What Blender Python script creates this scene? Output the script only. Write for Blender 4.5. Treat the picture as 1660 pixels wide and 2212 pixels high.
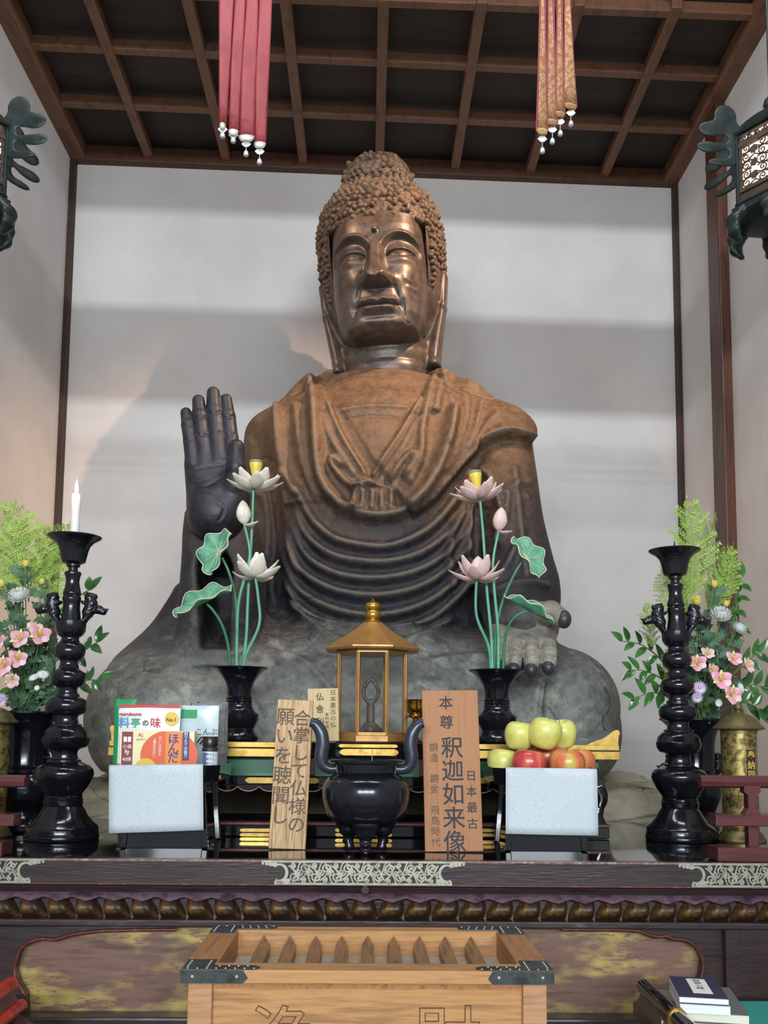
import bpy, bmesh, math, random
import numpy as np
from math import sin, cos, pi, radians, sqrt, atan2
from mathutils import Vector, Matrix
for _o in list(bpy.data.objects): bpy.data.objects.remove(_o)
SC = bpy.context.scene
COL = SC.collection
rnd = random.Random(7)
# ---------------------------------------------------------------- camera
CR = np.array([[0.99975769, -0.01128961, -0.01889724], [-0.01990215, -0.09677419, -0.99510736], [0.00940561, 0.99524233, -0.09697543]])
CP = np.array([0.0, 0.0, 1.25])
FPX, PX, PY = 2000.0, 830.0, 1377.5
cd = bpy.data.cameras.new('camera'); cam = bpy.data.objects.new('camera', cd); COL.objects.link(cam)
cam.matrix_world = Matrix([list(CR[i]) + [CP[i]] for i in range(3)] + [[0, 0, 0, 1]])
cd.sensor_fit = 'VERTICAL'; cd.sensor_height = 36.0; cd.sensor_width = 36.0 * 1660 / 2212
cd.lens = FPX * 36.0 / 2212; cd.shift_x = 0.0; cd.shift_y = (PY - 1106) / 2212
cd.clip_start = 0.05; cd.clip_end = 100
SC.camera = cam
def W(px, py, Y):
    d = CR @ np.array([px - PX, -(py - PY), -FPX]); return CP + d * (Y - CP[1]) / d[1]
def WZ(px, py, Z):
    d = CR @ np.array([px - PX, -(py - PY), -FPX]); return CP + d * (Z - CP[2]) / d[2]
def PRJ(P):
    v = (np.asarray(P, float) - CP) @ CR
    return PX + FPX * v[..., 0] / -v[..., 2], PY - FPX * v[..., 1] / -v[..., 2]
# ---------------------------------------------------------------- exposure, sky, daylight
SC.view_settings.view_transform = 'Standard'; SC.view_settings.look = 'None'
SC.view_settings.exposure = 0.14; SC.view_settings.gamma = 1.0; SC.view_settings.use_curve_mapping = False
wd = bpy.data.worlds.new('sky'); SC.world = wd; wd.use_nodes = True
wd.node_tree.nodes['Background'].inputs[0].default_value = (0.80, 0.90, 1.0, 1)
wd.node_tree.nodes['Background'].inputs[1].default_value = 0.35
def area(name, loc, target, sx, sy, energy, col):
    l = bpy.data.lights.new(name, 'AREA'); l.shape = 'RECTANGLE'; l.size = sx; l.size_y = sy; l.energy = energy; l.color = col
    o = bpy.data.objects.new(name, l); COL.objects.link(o); o.location = loc
    d = Vector(target) - Vector(loc); o.rotation_euler = d.to_track_quat('-Z', 'Y').to_euler(); return o
def spot(name, loc, target, energy, col, ang=60, blend=.5, rad=.03):
    l = bpy.data.lights.new(name, 'SPOT'); l.energy = energy; l.color = col; l.spot_size = radians(ang); l.spot_blend = blend; l.shadow_soft_size = rad
    o = bpy.data.objects.new(name, l); COL.objects.link(o); o.location = loc
    o.rotation_euler = (Vector(target) - Vector(loc)).to_track_quat('-Z', 'Y').to_euler(); return o
area('daylight', (0, -15, 4.9), (0, 5, 3.9), 13, 0.15, 2200, (0.90, 0.97, 1.0))
for _x in (-1.15, 0.0, 1.15):
    area('window_daylight', (_x, -1.6, 2.25), (_x, 5, 0.9), 0.8, 1.2, 19, (0.86, 0.94, 1.0))
WARM = (1.0, 0.62, 0.37)
spot('warm_spot', (1.55, 2.75, 4.80), (0.05, 4.05, 2.98), 600, WARM, 45, .9, .02)
spot('warm_spot', (-1.45, 2.75, 4.80), (0.05, 4.05, 2.98), 120, WARM, 46, .9, .02)
spot('warm_spot', (-1.3, 1.4, 3.3), (1.78, 3.95, 1.95), 55, (1.0, .66, .45), 30, .9, .05)  # added spot that warms the right wall; no known lamp stands here
for _x in (-.75, .8):
    area('overhead_fill', (_x, 1.9, 4.42), (_x * .9, 4.3, 2.0), 1.2, .22, 22, (.95, .97, 1.0))  # added neutral fill from above for back wall and statue, not a known fixture
# ---------------------------------------------------------------- tagging
def tag(o, label=None, cat=None, group=None, kind=None):
    if label: o['label'] = label
    if cat: o['category'] = cat
    if group: o['group'] = group
    if kind: o['kind'] = kind
    return o
def empty(name, loc, label=None, cat=None, group=None, rz=0.0, rot=None):
    o = bpy.data.objects.new(name, None); COL.objects.link(o); o.location = loc
    o.rotation_euler = rot if rot else (0, 0, rz); o.empty_display_size = .05
    return tag(o, label, cat, group)
def copy_tree(o, parent=None):
    c = o.copy(); COL.objects.link(c)
    if parent: c.parent = parent
    for ch in list(o.children): copy_tree(ch, c)
    return c
# ---------------------------------------------------------------- mesh builder
class MB:
    def __init__(s): s.v = []; s.f = []; s.off = Vector((0, 0, 0))
    def add(s, vs, fs):
        n = len(s.v); s.v += [tuple(p) for p in vs]; s.f += [tuple(i + n for i in f) for f in fs]; return s
    def box(s, c, sz, M=None, bev=0.0):
        x, y, z = [k / 2 for k in sz]
        if bev:
            b = min(bev, x * .99, y * .99, z * .99)
            bm = bmesh.new(); bmesh.ops.create_cube(bm, size=1.0)
            for q in bm.verts: q.co = Vector((q.co.x * sz[0], q.co.y * sz[1], q.co.z * sz[2]))
            bmesh.ops.bevel(bm, geom=bm.edges[:], offset=b, segments=2, affect='EDGES', profile=.5)
            bm.verts.index_update(); vs = [q.co.copy() for q in bm.verts]; fs = [[q.index for q in f.verts] for f in bm.faces]; bm.free()
        else:
            vs = [Vector((a, b, d)) for a in (-x, x) for b in (-y, y) for d in (-z, z)]
            fs = [(0, 1, 3, 2), (4, 6, 7, 5), (0, 4, 5, 1), (2, 3, 7, 6), (0, 2, 6, 4), (1, 5, 7, 3)]
        if M is not None: vs = [M @ v for v in vs]
        return s.add([v + Vector(c) for v in vs], fs)
    def bar(s, a, b, w, h, up=(0, 0, 1), bev=0.0):
        a, b = Vector(a), Vector(b); d = b - a; L = d.length; d.normalize()
        x = d.cross(Vector(up)).normalized(); u = x.cross(d)
        return s.box((a + b) / 2, (w, L, h), Matrix((x, d, u)).transposed(), bev)
    def tube(s, pts, r, n=10, cap=True, sq=1.0):
        pts = [Vector(p) for p in pts]; R = r if hasattr(r, '__len__') else [r] * len(pts)
        vs, fs = [], []; nrm = None
        for i, p in enumerate(pts):
            t = (pts[min(i + 1, len(pts) - 1)] - pts[max(i - 1, 0)])
            t = t.normalized() if t.length > 1e-9 else Vector((0, 0, 1))
            if nrm is None:
                nrm = t.orthogonal().normalized()
            nrm = (nrm - t * nrm.dot(t)); nrm = nrm.normalized() if nrm.length > 1e-6 else t.orthogonal().normalized()
            b = t.cross(nrm)
            for k in range(n):
                a = 2 * pi * k / n; vs.append(p + (nrm * cos(a) + b * sin(a) * sq) * R[i])
        for i in range(len(pts) - 1):
            for k in range(n):
                k2 = (k + 1) % n; fs.append((i * n + k, i * n + k2, (i + 1) * n + k2, (i + 1) * n + k))
        if cap: fs.append(tuple(range(n))[::-1]); fs.append(tuple((len(pts) - 1) * n + k for k in range(n)))
        return s.add(vs, fs)
    def lathe(s, prof, c=(0, 0, 0), n=32, M=None, a0=0.0, cap=True):
        c = Vector(c); vs, fs = [], []
        for r, z in prof:
            for k in range(n):
                a = a0 + 2 * pi * k / n; p = Vector((r * cos(a), r * sin(a), z)); vs.append((M @ p if M is not None else p) + c)
        m = len(prof)
        for i in range(m - 1):
            for k in range(n):
                k2 = (k + 1) % n; fs.append((i * n + k, i * n + k2, (i + 1) * n + k2, (i + 1) * n + k))
        if cap: fs.append(tuple(range(n))[::-1]); fs.append(tuple((m - 1) * n + k for k in range(n)))
        return s.add(vs, fs)
    def ell(s, c, r, n=16, m=10, M=None):
        prof = [(max(1e-4, sin(pi * i / m)), -cos(pi * i / m)) for i in range(m + 1)]
        S = Matrix.Diagonal(Vector(r)); M2 = (M @ S) if M is not None else S
        return s.lathe(prof, c, n, M2, cap=True)
    def prism(s, poly, t, M=None, c=(0, 0, 0)):
        # poly in local xz plane, thickness t along +y
        n = len(poly); vs = [Vector((x, 0, z)) for x, z in poly] + [Vector((x, t, z)) for x, z in poly]
        fs = [tuple(range(n)), tuple(range(2 * n - 1, n - 1, -1))] + [(i, i + n, (i + 1) % n + n, (i + 1) % n) for i in range(n)]
        if M is not None: vs = [M @ v for v in vs]
        return s.add([v + Vector(c) for v in vs], fs)
    def grid(s, P, close=False):
        # P: list of rows of points
        n, m = len(P), len(P[0]); vs = [p for row in P for p in row]
        fs = [(i * m + j, i * m + j + 1, (i + 1) * m + j + 1, (i + 1) * m + j) for i in range(n - 1) for j in range(m - 1)]
        return s.add(vs, fs)
    def build(s, name, mat=None, parent=None, smooth=None, world=False, link=True):
        me = bpy.data.meshes.new(name)
        vs = s.v
        if world and parent is not None:
            Mi = parent.matrix_basis.inverted(); vs = [Mi @ Vector(p) for p in vs]
        me.from_pydata([tuple(p) for p in vs], [], s.f)
        bm = bmesh.new(); bm.from_mesh(me); bmesh.ops.recalc_face_normals(bm, faces=bm.faces[:])
        if smooth is not None:
            for f in bm.faces: f.smooth = True
            for e in bm.edges:
                if len(e.link_faces) == 2 and e.calc_face_angle(0) > radians(smooth): e.smooth = False
        bm.to_mesh(me); bm.free(); me.update()
        o = bpy.data.objects.new(name, me)
        if mat is not None: me.materials.append(mat)
        if link: COL.objects.link(o)
        if parent is not None: o.parent = parent
        return o
def np_obj(name, V, F, mat, parent=None, smooth=True):
    me = bpy.data.meshes.new(name); V = np.asarray(V, np.float32); F = np.asarray(F, np.int32)
    k = F.shape[1]
    me.vertices.add(len(V)); me.vertices.foreach_set('co', V.ravel())
    me.loops.add(F.size); me.loops.foreach_set('vertex_index', F.ravel())
    me.polygons.add(len(F)); me.polygons.foreach_set('loop_start', np.arange(len(F), dtype=np.int32) * k)
    me.polygons.foreach_set('loop_total', np.full(len(F), k, np.int32))
    me.polygons.foreach_set('use_smooth', np.full(len(F), smooth, bool))
    me.update(calc_edges=True); me.validate()
    o = bpy.data.objects.new(name, me); me.materials.append(mat); COL.objects.link(o)
    if parent is not None: o.parent = parent
    return o
def cr(pts, n=8, closed=False):
    # Catmull-Rom resample of a polyline
    P = [np.array(p, float) for p in pts]; out = []
    N = len(P); rng = N if closed else N - 1
    for i in range(rng):
        if closed: a, b, c, d = P[i - 1], P[i], P[(i + 1) % N], P[(i + 2) % N]
        else: a, b, c, d = P[max(i - 1, 0)], P[i], P[i + 1], P[min(i + 2, N - 1)]
        for k in range(n):
            t = k / n; out.append(.5 * ((2 * b) + (c - a) * t + (2 * a - 5 * b + 4 * c - d) * t * t + (3 * b - a - 3 * c + d) * t ** 3))
    if not closed: out.append(P[-1])
    return out
# ---------------------------------------------------------------- materials
def lin(h):
    if isinstance(h, str):
        h = h.lstrip('#'); c = [int(h[i:i + 2], 16) / 255 for i in (0, 2, 4)]
    else: c = [x / 255 for x in h]
    return tuple(x / 12.92 if x <= .04045 else ((x + .055) / 1.055) ** 2.4 for x in c) + (1.0,)
def cracks(nt, col, pos, scale, amt, mask=None):
    # thin wandering crack lines multiplied into a colour
    N, L = nt.nodes, nt.links
    n = N.new('ShaderNodeTexNoise'); n.inputs['Scale'].default_value = scale * 2.2; n.inputs['Detail'].default_value = 6; L.new(pos, n.inputs['Vector'])
    v = N.new('ShaderNodeVectorMath'); v.operation = 'MULTIPLY_ADD'; L.new(n.outputs['Color'], v.inputs[0]); v.inputs[1].default_value = (.35 / scale * 2,) * 3; L.new(pos, v.inputs[2])
    t = N.new('ShaderNodeTexVoronoi'); t.feature = 'DISTANCE_TO_EDGE'; t.inputs['Scale'].default_value = scale; L.new(v.outputs[0], t.inputs['Vector'])
    m = N.new('ShaderNodeMapRange'); m.inputs[1].default_value = .0; m.inputs[2].default_value = .022; m.inputs[3].default_value = 1; m.inputs[4].default_value = 0; L.new(t.outputs['Distance'], m.inputs[0])
    n2 = N.new('ShaderNodeTexNoise'); n2.inputs['Scale'].default_value = scale * .9; L.new(pos, n2.inputs['Vector'])
    m2 = N.new('ShaderNodeMapRange'); m2.inputs[1].default_value = .45; m2.inputs[2].default_value = .6; m2.inputs[4].default_value = amt; L.new(n2.outputs['Fac'], m2.inputs[0])
    u = N.new('ShaderNodeMath'); u.operation = 'MULTIPLY'; L.new(m.outputs[0], u.inputs[0]); L.new(m2.outputs[0], u.inputs[1]); f = u.outputs[0]
    if mask is not None:
        u2 = N.new('ShaderNodeMath'); u2.operation = 'MULTIPLY'; L.new(f, u2.inputs[0]); L.new(mask, u2.inputs[1]); f = u2.outputs[0]
    x = N.new('ShaderNodeMix'); x.data_type = 'RGBA'; L.new(f, x.inputs[0]); L.new(col, x.inputs[6]); x.inputs[7].default_value = (.012, .011, .010, 1); return x
def MAT(name, cols, rough=.5, metal=0.0, scale=6.0, stretch=(1, 1, 1), detail=5, bump=0.0, bscale=None, spec=.5, coat=0.0, lo=.35, hi=.65, kind='noise', emit=None, alpha=1.0, trans=0.0, rvar=0.0, bstretch=None, sss=0.0):
    m = bpy.data.materials.new(name); m.use_nodes = True; nt = m.node_tree; N = nt.nodes; L = nt.links
    b = N['Principled BSDF']; b.inputs['Roughness'].default_value = rough; b.inputs['Metallic'].default_value = metal
    b.inputs['Specular IOR Level'].default_value = spec; b.inputs['Coat Weight'].default_value = coat; b.inputs['Coat Roughness'].default_value = .05
    if trans: b.inputs['Transmission Weight'].default_value = trans
    if alpha < 1: b.inputs['Alpha'].default_value = alpha
    if sss: b.inputs['Subsurface Weight'].default_value = sss; b.inputs['Subsurface Radius'].default_value = (.01, .008, .006)
    cols = [lin(c) for c in (cols if isinstance(cols, list) else [cols])]
    b.inputs['Base Color'].default_value = cols[0]
    if len(cols) > 1 or bump or rvar:
        tc = N.new('ShaderNodeTexCoord'); mp = N.new('ShaderNodeMapping'); mp.inputs['Scale'].default_value = stretch
        L.new(tc.outputs['Object'], mp.inputs[0])
    if len(cols) > 1:
        if kind == 'noise':
            t = N.new('ShaderNodeTexNoise'); t.inputs['Scale'].default_value = scale; t.inputs['Detail'].default_value = detail; t.inputs['Roughness'].default_value = .62; fac = t.outputs['Fac']
        elif kind == 'voronoi':
            t = N.new('ShaderNodeTexVoronoi'); t.inputs['Scale'].default_value = scale; fac = t.outputs['Distance']
        else:
            t = N.new('ShaderNodeTexWave'); t.inputs['Scale'].default_value = scale; t.inputs['Distortion'].default_value = 3.0; t.inputs['Detail'].default_value = 3; t.inputs['Detail Scale'].default_value = 1.5; fac = t.outputs['Fac']
        L.new(mp.outputs[0], t.inputs['Vector'])
        r = N.new('ShaderNodeValToRGB'); L.new(fac, r.inputs[0])
        e = r.color_ramp.elements
        while len(e) < len(cols): e.new(.5)
        for i, c in enumerate(cols): e[i].position = lo + (hi - lo) * i / (len(cols) - 1); e[i].color = c
        L.new(r.outputs[0], b.inputs['Base Color'])
        if rvar:
            mr = N.new('ShaderNodeMapRange'); mr.inputs[3].default_value = rough - rvar; mr.inputs[4].default_value = rough + rvar
            L.new(fac, mr.inputs[0]); L.new(mr.outputs[0], b.inputs['Roughness'])
    if bump:
        t2 = N.new('ShaderNodeTexNoise'); t2.inputs['Scale'].default_value = bscale or scale * 3; t2.inputs['Detail'].default_value = 5
        mp2 = mp
        if bstretch is not None:
            mp2 = N.new('ShaderNodeMapping'); mp2.inputs['Scale'].default_value = bstretch; L.new(tc.outputs['Object'], mp2.inputs[0])
        L.new(mp2.outputs[0], t2.inputs['Vector'])
        bp = N.new('ShaderNodeBump'); bp.inputs['Strength'].default_value = 1.0; bp.inputs['Distance'].default_value = bump
        L.new(t2.outputs['Fac'], bp.inputs['Height']); L.new(bp.outputs[0], b.inputs['Normal'])
    if emit:
        b.inputs['Emission Color'].default_value = lin(emit[0]); b.inputs['Emission Strength'].default_value = emit[1]
    return m
FINE_BODY, FINE_HEAD = .009, .0045
# ================================================================ ROOM
m_plaster = MAT('plaster', ['#cac6c4', '#d5d2d0'], .92, scale=1.6, bump=.003, bscale=9, spec=.1)
m_wood_dark = MAT('dark_wood', ['#3d2316', '#553420', '#482a1b'], .55, scale=5, stretch=(3, .6, 3), bump=.002, bscale=18)
m_batten = MAT('batten_wood', ['#5d3d29', '#75503a', '#694630'], .6, scale=5, stretch=(4, 1, 4), bump=.002, bscale=18)
m_post = MAT('post_wood', ['#3e1f12', '#56301f', '#331809'], .45, scale=4, stretch=(6, 6, .5), bump=.002, bscale=12)
m_cpost = MAT('dark_post_wood', ['#2b170d', '#3c2214'], .6, scale=4, stretch=(6, 6, .5))
m_board = MAT('ceiling_board', ['#2d2620', '#3a3028', '#332b22'], .75, scale=2, stretch=(1, 6, 1), bump=.001, bscale=12)
m_floor = MAT('tatami', ['#8c8462', '#9a9370'], .8, scale=30, stretch=(1, 12, 1))
ZC = 4.45
K = (ZC - 1.25) / 3.1
BL = WZ(157, 345, ZC); BR = WZ(1460, 399, ZC)
XL, XR = BL[0], BR[0]
YF = -1.5
def wallY(x): return BL[1] + (BR[1] - BL[1]) * (x - XL) / (XR - XL)
YB0, YB1 = wallY(XL), wallY(XR)
def struct(mb, name, mat, smooth=None):
    o = mb.build(name, mat, smooth=smooth); o['kind'] = 'structure'; return o
mb = MB(); T = .12
mb.add([(XL - T, YB0, 0), (XR + T, YB1, 0), (XR + T, YB1, ZC + .5), (XL - T, YB0, ZC + .5), (XL - T, YB0 + T, 0), (XR + T, YB1 + T, 0), (XR + T, YB1 + T, ZC + .5), (XL - T, YB0 + T, ZC + .5)],
       [(0, 1, 2, 3), (7, 6, 5, 4), (0, 4, 5, 1), (3, 2, 6, 7), (0, 3, 7, 4), (1, 5, 6, 2)])
struct(mb, 'wall_back', m_plaster)
ZT = 4.95; YBEAM = 3.80
mb = MB().box((XL - T / 2, (YF + YB0) / 2, ZT / 2), (T, YB0 - YF, ZT)); struct(mb, 'wall_left', m_plaster)
mb = MB().box((XR + T / 2, (YF + YB1) / 2, ZT / 2), (T, YB1 - YF, ZT)); struct(mb, 'wall_right', m_plaster)
mb = MB().box((0.04, (YF + 5.2) / 2, -.05), (XR - XL + .3, 5.3 - YF, .1)); struct(mb, 'floor', m_floor)
# front of the hall behind the visitor: upper wall, lintel; open below and in the transom
mb = MB().box((0.04, YF, (4.405 + ZT) / 2), (XR - XL + .3, .1, ZT - 4.405)); struct(mb, 'wall_front', m_plaster)
mb = MB().box((0.04, YF, 3.836), (XR - XL + .3, .12, .362)); struct(mb, 'trim_1', m_wood_dark)
# ceiling boards (coffered part over the statue), beams
mb = MB().box((0.04, (YBEAM + 5.2) / 2, ZC + .10), (XR - XL + .2, 5.3 - YBEAM, .02)); struct(mb, 'ceiling', m_board)
mb = MB().box((0.04, (YF + YBEAM) / 2, ZT + .02), (XR - XL + .3, YBEAM - YF + .2, .04)); o = struct(mb, 'ceiling', m_board)
# lattice of battens
tn = 2
def trim(mb, mat):
    global tn
    o = struct(mb, 'trim_%d' % tn, mat); tn += 1; return o
skew = (YB1 - YB0) / (XR - XL)
for i, px in enumerate((309, 478, 645, 812, 974, 1132, 1298)):
    x = XL + (XR - XL) * (i + 1) / 8.0
    trim(MB().bar((x - .0, YBEAM, ZC + .03), (x, wallY(x), ZC + .03), .05, .06, bev=.006), m_batten)
for k, (ya, yb) in enumerate(((4.556, 4.670), (4.148, 4.263), (3.80, 3.86))):
    trim(MB().bar((XL, ya, ZC + .035), (XR, yb, ZC + .035), .045, .055, bev=.006), m_batten)
trim(MB().bar((XL + .04, YF, ZC + .03), (XL + .04, YB0, ZC + .03), .09, .10, bev=.008), m_batten)
trim(MB().bar((XR - .04, YF, ZC + .03), (XR - .04, YB1, ZC + .03), .09, .10, bev=.008), m_batten)
trim(MB().bar((XL, YB0 - .02, ZC + .02), (XR, YB1 - .02, ZC + .02), .06, .09, bev=.006), m_wood_dark)
mb = MB().bar((XL, YBEAM - .20, ZC + .30), (XR, YBEAM - .12, ZC + .30), .16, .48, bev=.01); trim(mb, m_wood_dark)
# corner posts, wall post
trim(MB().box((XL + .012, YB0 - .02, ZC / 2), (.034, .05, ZC), bev=.004), m_cpost)
trim(MB().box((XR - .012, YB1 - .02, ZC / 2), (.034, .05, ZC), bev=.004), m_cpost)
yp = (XR - .05) / W(1533, 700, 1.0)[0]; yq = XR / W(1580, 700, 1.0)[0]
mb = MB().box((XR - .0, (yp + yq) / 2, ZC / 2), (.10, abs(yp - yq), ZC), bev=.006)
trim(mb, m_post)
# ================================================================ STATUE
def ss(a, b, x):
    t = np.clip((x - a) / (b - a), 0, 1); return t * t * (3 - 2 * t)
def gs(x, s): return np.exp(-(x / s) ** 2)
def smin(a, b, k):
    h = np.maximum(k - np.abs(a - b), 0) / k; return np.minimum(a, b) - h * h * k * .25
def snet(F, org, h):
    s = F < 0
    c = np.zeros([n - 1 for n in F.shape], np.int8)
    for i in (0, 1):
        for j in (0, 1):
            for k in (0, 1): c += s[i:i + c.shape[0], j:j + c.shape[1], k:k + c.shape[2]]
    act = (c > 0) & (c < 8); I = np.argwhere(act); n = len(I)
    ids = np.full(act.shape, -1, np.int32); ids[act] = np.arange(n)
    acc = np.zeros((n, 3), np.float32); cnt = np.zeros(n, np.float32)
    for ax in range(3):
        o = [q for q in range(3) if q != ax]
        for p in (0, 1):
            for q in (0, 1):
                A = I.copy(); A[:, o[0]] += p; A[:, o[1]] += q; B = A.copy(); B[:, ax] += 1
                fa = F[A[:, 0], A[:, 1], A[:, 2]]; fb = F[B[:, 0], B[:, 1], B[:, 2]]
                m = (fa < 0) != (fb < 0); t = fa[m] / (fa[m] - fb[m])
                P = A[m].astype(np.float32); P[:, ax] += t; acc[m] += P; cnt[m] += 1
    V = acc / cnt[:, None] * h + np.asarray(org, np.float32)
    Fs = []
    for ax in range(3):
        o1, o2 = (ax + 1) % 3, (ax + 2) % 3
        sl0 = [slice(None)] * 3; sl1 = [slice(None)] * 3
        sl0[ax] = slice(0, -1); sl1[ax] = slice(1, None)
        a, b = s[tuple(sl0)], s[tuple(sl1)]
        E = np.argwhere(a != b)
        E = E[(E[:, o1] > 0) & (E[:, o2] > 0) & (E[:, o1] < s.shape[o1] - 1) & (E[:, o2] < s.shape[o2] - 1)]
        flip = a[E[:, 0], E[:, 1], E[:, 2]]
        def cell(d1, d2):
            Q = E.copy(); Q[:, o1] -= d1; Q[:, o2] -= d2; return ids[Q[:, 0], Q[:, 1], Q[:, 2]]
        q = np.stack([cell(1, 1), cell(0, 1), cell(0, 0), cell(1, 0)], 1)
        q[~flip] = q[~flip][:, ::-1]; Fs.append(q)
    Fa = np.concatenate(Fs); us = np.unique(Fa); mp_ = np.zeros(len(V), np.int32); mp_[us] = np.arange(len(us)); return V[us], mp_[Fa]
class Grid:
    def __init__(s, lo, hi, h):
        s.lo = np.array(lo, float); s.h = h; n = [int(round((hi[i] - lo[i]) / h)) + 1 for i in range(3)]
        s.x = (lo[0] + h * np.arange(n[0]))[:, None, None].astype(np.float32); s.y = (lo[1] + h * np.arange(n[1]))[None, :, None].astype(np.float32); s.z = (lo[2] + h * np.arange(n[2]))[None, None, :].astype(np.float32)
        s.F = np.full(n, 10.0, np.float32)
    def win(s, lo, hi):
        sl = []
        for i in range(3):
            n = s.F.shape[i]; a = int((lo[i] - s.lo[i]) / s.h); b = int((hi[i] - s.lo[i]) / s.h) + 2
            sl.append(slice(max(0, min(n, a)), max(0, min(n, b))))
        return tuple(sl)
    def cone(s, a, b, ra, rb, k=.02, sub=False, sc=(1, 1, 1)):
        # capsule with two radii, blended in; sc squashes space per axis
        sc = np.array(sc, float); a = np.array(a, float); b = np.array(b, float); R = max(ra, rb) + k + 3 * s.h
        lo = np.minimum(a, b) - R / sc; hi = np.maximum(a, b) + R / sc; w = s.win(lo, hi)
        x, y, z = s.x[w[0]], s.y[:, w[1]], s.z[:, :, w[2]]
        a, b = a * sc, b * sc; d = b - a; L2 = max(d @ d, 1e-9)
        X, Y, Z = x * sc[0] - a[0], y * sc[1] - a[1], z * sc[2] - a[2]
        t = np.clip((X * d[0] + Y * d[1] + Z * d[2]) / L2, 0, 1)
        D = np.sqrt((X - t * d[0]) ** 2 + (Y - t * d[1]) ** 2 + (Z - t * d[2]) ** 2) - (ra + (rb - ra) * t)
        D = (D / max(sc)).astype(np.float32)
        s.F[w] = -smin(-s.F[w], D, k) if sub else smin(s.F[w], D, k)
    def chain(s, pts, k=.012, **kw):
        for i in range(len(pts) - 1): s.cone(pts[i][:3], pts[i + 1][:3], pts[i][3], pts[i + 1][3], k, **kw)
    def loft(s, rows, n=2.4, k=.06, sub=False):
        # rows: (z, x centre, half width, y centre, half depth), ascending z
        r = np.array(sorted(rows)); lo = (min(r[:, 1] - r[:, 2]) - k - .05, min(r[:, 3] - r[:, 4]) - k - .05, r[0, 0] - k - .05); hi = (max(r[:, 1] + r[:, 2]) + k + .05, max(r[:, 3] + r[:, 4]) + k + .05, r[-1, 0] + k + .05)
        w = s.win(lo, hi); x, y, z = s.x[w[0]], s.y[:, w[1]], s.z[:, :, w[2]]
        zz = z.ravel(); zc = np.clip(zz, r[0, 0], r[-1, 0])
        def ip(c):
            # smooth (monotone-ish) interpolation
            zs, cs = r[:, 0], r[:, c]; m = np.gradient(cs, zs); i = np.clip(np.searchsorted(zs, zc) - 1, 0, len(zs) - 2)
            hh = zs[i + 1] - zs[i]; t = (zc - zs[i]) / hh
            v = (2 * t ** 3 - 3 * t ** 2 + 1) * cs[i] + (t ** 3 - 2 * t ** 2 + t) * hh * m[i] + (-2 * t ** 3 + 3 * t ** 2) * cs[i + 1] + (t ** 3 - t ** 2) * hh * m[i + 1]
            return v.astype(np.float32)[None, None, :]
        cx, a, cy, b = ip(1), np.maximum(ip(2), .004), ip(3), np.maximum(ip(4), .004)
        D = ((np.abs((x - cx) / a) ** n + np.abs((y - cy) / b) ** n) ** (1.0 / n) - 1) * np.minimum(a, b)
        D = np.maximum(D, np.maximum(z - r[-1, 0], r[0, 0] - z)).astype(np.float32)
        s.F[w] = -smin(-s.F[w], D, k) if sub else smin(s.F[w], D, k)
    def mesh(s): return snet(s.F, s.lo, s.h)
def vnormals(V, F):
    fn = np.cross(V[F[:, 2]] - V[F[:, 0]], V[F[:, 3]] - V[F[:, 1]]); N = np.zeros_like(V)
    for k in range(4): np.add.at(N, F[:, k], fn)
    return N / np.maximum(np.linalg.norm(N, axis=1, keepdims=True), 1e-9)
def smooth_mesh(V, F, it=1, lam=.5):
    for _ in range(it):
        A = np.zeros_like(V); c = np.zeros(len(V), np.float32)
        for k in range(4):
            j = F[:, (k + 1) % 4]; np.add.at(A, F[:, k], V[j]); np.add.at(c, F[:, k], 1)
            j = F[:, (k - 1) % 4]; np.add.at(A, F[:, k], V[j]); np.add.at(c, F[:, k], 1)
        V = V + lam * (A / np.maximum(c, 1)[:, None] - V)
    return V
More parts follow.
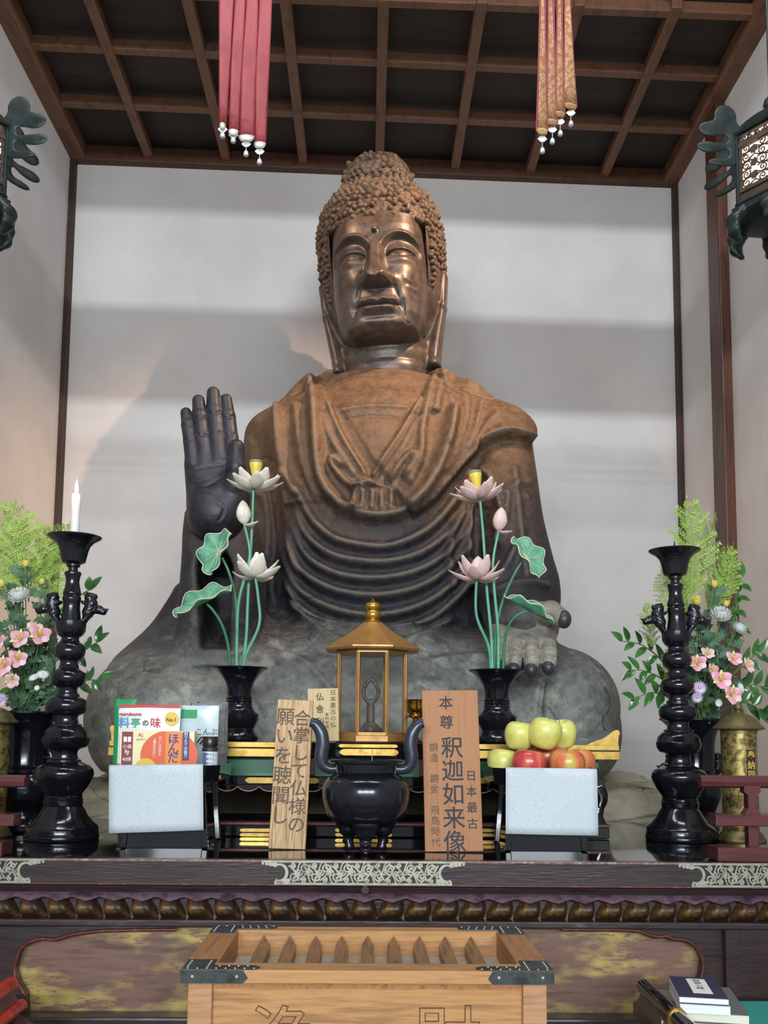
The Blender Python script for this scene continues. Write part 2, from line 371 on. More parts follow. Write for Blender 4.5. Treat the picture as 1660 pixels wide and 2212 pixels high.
class Relief:
    # height map in photo-plane coordinates, later carried onto the cast surface as real displacement
    def __init__(s, x0, y0, x1, y1, st=2.5):
        s.x0, s.y0, s.st = x0, y0, st; s.nx = int((x1 - x0) / st) + 1; s.ny = int((y1 - y0) / st) + 1
        s.H = np.zeros((s.ny, s.nx), np.float32); s.gx = (x0 + st * np.arange(s.nx))[None, :]; s.gy = (y0 + st * np.arange(s.ny))[:, None]
    def dist(s, pts, pad, closed=False):
        P = np.array(cr(pts, 6, closed)); 
        if closed: P = np.vstack([P, P[:1]])
        ix0 = max(0, int((P[:, 0].min() - pad - s.x0) / s.st)); ix1 = min(s.nx, int((P[:, 0].max() + pad - s.x0) / s.st) + 1)
        iy0 = max(0, int((P[:, 1].min() - pad - s.y0) / s.st)); iy1 = min(s.ny, int((P[:, 1].max() + pad - s.y0) / s.st) + 1)
        X = s.gx[:, ix0:ix1] + 0 * s.gy[iy0:iy1]; Y = s.gy[iy0:iy1] + 0 * s.gx[:, ix0:ix1]
        D = np.full(X.shape, 1e9); S = np.zeros(X.shape); Tp = np.zeros(X.shape); n = len(P) - 1
        for i in range(n):
            a, b = P[i], P[i + 1]; d = b - a; L2 = max(d @ d, 1e-9)
            t = np.clip(((X - a[0]) * d[0] + (Y - a[1]) * d[1]) / L2, 0, 1)
            q = np.hypot(X - a[0] - t * d[0], Y - a[1] - t * d[1]); cr_ = d[0] * (Y - a[1]) - d[1] * (X - a[0])
            m = q < D; D[m] = q[m]; S[m] = np.sign(cr_[m]); Tp[m] = ((i + t) / n)[m]
        return D, S, Tp, (slice(iy0, iy1), slice(ix0, ix1))
    def ridge(s, pts, w, h, taper=.12, asym=0):
        D, S, Tp, sl = s.dist(pts, 3 * w)
        e = np.minimum(ss(0, taper, Tp), ss(0, taper, 1 - Tp)) if taper else 1
        ww = np.where(S > 0, w * (1 + asym), w * (1 - asym))
        s.H[sl] += h * np.exp(-(D / ww) ** 2) * e
    def step(s, pts, h, L, soft=5, side=1, taper=.08):
        # raised on one side of the line, fading with distance L
        D, S, Tp, sl = s.dist(pts, 3 * L); sd = D * S * side
        e = np.minimum(ss(0, taper, Tp), ss(0, taper, 1 - Tp)) if taper else 1
        s.H[sl] += h * ss(-soft, soft, sd) * np.exp(-np.maximum(sd, 0) / L) * e
    def blob(s, x, y, rx, ry, h, p=2): s.H += h * np.exp(-((((s.gx - x) / rx) ** 2 + ((s.gy - y) / ry) ** 2) ** (p / 2))).astype(np.float32)
    def at(s, px, py):
        fx = np.clip((px - s.x0) / s.st, 0, s.nx - 1.01); fy = np.clip((py - s.y0) / s.st, 0, s.ny - 1.01)
        i = fx.astype(int); j = fy.astype(int); u = fx - i; v = fy - j; H = s.H
        return (H[j, i] * (1 - u) + H[j, i + 1] * u) * (1 - v) + (H[j + 1, i] * (1 - u) + H[j + 1, i + 1] * u) * v
def displace(V, F, rel, amp=1.0):
    N = vnormals(V, F); px, py = PRJ(V); h = rel.at(px, py)
    view = CP - V; view /= np.linalg.norm(view, axis=1, keepdims=True)
    w = ss(.05, .35, (N * view).sum(1)); dr = N * .6 + np.array([0, -1.0, 0]) * .4
    return V + dr * (h * w * amp)[:, None]
def R_(py, L, R, yf, yb, yr=None):
    Y = yr if yr else (yf + yb) / 2; a = W(L, py, Y); b = W(R, py, Y)
    return ((a[2] + b[2]) / 2, (a[0] + b[0]) / 2, (b[0] - a[0]) / 2, (yf + yb) / 2, (yb - yf) / 2)

def m_bronze_f(name, top, mid, dust, rough=.42, bump=.003, zlo=1.35, zhi=2.35, nscale=3.0):
    # cast bronze: brown dust and painted-in warm light above, blue-black in the middle, grey dust and plaster on the legs
    m = bpy.data.materials.new(name); m.use_nodes = True; nt = m.node_tree; N = nt.nodes; L = nt.links; b = N['Principled BSDF']
    g = N.new('ShaderNodeNewGeometry'); sp = N.new('ShaderNodeSeparateXYZ'); L.new(g.outputs['Position'], sp.inputs[0])
    t = N.new('ShaderNodeTexNoise'); t.inputs['Scale'].default_value = nscale; t.inputs['Detail'].default_value = 7; t.inputs['Roughness'].default_value = .65
    L.new(g.outputs['Position'], t.inputs['Vector'])
    ma = N.new('ShaderNodeMath'); ma.operation = 'MULTIPLY_ADD'; L.new(t.outputs['Fac'], ma.inputs[0]); ma.inputs[1].default_value = .55; L.new(sp.outputs['Z'], ma.inputs[2])
    mr = N.new('ShaderNodeMapRange'); mr.inputs[1].default_value = zlo + .27; mr.inputs[2].default_value = zhi + .27; L.new(ma.outputs[0], mr.inputs[0])
    r = N.new('ShaderNodeValToRGB'); L.new(mr.outputs[0], r.inputs[0]); e = r.color_ramp.elements
    e[0].position = 0; e[0].color = lin(dust); e[1].position = 1; e[1].color = lin(top); q = e.new(.38); q.color = lin(mid); q = e.new(.6); q.color = lin(mid)
    t2 = N.new('ShaderNodeTexNoise'); t2.inputs['Scale'].default_value = 26; t2.inputs['Detail'].default_value = 8; t2.inputs['Roughness'].default_value = .7; L.new(g.outputs['Position'], t2.inputs['Vector'])
    r2 = N.new('ShaderNodeValToRGB'); L.new(t2.outputs['Fac'], r2.inputs[0]); f = r2.color_ramp.elements; f[0].position = .32; f[0].color = (.55, .55, .57, 1); f[1].position = .68; f[1].color = (1.5, 1.47, 1.40, 1)
    mx = N.new('ShaderNodeMix'); mx.data_type = 'RGBA'; mx.blend_type = 'MULTIPLY'; mx.inputs[0].default_value = 1; L.new(r.outputs[0], mx.inputs[6]); L.new(r2.outputs[0], mx.inputs[7])
    if name == 'bronze_body':
        t4 = N.new('ShaderNodeTexNoise'); t4.inputs['Scale'].default_value = 7; t4.inputs['Detail'].default_value = 10; t4.inputs['Roughness'].default_value = .7; L.new(g.outputs['Position'], t4.inputs['Vector'])
        r4 = N.new('ShaderNodeMapRange'); r4.inputs[1].default_value = .53; r4.inputs[2].default_value = .64; L.new(t4.outputs['Fac'], r4.inputs[0]); i4 = N.new('ShaderNodeMapRange'); i4.inputs[1].default_value = .1; i4.inputs[2].default_value = .42; i4.inputs[3].default_value = .7; i4.inputs[4].default_value = 0; L.new(mr.outputs[0], i4.inputs[0])
        u4 = N.new('ShaderNodeMath'); u4.operation = 'MULTIPLY'; L.new(r4.outputs[0], u4.inputs[0]); L.new(i4.outputs[0], u4.inputs[1]); m4 = N.new('ShaderNodeMix'); m4.data_type = 'RGBA'; L.new(u4.outputs[0], m4.inputs[0]); L.new(mx.outputs[2], m4.inputs[6]); m4.inputs[7].default_value = lin('#a9aba0'); i5 = N.new('ShaderNodeMapRange'); i5.inputs[1].default_value = .3; i5.inputs[2].default_value = 1; i5.inputs[3].default_value = 1; i5.inputs[4].default_value = .35; L.new(mr.outputs[0], i5.inputs[0]); mx = cracks(nt, m4.outputs[2], g.outputs['Position'], 3.2, .75, i5.outputs[0])
    L.new(mx.outputs[2], b.inputs['Base Color'])
    rr = N.new('ShaderNodeMapRange'); rr.inputs[1].default_value = .3; rr.inputs[2].default_value = .7; rr.inputs[3].default_value = rough - .08; rr.inputs[4].default_value = rough + .14; L.new(t2.outputs['Fac'], rr.inputs[0]); L.new(rr.outputs[0], b.inputs['Roughness'])
    b.inputs['Metallic'].default_value = .15; b.inputs['Specular IOR Level'].default_value = .5
    pn = N.new('ShaderNodeMapRange'); pn.inputs[1].default_value = .505; pn.inputs[2].default_value = .56; pn.inputs[4].default_value = .22; L.new(g.outputs['Pointiness'], pn.inputs[0]); m3 = N.new('ShaderNodeMix'); m3.data_type = 'RGBA'; L.new(pn.outputs[0], m3.inputs[0]); L.new(mx.outputs[2], m3.inputs[6]); m3.inputs[7].default_value = lin('#8d8272'); L.new(m3.outputs[2], b.inputs['Base Color']) if name == 'bronze_body' else None
    bp = N.new('ShaderNodeBump'); bp.inputs['Distance'].default_value = bump; t3 = N.new('ShaderNodeTexNoise'); t3.inputs['Scale'].default_value = 14; t3.inputs['Detail'].default_value = 9; t3.inputs['Roughness'].default_value = .6
    L.new(g.outputs['Position'], t3.inputs['Vector']); L.new(t3.outputs['Fac'], bp.inputs['Height']); L.new(bp.outputs[0], b.inputs['Normal'])
    return m
m_body = m_bronze_f('bronze_body', '#57422f', '#28272e', '#7d807c', .58, .013, 1.30, 2.35)
m_face = m_bronze_f('bronze_face', '#4e433d', '#3e3837', '#45403d', .34, .0015, 2.3, 2.9)
m_curl = MAT('bronze_curls', ['#463a30', '#604e3f', '#382e27'], .8, scale=18, bump=.002, bscale=60)
ORG = Vector((0.0, 4.1, 1.1))
buddha = empty('buddha_statue', ORG, 'large seated bronze Buddha statue with raised right hand, brown above and grey dusty below', 'statue')
def to_local(V): return np.asarray(V) - np.array(ORG)

# ---- body
G = Grid((-1.36, 3.26, 1.02), (1.26, 4.92, 3.02), FINE_BODY)
torso = [R_(800, 742, 920, 4.06, 4.36, 4.1), R_(812, 706, 956, 4.02, 4.44, 4.1), R_(832, 668, 990, 3.98, 4.52, 4.1), R_(856, 634, 1030, 3.95, 4.58, 4.12), R_(880, 596, 1072, 3.91, 4.62, 4.14), R_(920, 560, 1110, 3.86, 4.66, 4.18), R_(960, 552, 1120, 3.82, 4.67, 4.2),
         R_(1010, 570, 1105, 3.77, 4.67), R_(1100, 592, 1080, 3.73, 4.67), R_(1200, 596, 1070, 3.71, 4.67), R_(1300, 584, 1075, 3.70, 4.68), R_(1400, 560, 1100, 3.70, 4.7), R_(1490, 520, 1130, 3.7, 4.7)]
G.loft(torso, 2.3, .02)
G.chain([tuple(W(716, 822, 4.22)) + (.05,), tuple(W(664, 856, 4.16)) + (.055,), tuple(W(612, 892, 4.14)) + (.045,)], .05)
G.chain([tuple(W(948, 820, 4.20)) + (.05,), tuple(W(1010, 856, 4.16)) + (.055,), tuple(W(1080, 912, 4.14)) + (.06,)], .06)
# viewer-left upper arm
G.chain([tuple(W(592, 950, 4.22)) + (.135,), tuple(W(578, 1060, 4.16)) + (.125,), tuple(W(560, 1200, 4.08)) + (.12,), tuple(W(530, 1330, 4.0)) + (.15,)], .06)
# viewer-left hanging sleeve under the raised hand, with the dark hollow between its two falls
sl = [R_(1105, 398, 545, 3.54, 3.80, 3.6), R_(1150, 394, 556, 3.50, 3.90, 3.6), R_(1200, 391, 560, 3.49, 3.98, 3.6), R_(1270, 386, 562, 3.48, 4.0, 3.6), R_(1330, 380, 562, 3.47, 4.02, 3.6), R_(1400, 368, 560, 3.47, 4.05, 3.6), R_(1440, 350, 560, 3.47, 4.08, 3.6)]
G.loft(sl, 4.0, .03)
G.loft([R_(1196, 438, 492, 3.40, 3.80, 3.55), R_(1210, 434, 500, 3.40, 3.82, 3.55), R_(1300, 436, 502, 3.38, 3.84, 3.55), R_(1404, 440, 500, 3.36, 3.86, 3.55)], 5.0, .02, sub=True)
# viewer-right shawl shoulder, sleeve and forearm
arm = [R_(905, 1030, 1088, 4.0, 4.45), R_(925, 1000, 1122, 3.94, 4.5), R_(950, 990, 1141, 3.88, 4.5), R_(985, 990, 1143, 3.84, 4.5), R_(1050, 1005, 1150, 3.74, 4.45), R_(1150, 1015, 1164, 3.62, 4.35), R_(1220, 1030, 1181, 3.55, 4.28), R_(1275, 1050, 1196, 3.50, 4.2), R_(1310, 1060, 1198, 3.48, 4.15), R_(1360, 1060, 1190, 3.5, 4.1), R_(1420, 1050, 1190, 3.5, 4.1)]
G.loft(arm, 2.6, .04)
G.chain([tuple(W(1100, 1280, 3.66)) + (.14,), tuple(W(1125, 1345, 3.44)) + (.12,)], .03)
# crossed legs
legs = [R_(1325, 420, 1120, 3.85, 4.6, 3.9), R_(1360, 345, 1190, 3.74, 4.62, 3.9), R_(1395, 288, 1250, 3.60, 4.62, 3.9), R_(1430, 244, 1292, 3.50, 4.62, 3.9), R_(1480, 210, 1322, 3.42, 4.62, 3.9), R_(1530, 194, 1336, 3.37, 4.62, 3.9), R_(1580, 190, 1341, 3.35, 4.62, 3.9), R_(1640, 200, 1330, 3.38, 4.6, 3.9), R_(1690, 235, 1295, 3.45, 4.55, 3.9)]
G.loft(legs, 2.5, .05)
G.cone(W(1205, 1530, 3.62), W(1195, 1570, 3.62), .24, .25, .05)          # viewer-right knee
G.cone(W(330, 1545, 3.66), W(360, 1570, 3.62), .25, .26, .08)            # viewer-left knee
G.cone(W(360, 1440, 3.95), W(398, 1285, 3.95), .16, .05, .12)            # drapery rising to the sleeve
V, F = (setattr(G, 'F', np.maximum(G.F, 1.062 - G.z)), G.mesh())[1]; V = smooth_mesh(V, F, 1)
del G
rl = Relief(180, 740, 1360, 1720)
RG, ST = rl.ridge, rl.step
# open chest and inner garment
ST([(712, 868), (740, 935), (796, 1024)], -.030, 60, 5, -1, .0); ST([(905, 862), (862, 935), (798, 1024)], -.030, 60, 5, 1, .0)
RG([(712, 866), (740, 935), (795, 1022)], 7, .020, .02); RG([(908, 862), (862, 935), (800, 1022)], 7, .020, .02)
RG([(700, 890), (718, 950), (772, 1030)], 8, .012); RG([(905, 900), (868, 970), (818, 1034)], 8, .012)
RG([(720, 880), (800, 872), (890, 872)], 4, .008)
# outer robe collar falling from the shoulders and looping under the knot
RG([(668, 812), (680, 870), (686, 950), (696, 1030), (726, 1080), (772, 1108), (822, 1116), (872, 1104), (912, 1068), (942, 1016), (965, 950), (978, 880)], 13, .038, .03, .0)
RG([(940, 808), (925, 860), (912, 930), (905, 1000), (880, 1050)], 9, .022, .04)
RG([(604, 872), (612, 950), (626, 1020), (655, 1080)], 10, .026); RG([(640, 862), (650, 950), (664, 1020), (690, 1080)], 9, .012)
ST([(598, 868), (604, 950), (615, 1040), (625, 1100)], .028, 60, 5, -1)
RG([(676, 800), (640, 838), (602, 868)], 9, .014)
RG([(962, 800), (948, 850), (938, 900)], 12, .022)
# knot
RG([(742, 1010), (720, 990), (722, 1010), (756, 1046), (790, 1050)], 8, .026); RG([(842, 1040), (866, 1004), (888, 984), (892, 1000), (868, 1040)], 8, .026)
for x in (768, 786, 806, 826, 846): RG([(x, 1058), (x - 1, 1080), (x - 2, 1104)], 7.5, .026, .05)
RG([(752, 1054), (800, 1048), (856, 1056)], 7, .02)
RG([(770, 1032), (800, 1040), (835, 1032)], 9, .018)
# shawl over the viewer-right shoulder
ST([(1146, 962), (1100, 950), (1056, 964), (1010, 996), (968, 1046), (930, 1092), (888, 1120)], .055, 80, 4, 1, .03)
for a in ([(1000, 840), (1004, 900), (980, 980), (950, 1040)], [(1040, 872), (1028, 920), (996, 985)], [(970, 850), (978, 910), (958, 980)], [(1080, 900), (1050, 935), (1015, 975)]): RG(a, 8, .010)
# nested falls across chest and belly
rl.H *= 1.5
for a, h in (([(648, 1040), (672, 1110), (720, 1160), (780, 1178), (840, 1180), (900, 1158), (950, 1118), (1000, 1050), (1030, 1010)], .030),
             ([(636, 1070), (664, 1150), (716, 1196), (780, 1212), (850, 1212), (916, 1190), (970, 1146), (1016, 1080)], .028),
             ([(630, 1100), (660, 1190), (712, 1232), (776, 1248), (850, 1246), (920, 1224), (976, 1180), (1024, 1110)], .028),
             ([(622, 1130), (650, 1222), (706, 1266), (776, 1284), (850, 1282), (920, 1260), (980, 1212), (1026, 1150)], .030),
             ([(612, 1160), (640, 1256), (690, 1300), (770, 1326), (850, 1324), (926, 1298), (984, 1250), (1030, 1190)], .032),
             ([(618, 1240), (646, 1300), (696, 1342), (772, 1366), (850, 1364), (926, 1338), (984, 1290), (1030, 1230)], .032),
             ([(630, 1290), (664, 1344), (720, 1382), (790, 1398), (860, 1394), (930, 1368), (985, 1325)], .026)):
    RG(a, 11, h * 1.5, .1, .3)
RG([(625, 1010), (618, 1080), (634, 1160), (650, 1260)], 9, .022); RG([(585, 1010), (600, 1100), (606, 1200), (600, 1300)], 9, .016)
for a in ([(540, 940), (548, 1010), (560, 1080)], [(570, 1060), (580, 1130), (576, 1210)], [(560, 1210), (585, 1222), (606, 1214)]): RG(a, 9, .016)
# viewer-right sleeve
for a, h in (([(1046, 1060), (1016, 1110), (1002, 1180), (1012, 1250)], .024), ([(1030, 1010), (1060, 1030), (1080, 1090), (1076, 1150), (1050, 1210), (1010, 1280)], .020), ([(1110, 1000), (1120, 1090), (1130, 1180), (1140, 1260)], .014),
             ([(1072, 1180), (1092, 1120), (1100, 1060)], .014), ([(1050, 1260), (1090, 1232), (1120, 1170)], .016), ([(1150, 1040), (1120, 1048), (1080, 1070)], .012), ([(1190, 1268), (1150, 1262), (1100, 1268), (1060, 1290)], .022), ([(985, 1120), (965, 1200), (975, 1280)], .018)): RG(a, 8, h * 1.6)
rl.blob(1050, 1140, 26, 60, -.05)
# legs: seams and hems
RG([(1176, 1466), (1170, 1510), (1166, 1580)], 5, -.030, .1); RG([(1160, 1560), (1120, 1600), (1080, 1620)], 8, .016)
RG([(1210, 1440), (1200, 1500), (1180, 1560)], 14, .014)
RG([(480, 1420), (560, 1400), (640, 1418), (700, 1470), (760, 1560)], 7, .014); RG([(560, 1470), (620, 1480), (680, 1530)], 6, -.010); RG([(900, 1440), (980, 1420), (1060, 1416)], 7, .014)
RG([(560, 1395), (700, 1405), (830, 1412), (960, 1404), (1060, 1390)], 9, -.024)
rs = np.random.RandomState(3)
for _ in range(26):
    x, y = rs.uniform(260, 1300), rs.uniform(1420, 1610); a = rs.uniform(0, 3.1); l = rs.uniform(18, 60)
    RG([(x, y), (x + l * .5 * cos(a) + rs.uniform(-6, 6), y + l * .5 * sin(a) + rs.uniform(-6, 6)), (x + l * cos(a), y + l * sin(a) * .6)], 3, rs.choice([-.008, .007]), .2)
for a in ([(545, 1000), (575, 990), (602, 1004)], [(980, 1106), (1040, 1096), (1100, 1104)], [(620, 1282), (648, 1300), (690, 1290)], [(600, 1330), (606, 1370), (600, 1396)], [(700, 905), (770, 894), (850, 894), (930, 905)], [(1120, 1060), (1140, 1078), (1154, 1074)]): RG(a, 3, -.010, .15)
V = displace(V, F, rl)
# fine cast roughness on the plastered legs
N0 = vnormals(V, F)
np_obj('body', to_local(V), F, m_body, buddha)

# ---- raised hand
H1 = Grid((-.86, 3.30, 1.94), (-.42, 3.74, 2.78), .0055)
def P4(px, py, Y, rpx): return tuple(W(px, py, Y)) + (rpx * Y / 2000.0,)
Y0 = 3.50
for a, b in ((P4(424, 1008, Y0, 26), P4(446, 1120, Y0 - .02, 40)), (P4(462, 1004, Y0, 27), P4(472, 1118, Y0 - .02, 42)), (P4(500, 1004, Y0, 26), P4(498, 1104, Y0 - .02, 38))):
    H1.cone(a[:3], b[:3], a[3], b[3], .05)
H1.cone(W(470, 1120, Y0 - .02), W(474, 1165, Y0 + .12), .075, .085, .05)
H1.cone(W(505, 1075, Y0 - .05), W(512, 1040, Y0 - .07), .052, .042, .05)
H1.cone(W(452, 1090, Y0 - .05), W(465, 1105, Y0 - .05), .055, .05, .06)
for pts in (((417, 1000, 17), (412, 955, 15.5), (407, 920, 15), (402, 892, 12.5)), ((443, 996, 18), (437, 945, 17), (432, 900, 16.5), (429, 866, 14)),
            ((473, 996, 18), (468, 940, 17.5), (463, 890, 17), (461, 849, 14.5)), ((503, 996, 18), (498, 945, 17), (493, 900, 16), (489, 863, 13))):
    q = [P4(x, y, Y0 - .02 + .02 * i, r) for i, (x, y, r) in enumerate(pts)]
    for i in range(3):
        a, b = q[i], q[i + 1]; H1.cone(a[:3], b[:3], a[3] * 1.0, b[3] * (1.05 if i < 2 else 1), .006 if i else .012)
q = [P4(506, 1052, 3.42, 22), P4(510, 1010, 3.40, 21), P4(511, 966, 3.40, 18)]
H1.chain(q, .008)
V, F = H1.mesh(); V = smooth_mesh(V, F, 1)
r2 = Relief(380, 820, 560, 1180, 1.5)
for a in ([(404, 1018), (450, 1008), (496, 1000)], [(406, 1040), (440, 1050), (480, 1030), (500, 1012)], [(420, 1062), (450, 1066), (484, 1096), (470, 1130)]): r2.ridge(a, 2.5, -.006)
for x0, y0, x1, y1 in ((396, 948, 424, 946), (424, 938, 452, 938), (452, 934, 482, 932), (482, 938, 512, 936), (392, 918, 422, 914), (420, 902, 448, 900), (448, 892, 480, 890), (478, 902, 508, 898)): r2.ridge([(x0, y0), ((x0 + x1) / 2, (y0 + y1) / 2 + 2), (x1, y1)], 2.0, -.006, .02)
V = displace(V, F, r2)
m_hand = m_bronze_f('bronze_raised_hand', '#2b2931', '#25242c', '#3c3c42', .42, .003, 1.7, 2.2)
np_obj('raised_hand', to_local(V), F, m_hand, buddha)
# ---- resting hand, palm up, fingers over the shin
H2 = Grid((.40, 3.02, 1.38), (.86, 3.66, 1.82), .005)
Y0 = 3.30
for x in (1084, 1112, 1146, 1182):
    a = P4(x, 1352, Y0 + .14, 26); b = P4(x, 1392, Y0 + .0, 19); H2.cone(a[:3], b[:3], a[3], b[3], .035)
H2.cone(W(1110, 1300, 3.62), W(1130, 1350, Y0 + .14), .085, .07, .05)
H2.cone(W(1150, 1330, Y0 + .16), W(1172, 1332, Y0 + .08), .062, .055, .05)
q = [P4(1160, 1328, Y0 + .08, 27), P4(1190, 1324, Y0 + .0, 26), P4(1214, 1336, Y0 - .06, 21)]; H2.chain(q, .012)
for x, ty in ((1077, 1436), (1111, 1444), (1149, 1446), (1186, 1441)):
    q = [P4(x, 1394, Y0 - .015, 17.5), P4(x, 1412, Y0 - .05, 18), P4(x, 1430, Y0 - .055, 17), P4(x - 1, ty, Y0 - .04, 15)]
    H2.chain(q, .005)
V, F = H2.mesh(); V = smooth_mesh(V, F, 1)
m_hand2 = m_bronze_f('bronze_resting_hand', '#8a867d', '#9a968c', '#9a968c', .6, .003, 1.2, 1.5)
r3 = Relief(1040, 1280, 1250, 1470, 1.5)
for x in (1077, 1111, 1149, 1186):
    for y in (1401, 1419): r3.ridge([(x - 15, y + 4), (x, y - 2), (x + 15, y + 4)], 2.2, -.005, .02)
V = displace(V, F, r3)
np_obj('resting_hand', to_local(V), F, m_hand2, buddha)
m_tip = MAT('dark_fingertips', ['#34353d', '#3c3d44'], .38, scale=20)
for x, ty in ((1077, 1443), (1111, 1451), (1149, 1453), (1186, 1448)):
    c = W(x - 1, ty - 6, Y0 - .07); MB().ell(c, (.0225, .022, .027), 14, 8).build('dark_fingertip', m_tip, buddha, smooth=60, world=True)
c = W(1219, 1338, Y0 - .075); MB().ell(c, (.027, .026, .033), 14, 8).build('dark_fingertip', m_tip, buddha, smooth=60, world=True)

# ---- head (local frame: u right, w forward, v up; eye level v = 0)
HG = Grid((-.37, -.46, -.64), (.37, .47, .68), FINE_HEAD)       # x=u, y=-w, z=v
def hl(rows, n, k, **kw): HG.loft([(v, 0, a, -(wf + wb) / 2, (wf - wb) / 2) for v, a, wf, wb in rows], n, k, **kw)
HR = [(-.12, .262, .19, -.33), (0, .282, .22, -.35), (.1, .292, .25, -.36), (.18, .292, .272, -.36), (.25, .290, .268, -.35), (.32, .276, .245, -.32), (.38, .250, .205, -.27), (.42, .218, .165, -.22), (.445, .186, .135, -.19), (.47, .168, .125, -.18), (.53, .166, .125, -.18), (.58, .152, .108, -.16), (.62, .122, .075, -.13), (.648, .08, .03, -.09), (.66, .03, -.01, -.05)]
hl([(-.30, .20, .02, -.24), (-.2, .235, .12, -.30)] + HR, 2.15, .005)
# cut the hair back to the hairline so the face sits inside it
w_ = HG.win((-.215, -.5, -.4), (.215, -.10, .178)); HG.F[w_] = np.maximum(HG.F[w_], .02)
# face with its features
FC = [(-.354, .07, .215, .04), (-.342, .122, .256, -.0), (-.318, .165, .280, -.06), (-.265, .196, .292, -.12), (-.18, .210, .290, -.14), (-.08, .217, .295, -.14), (.05, .216, .292, -.14), (.14, .212, .286, -.14), (.20, .208, .274, -.14), (.26, .19, .24, -.14)]
hr = np.array(FC); u = HG.x; v = HG.z; yy = HG.y
au = np.abs(u)
tn_ = np.clip((.065 - v) / .205, 0, 1)
nose = (.014 + .074 * tn_ ** 1.1) * (1 - ss((.016 + .016 * tn_) * .6, (.028 + .046 * tn_ ** 1.4), au)) * ss(-.172, -.152, v) * (1 - ss(-.01, .10, v) * .999)
wing = .040 * np.exp(-((au - .054) / .026) ** 2 - ((v + .132) / .030) ** 2) * ss(-.17, -.152, v)
ex = (au - .116) / .094; ez = (v - .012) / .084; er = np.sqrt(ex ** 2 + ez ** 2)
sock = -.030 * (1 - ss(.72, 1.0, er)) * ss(-.05, .0, v)
brow = .007 * np.exp(-((er - 1.03) / .075) ** 2) * ss(.0, .03, v)
eye = .030 * np.exp(-(((au - .118) / .068) ** 2 + ((v + .004) / .042) ** 2) ** 1.3)
ti = np.clip((au - .046) / .132, 0, 1); inw = ((au > .046) & (au < .182))
lid = .018 * np.maximum(np.sin(pi * np.clip(ti * .92, 0, 1)), 0) ** .8 - .004; low = -.026 * np.maximum(np.sin(pi * ti), 0) ** .9 - .004 + .02 * ti
slit = -.016 * gs(v - lid, .0055) * inw - .009 * gs(v - low, .006) * inw - .005 * ss(lid, lid - .006, v) * ss(low, low + .006, v) * inw
lidr = .005 * gs(v - lid - .012, .007) * inw
mw = ss(.098, .075, au)
cup = -.006 * gs(u, .012) + .004 * gs(au - .022, .016)
mouth = .024 * mw * gs(v + .230 - .02 * au - cup, .0125) + .022 * ss(.085, .05, au) * gs(v + .2635, .0125) - .016 * ss(.104, .085, au) * gs(v + .247 - .05 * np.maximum(au - .05, 0) + .002 * np.cos(au * 60), .0046)
muzz = .014 * gs(u, .085) * gs(v + .22, .055) - .010 * np.exp(-((au - .108) / .018) ** 2 - ((v + .248) / .022) ** 2)
phil = -.006 * gs(u, .010) * ss(-.215, -.2, v) * ss(-.165, -.18, v)
chin = .016 * gs(u, .085) * gs(v + .322, .028) - .012 * gs(u, .07) * gs(v + .291, .011)
xn = .070 + (-.135 - v) * .26
naso = -.008 * gs(au - xn, .010) * ss(-.31, -.27, v) * ss(-.12, -.15, v) + .010 * gs(au - xn - .03, .03) * ss(-.29, -.2, v) * ss(-.08, -.15, v)
cheek = .010 * np.exp(-((au - .125) / .05) ** 2 - ((v + .10) / .05) ** 2)
urna = .016 * np.exp(-(((u - .0) ** 2 + (v - .105) ** 2) / .012 ** 2) ** 2)
Hf = (nose + wing + sock + brow + eye + slit + lidr + mouth + muzz + phil + chin + naso + cheek + urna).astype(np.float32)
zz = HG.z.ravel(); zc = np.clip(zz, hr[0, 0], hr[-1, 0])
fa = np.interp(zc, hr[:, 0], hr[:, 1]).astype(np.float32)[None, None, :]; ff = np.interp(zc, hr[:, 0], hr[:, 2]).astype(np.float32)[None, None, :]; fb = np.interp(zc, hr[:, 0], hr[:, 3]).astype(np.float32)[None, None, :]
cy = -(ff + fb) / 2; b_ = (ff - fb) / 2
yq = yy + Hf * ss(.05, -.15, yy)       # forward shift of the surface by the relief
nn = 2.7
D = ((np.abs(u / fa) ** nn + np.abs((yq - cy) / b_) ** nn) ** (1 / nn) - 1) * np.minimum(fa, b_)
D = np.maximum(D, np.maximum(v - hr[-1, 0], hr[0, 0] - v)).astype(np.float32)
HG.F = smin(HG.F, D, .006); del D, yq
# neck with three folds
nk = []
for i in range(26):
    vz = -.63 + i * .0135; q = vz + .63
    nk.append((vz, .186 + .05 * max(0, (.12 - q)) / .12 + .007 * abs(sin(q / .073 * pi)) , .125 + .06 * max(0, (.12 - q)) / .12 + .008 * abs(sin(q / .073 * pi)), -.20))
hl(nk, 2.1, .012)
# ears
for s_ in (-1, 1):
    HG.cone((s_ * .292, .06, .03), (s_ * .280, .05, -.12), .020, .018, .012, sc=(1, .42, 1))
    HG.cone((s_ * .280, .05, -.12), (s_ * .232, .05, -.36), .018, .024, .012, sc=(1, .42, 1))
    HG.cone((s_ * .232, .05, -.36), (s_ * .226, .045, -.408), .024, .034, .012, sc=(1, .42, 1))
    HG.cone((s_ * .255, .09, .02), (s_ * .205, .09, -.40), .030, .036, .03, sc=(1, .5, 1))
    HG.cone((s_ * .325, .02, .0), (s_ * .285, .02, -.34), .010, .009, .02, sub=True, sc=(1, .5, 1))
w_ = HG.win((-.4, -.2, -.5), (-.195, .3, -.428)); HG.F[w_] = np.maximum(HG.F[w_], .01)
w_ = HG.win((.195, -.2, -.5), (.4, .3, -.428)); HG.F[w_] = np.maximum(HG.F[w_], .01)
V, F = HG.mesh(); V = smooth_mesh(V, F, 1, .4); del HG
HYAW, HROLL = radians(-7.0), radians(-3.2)
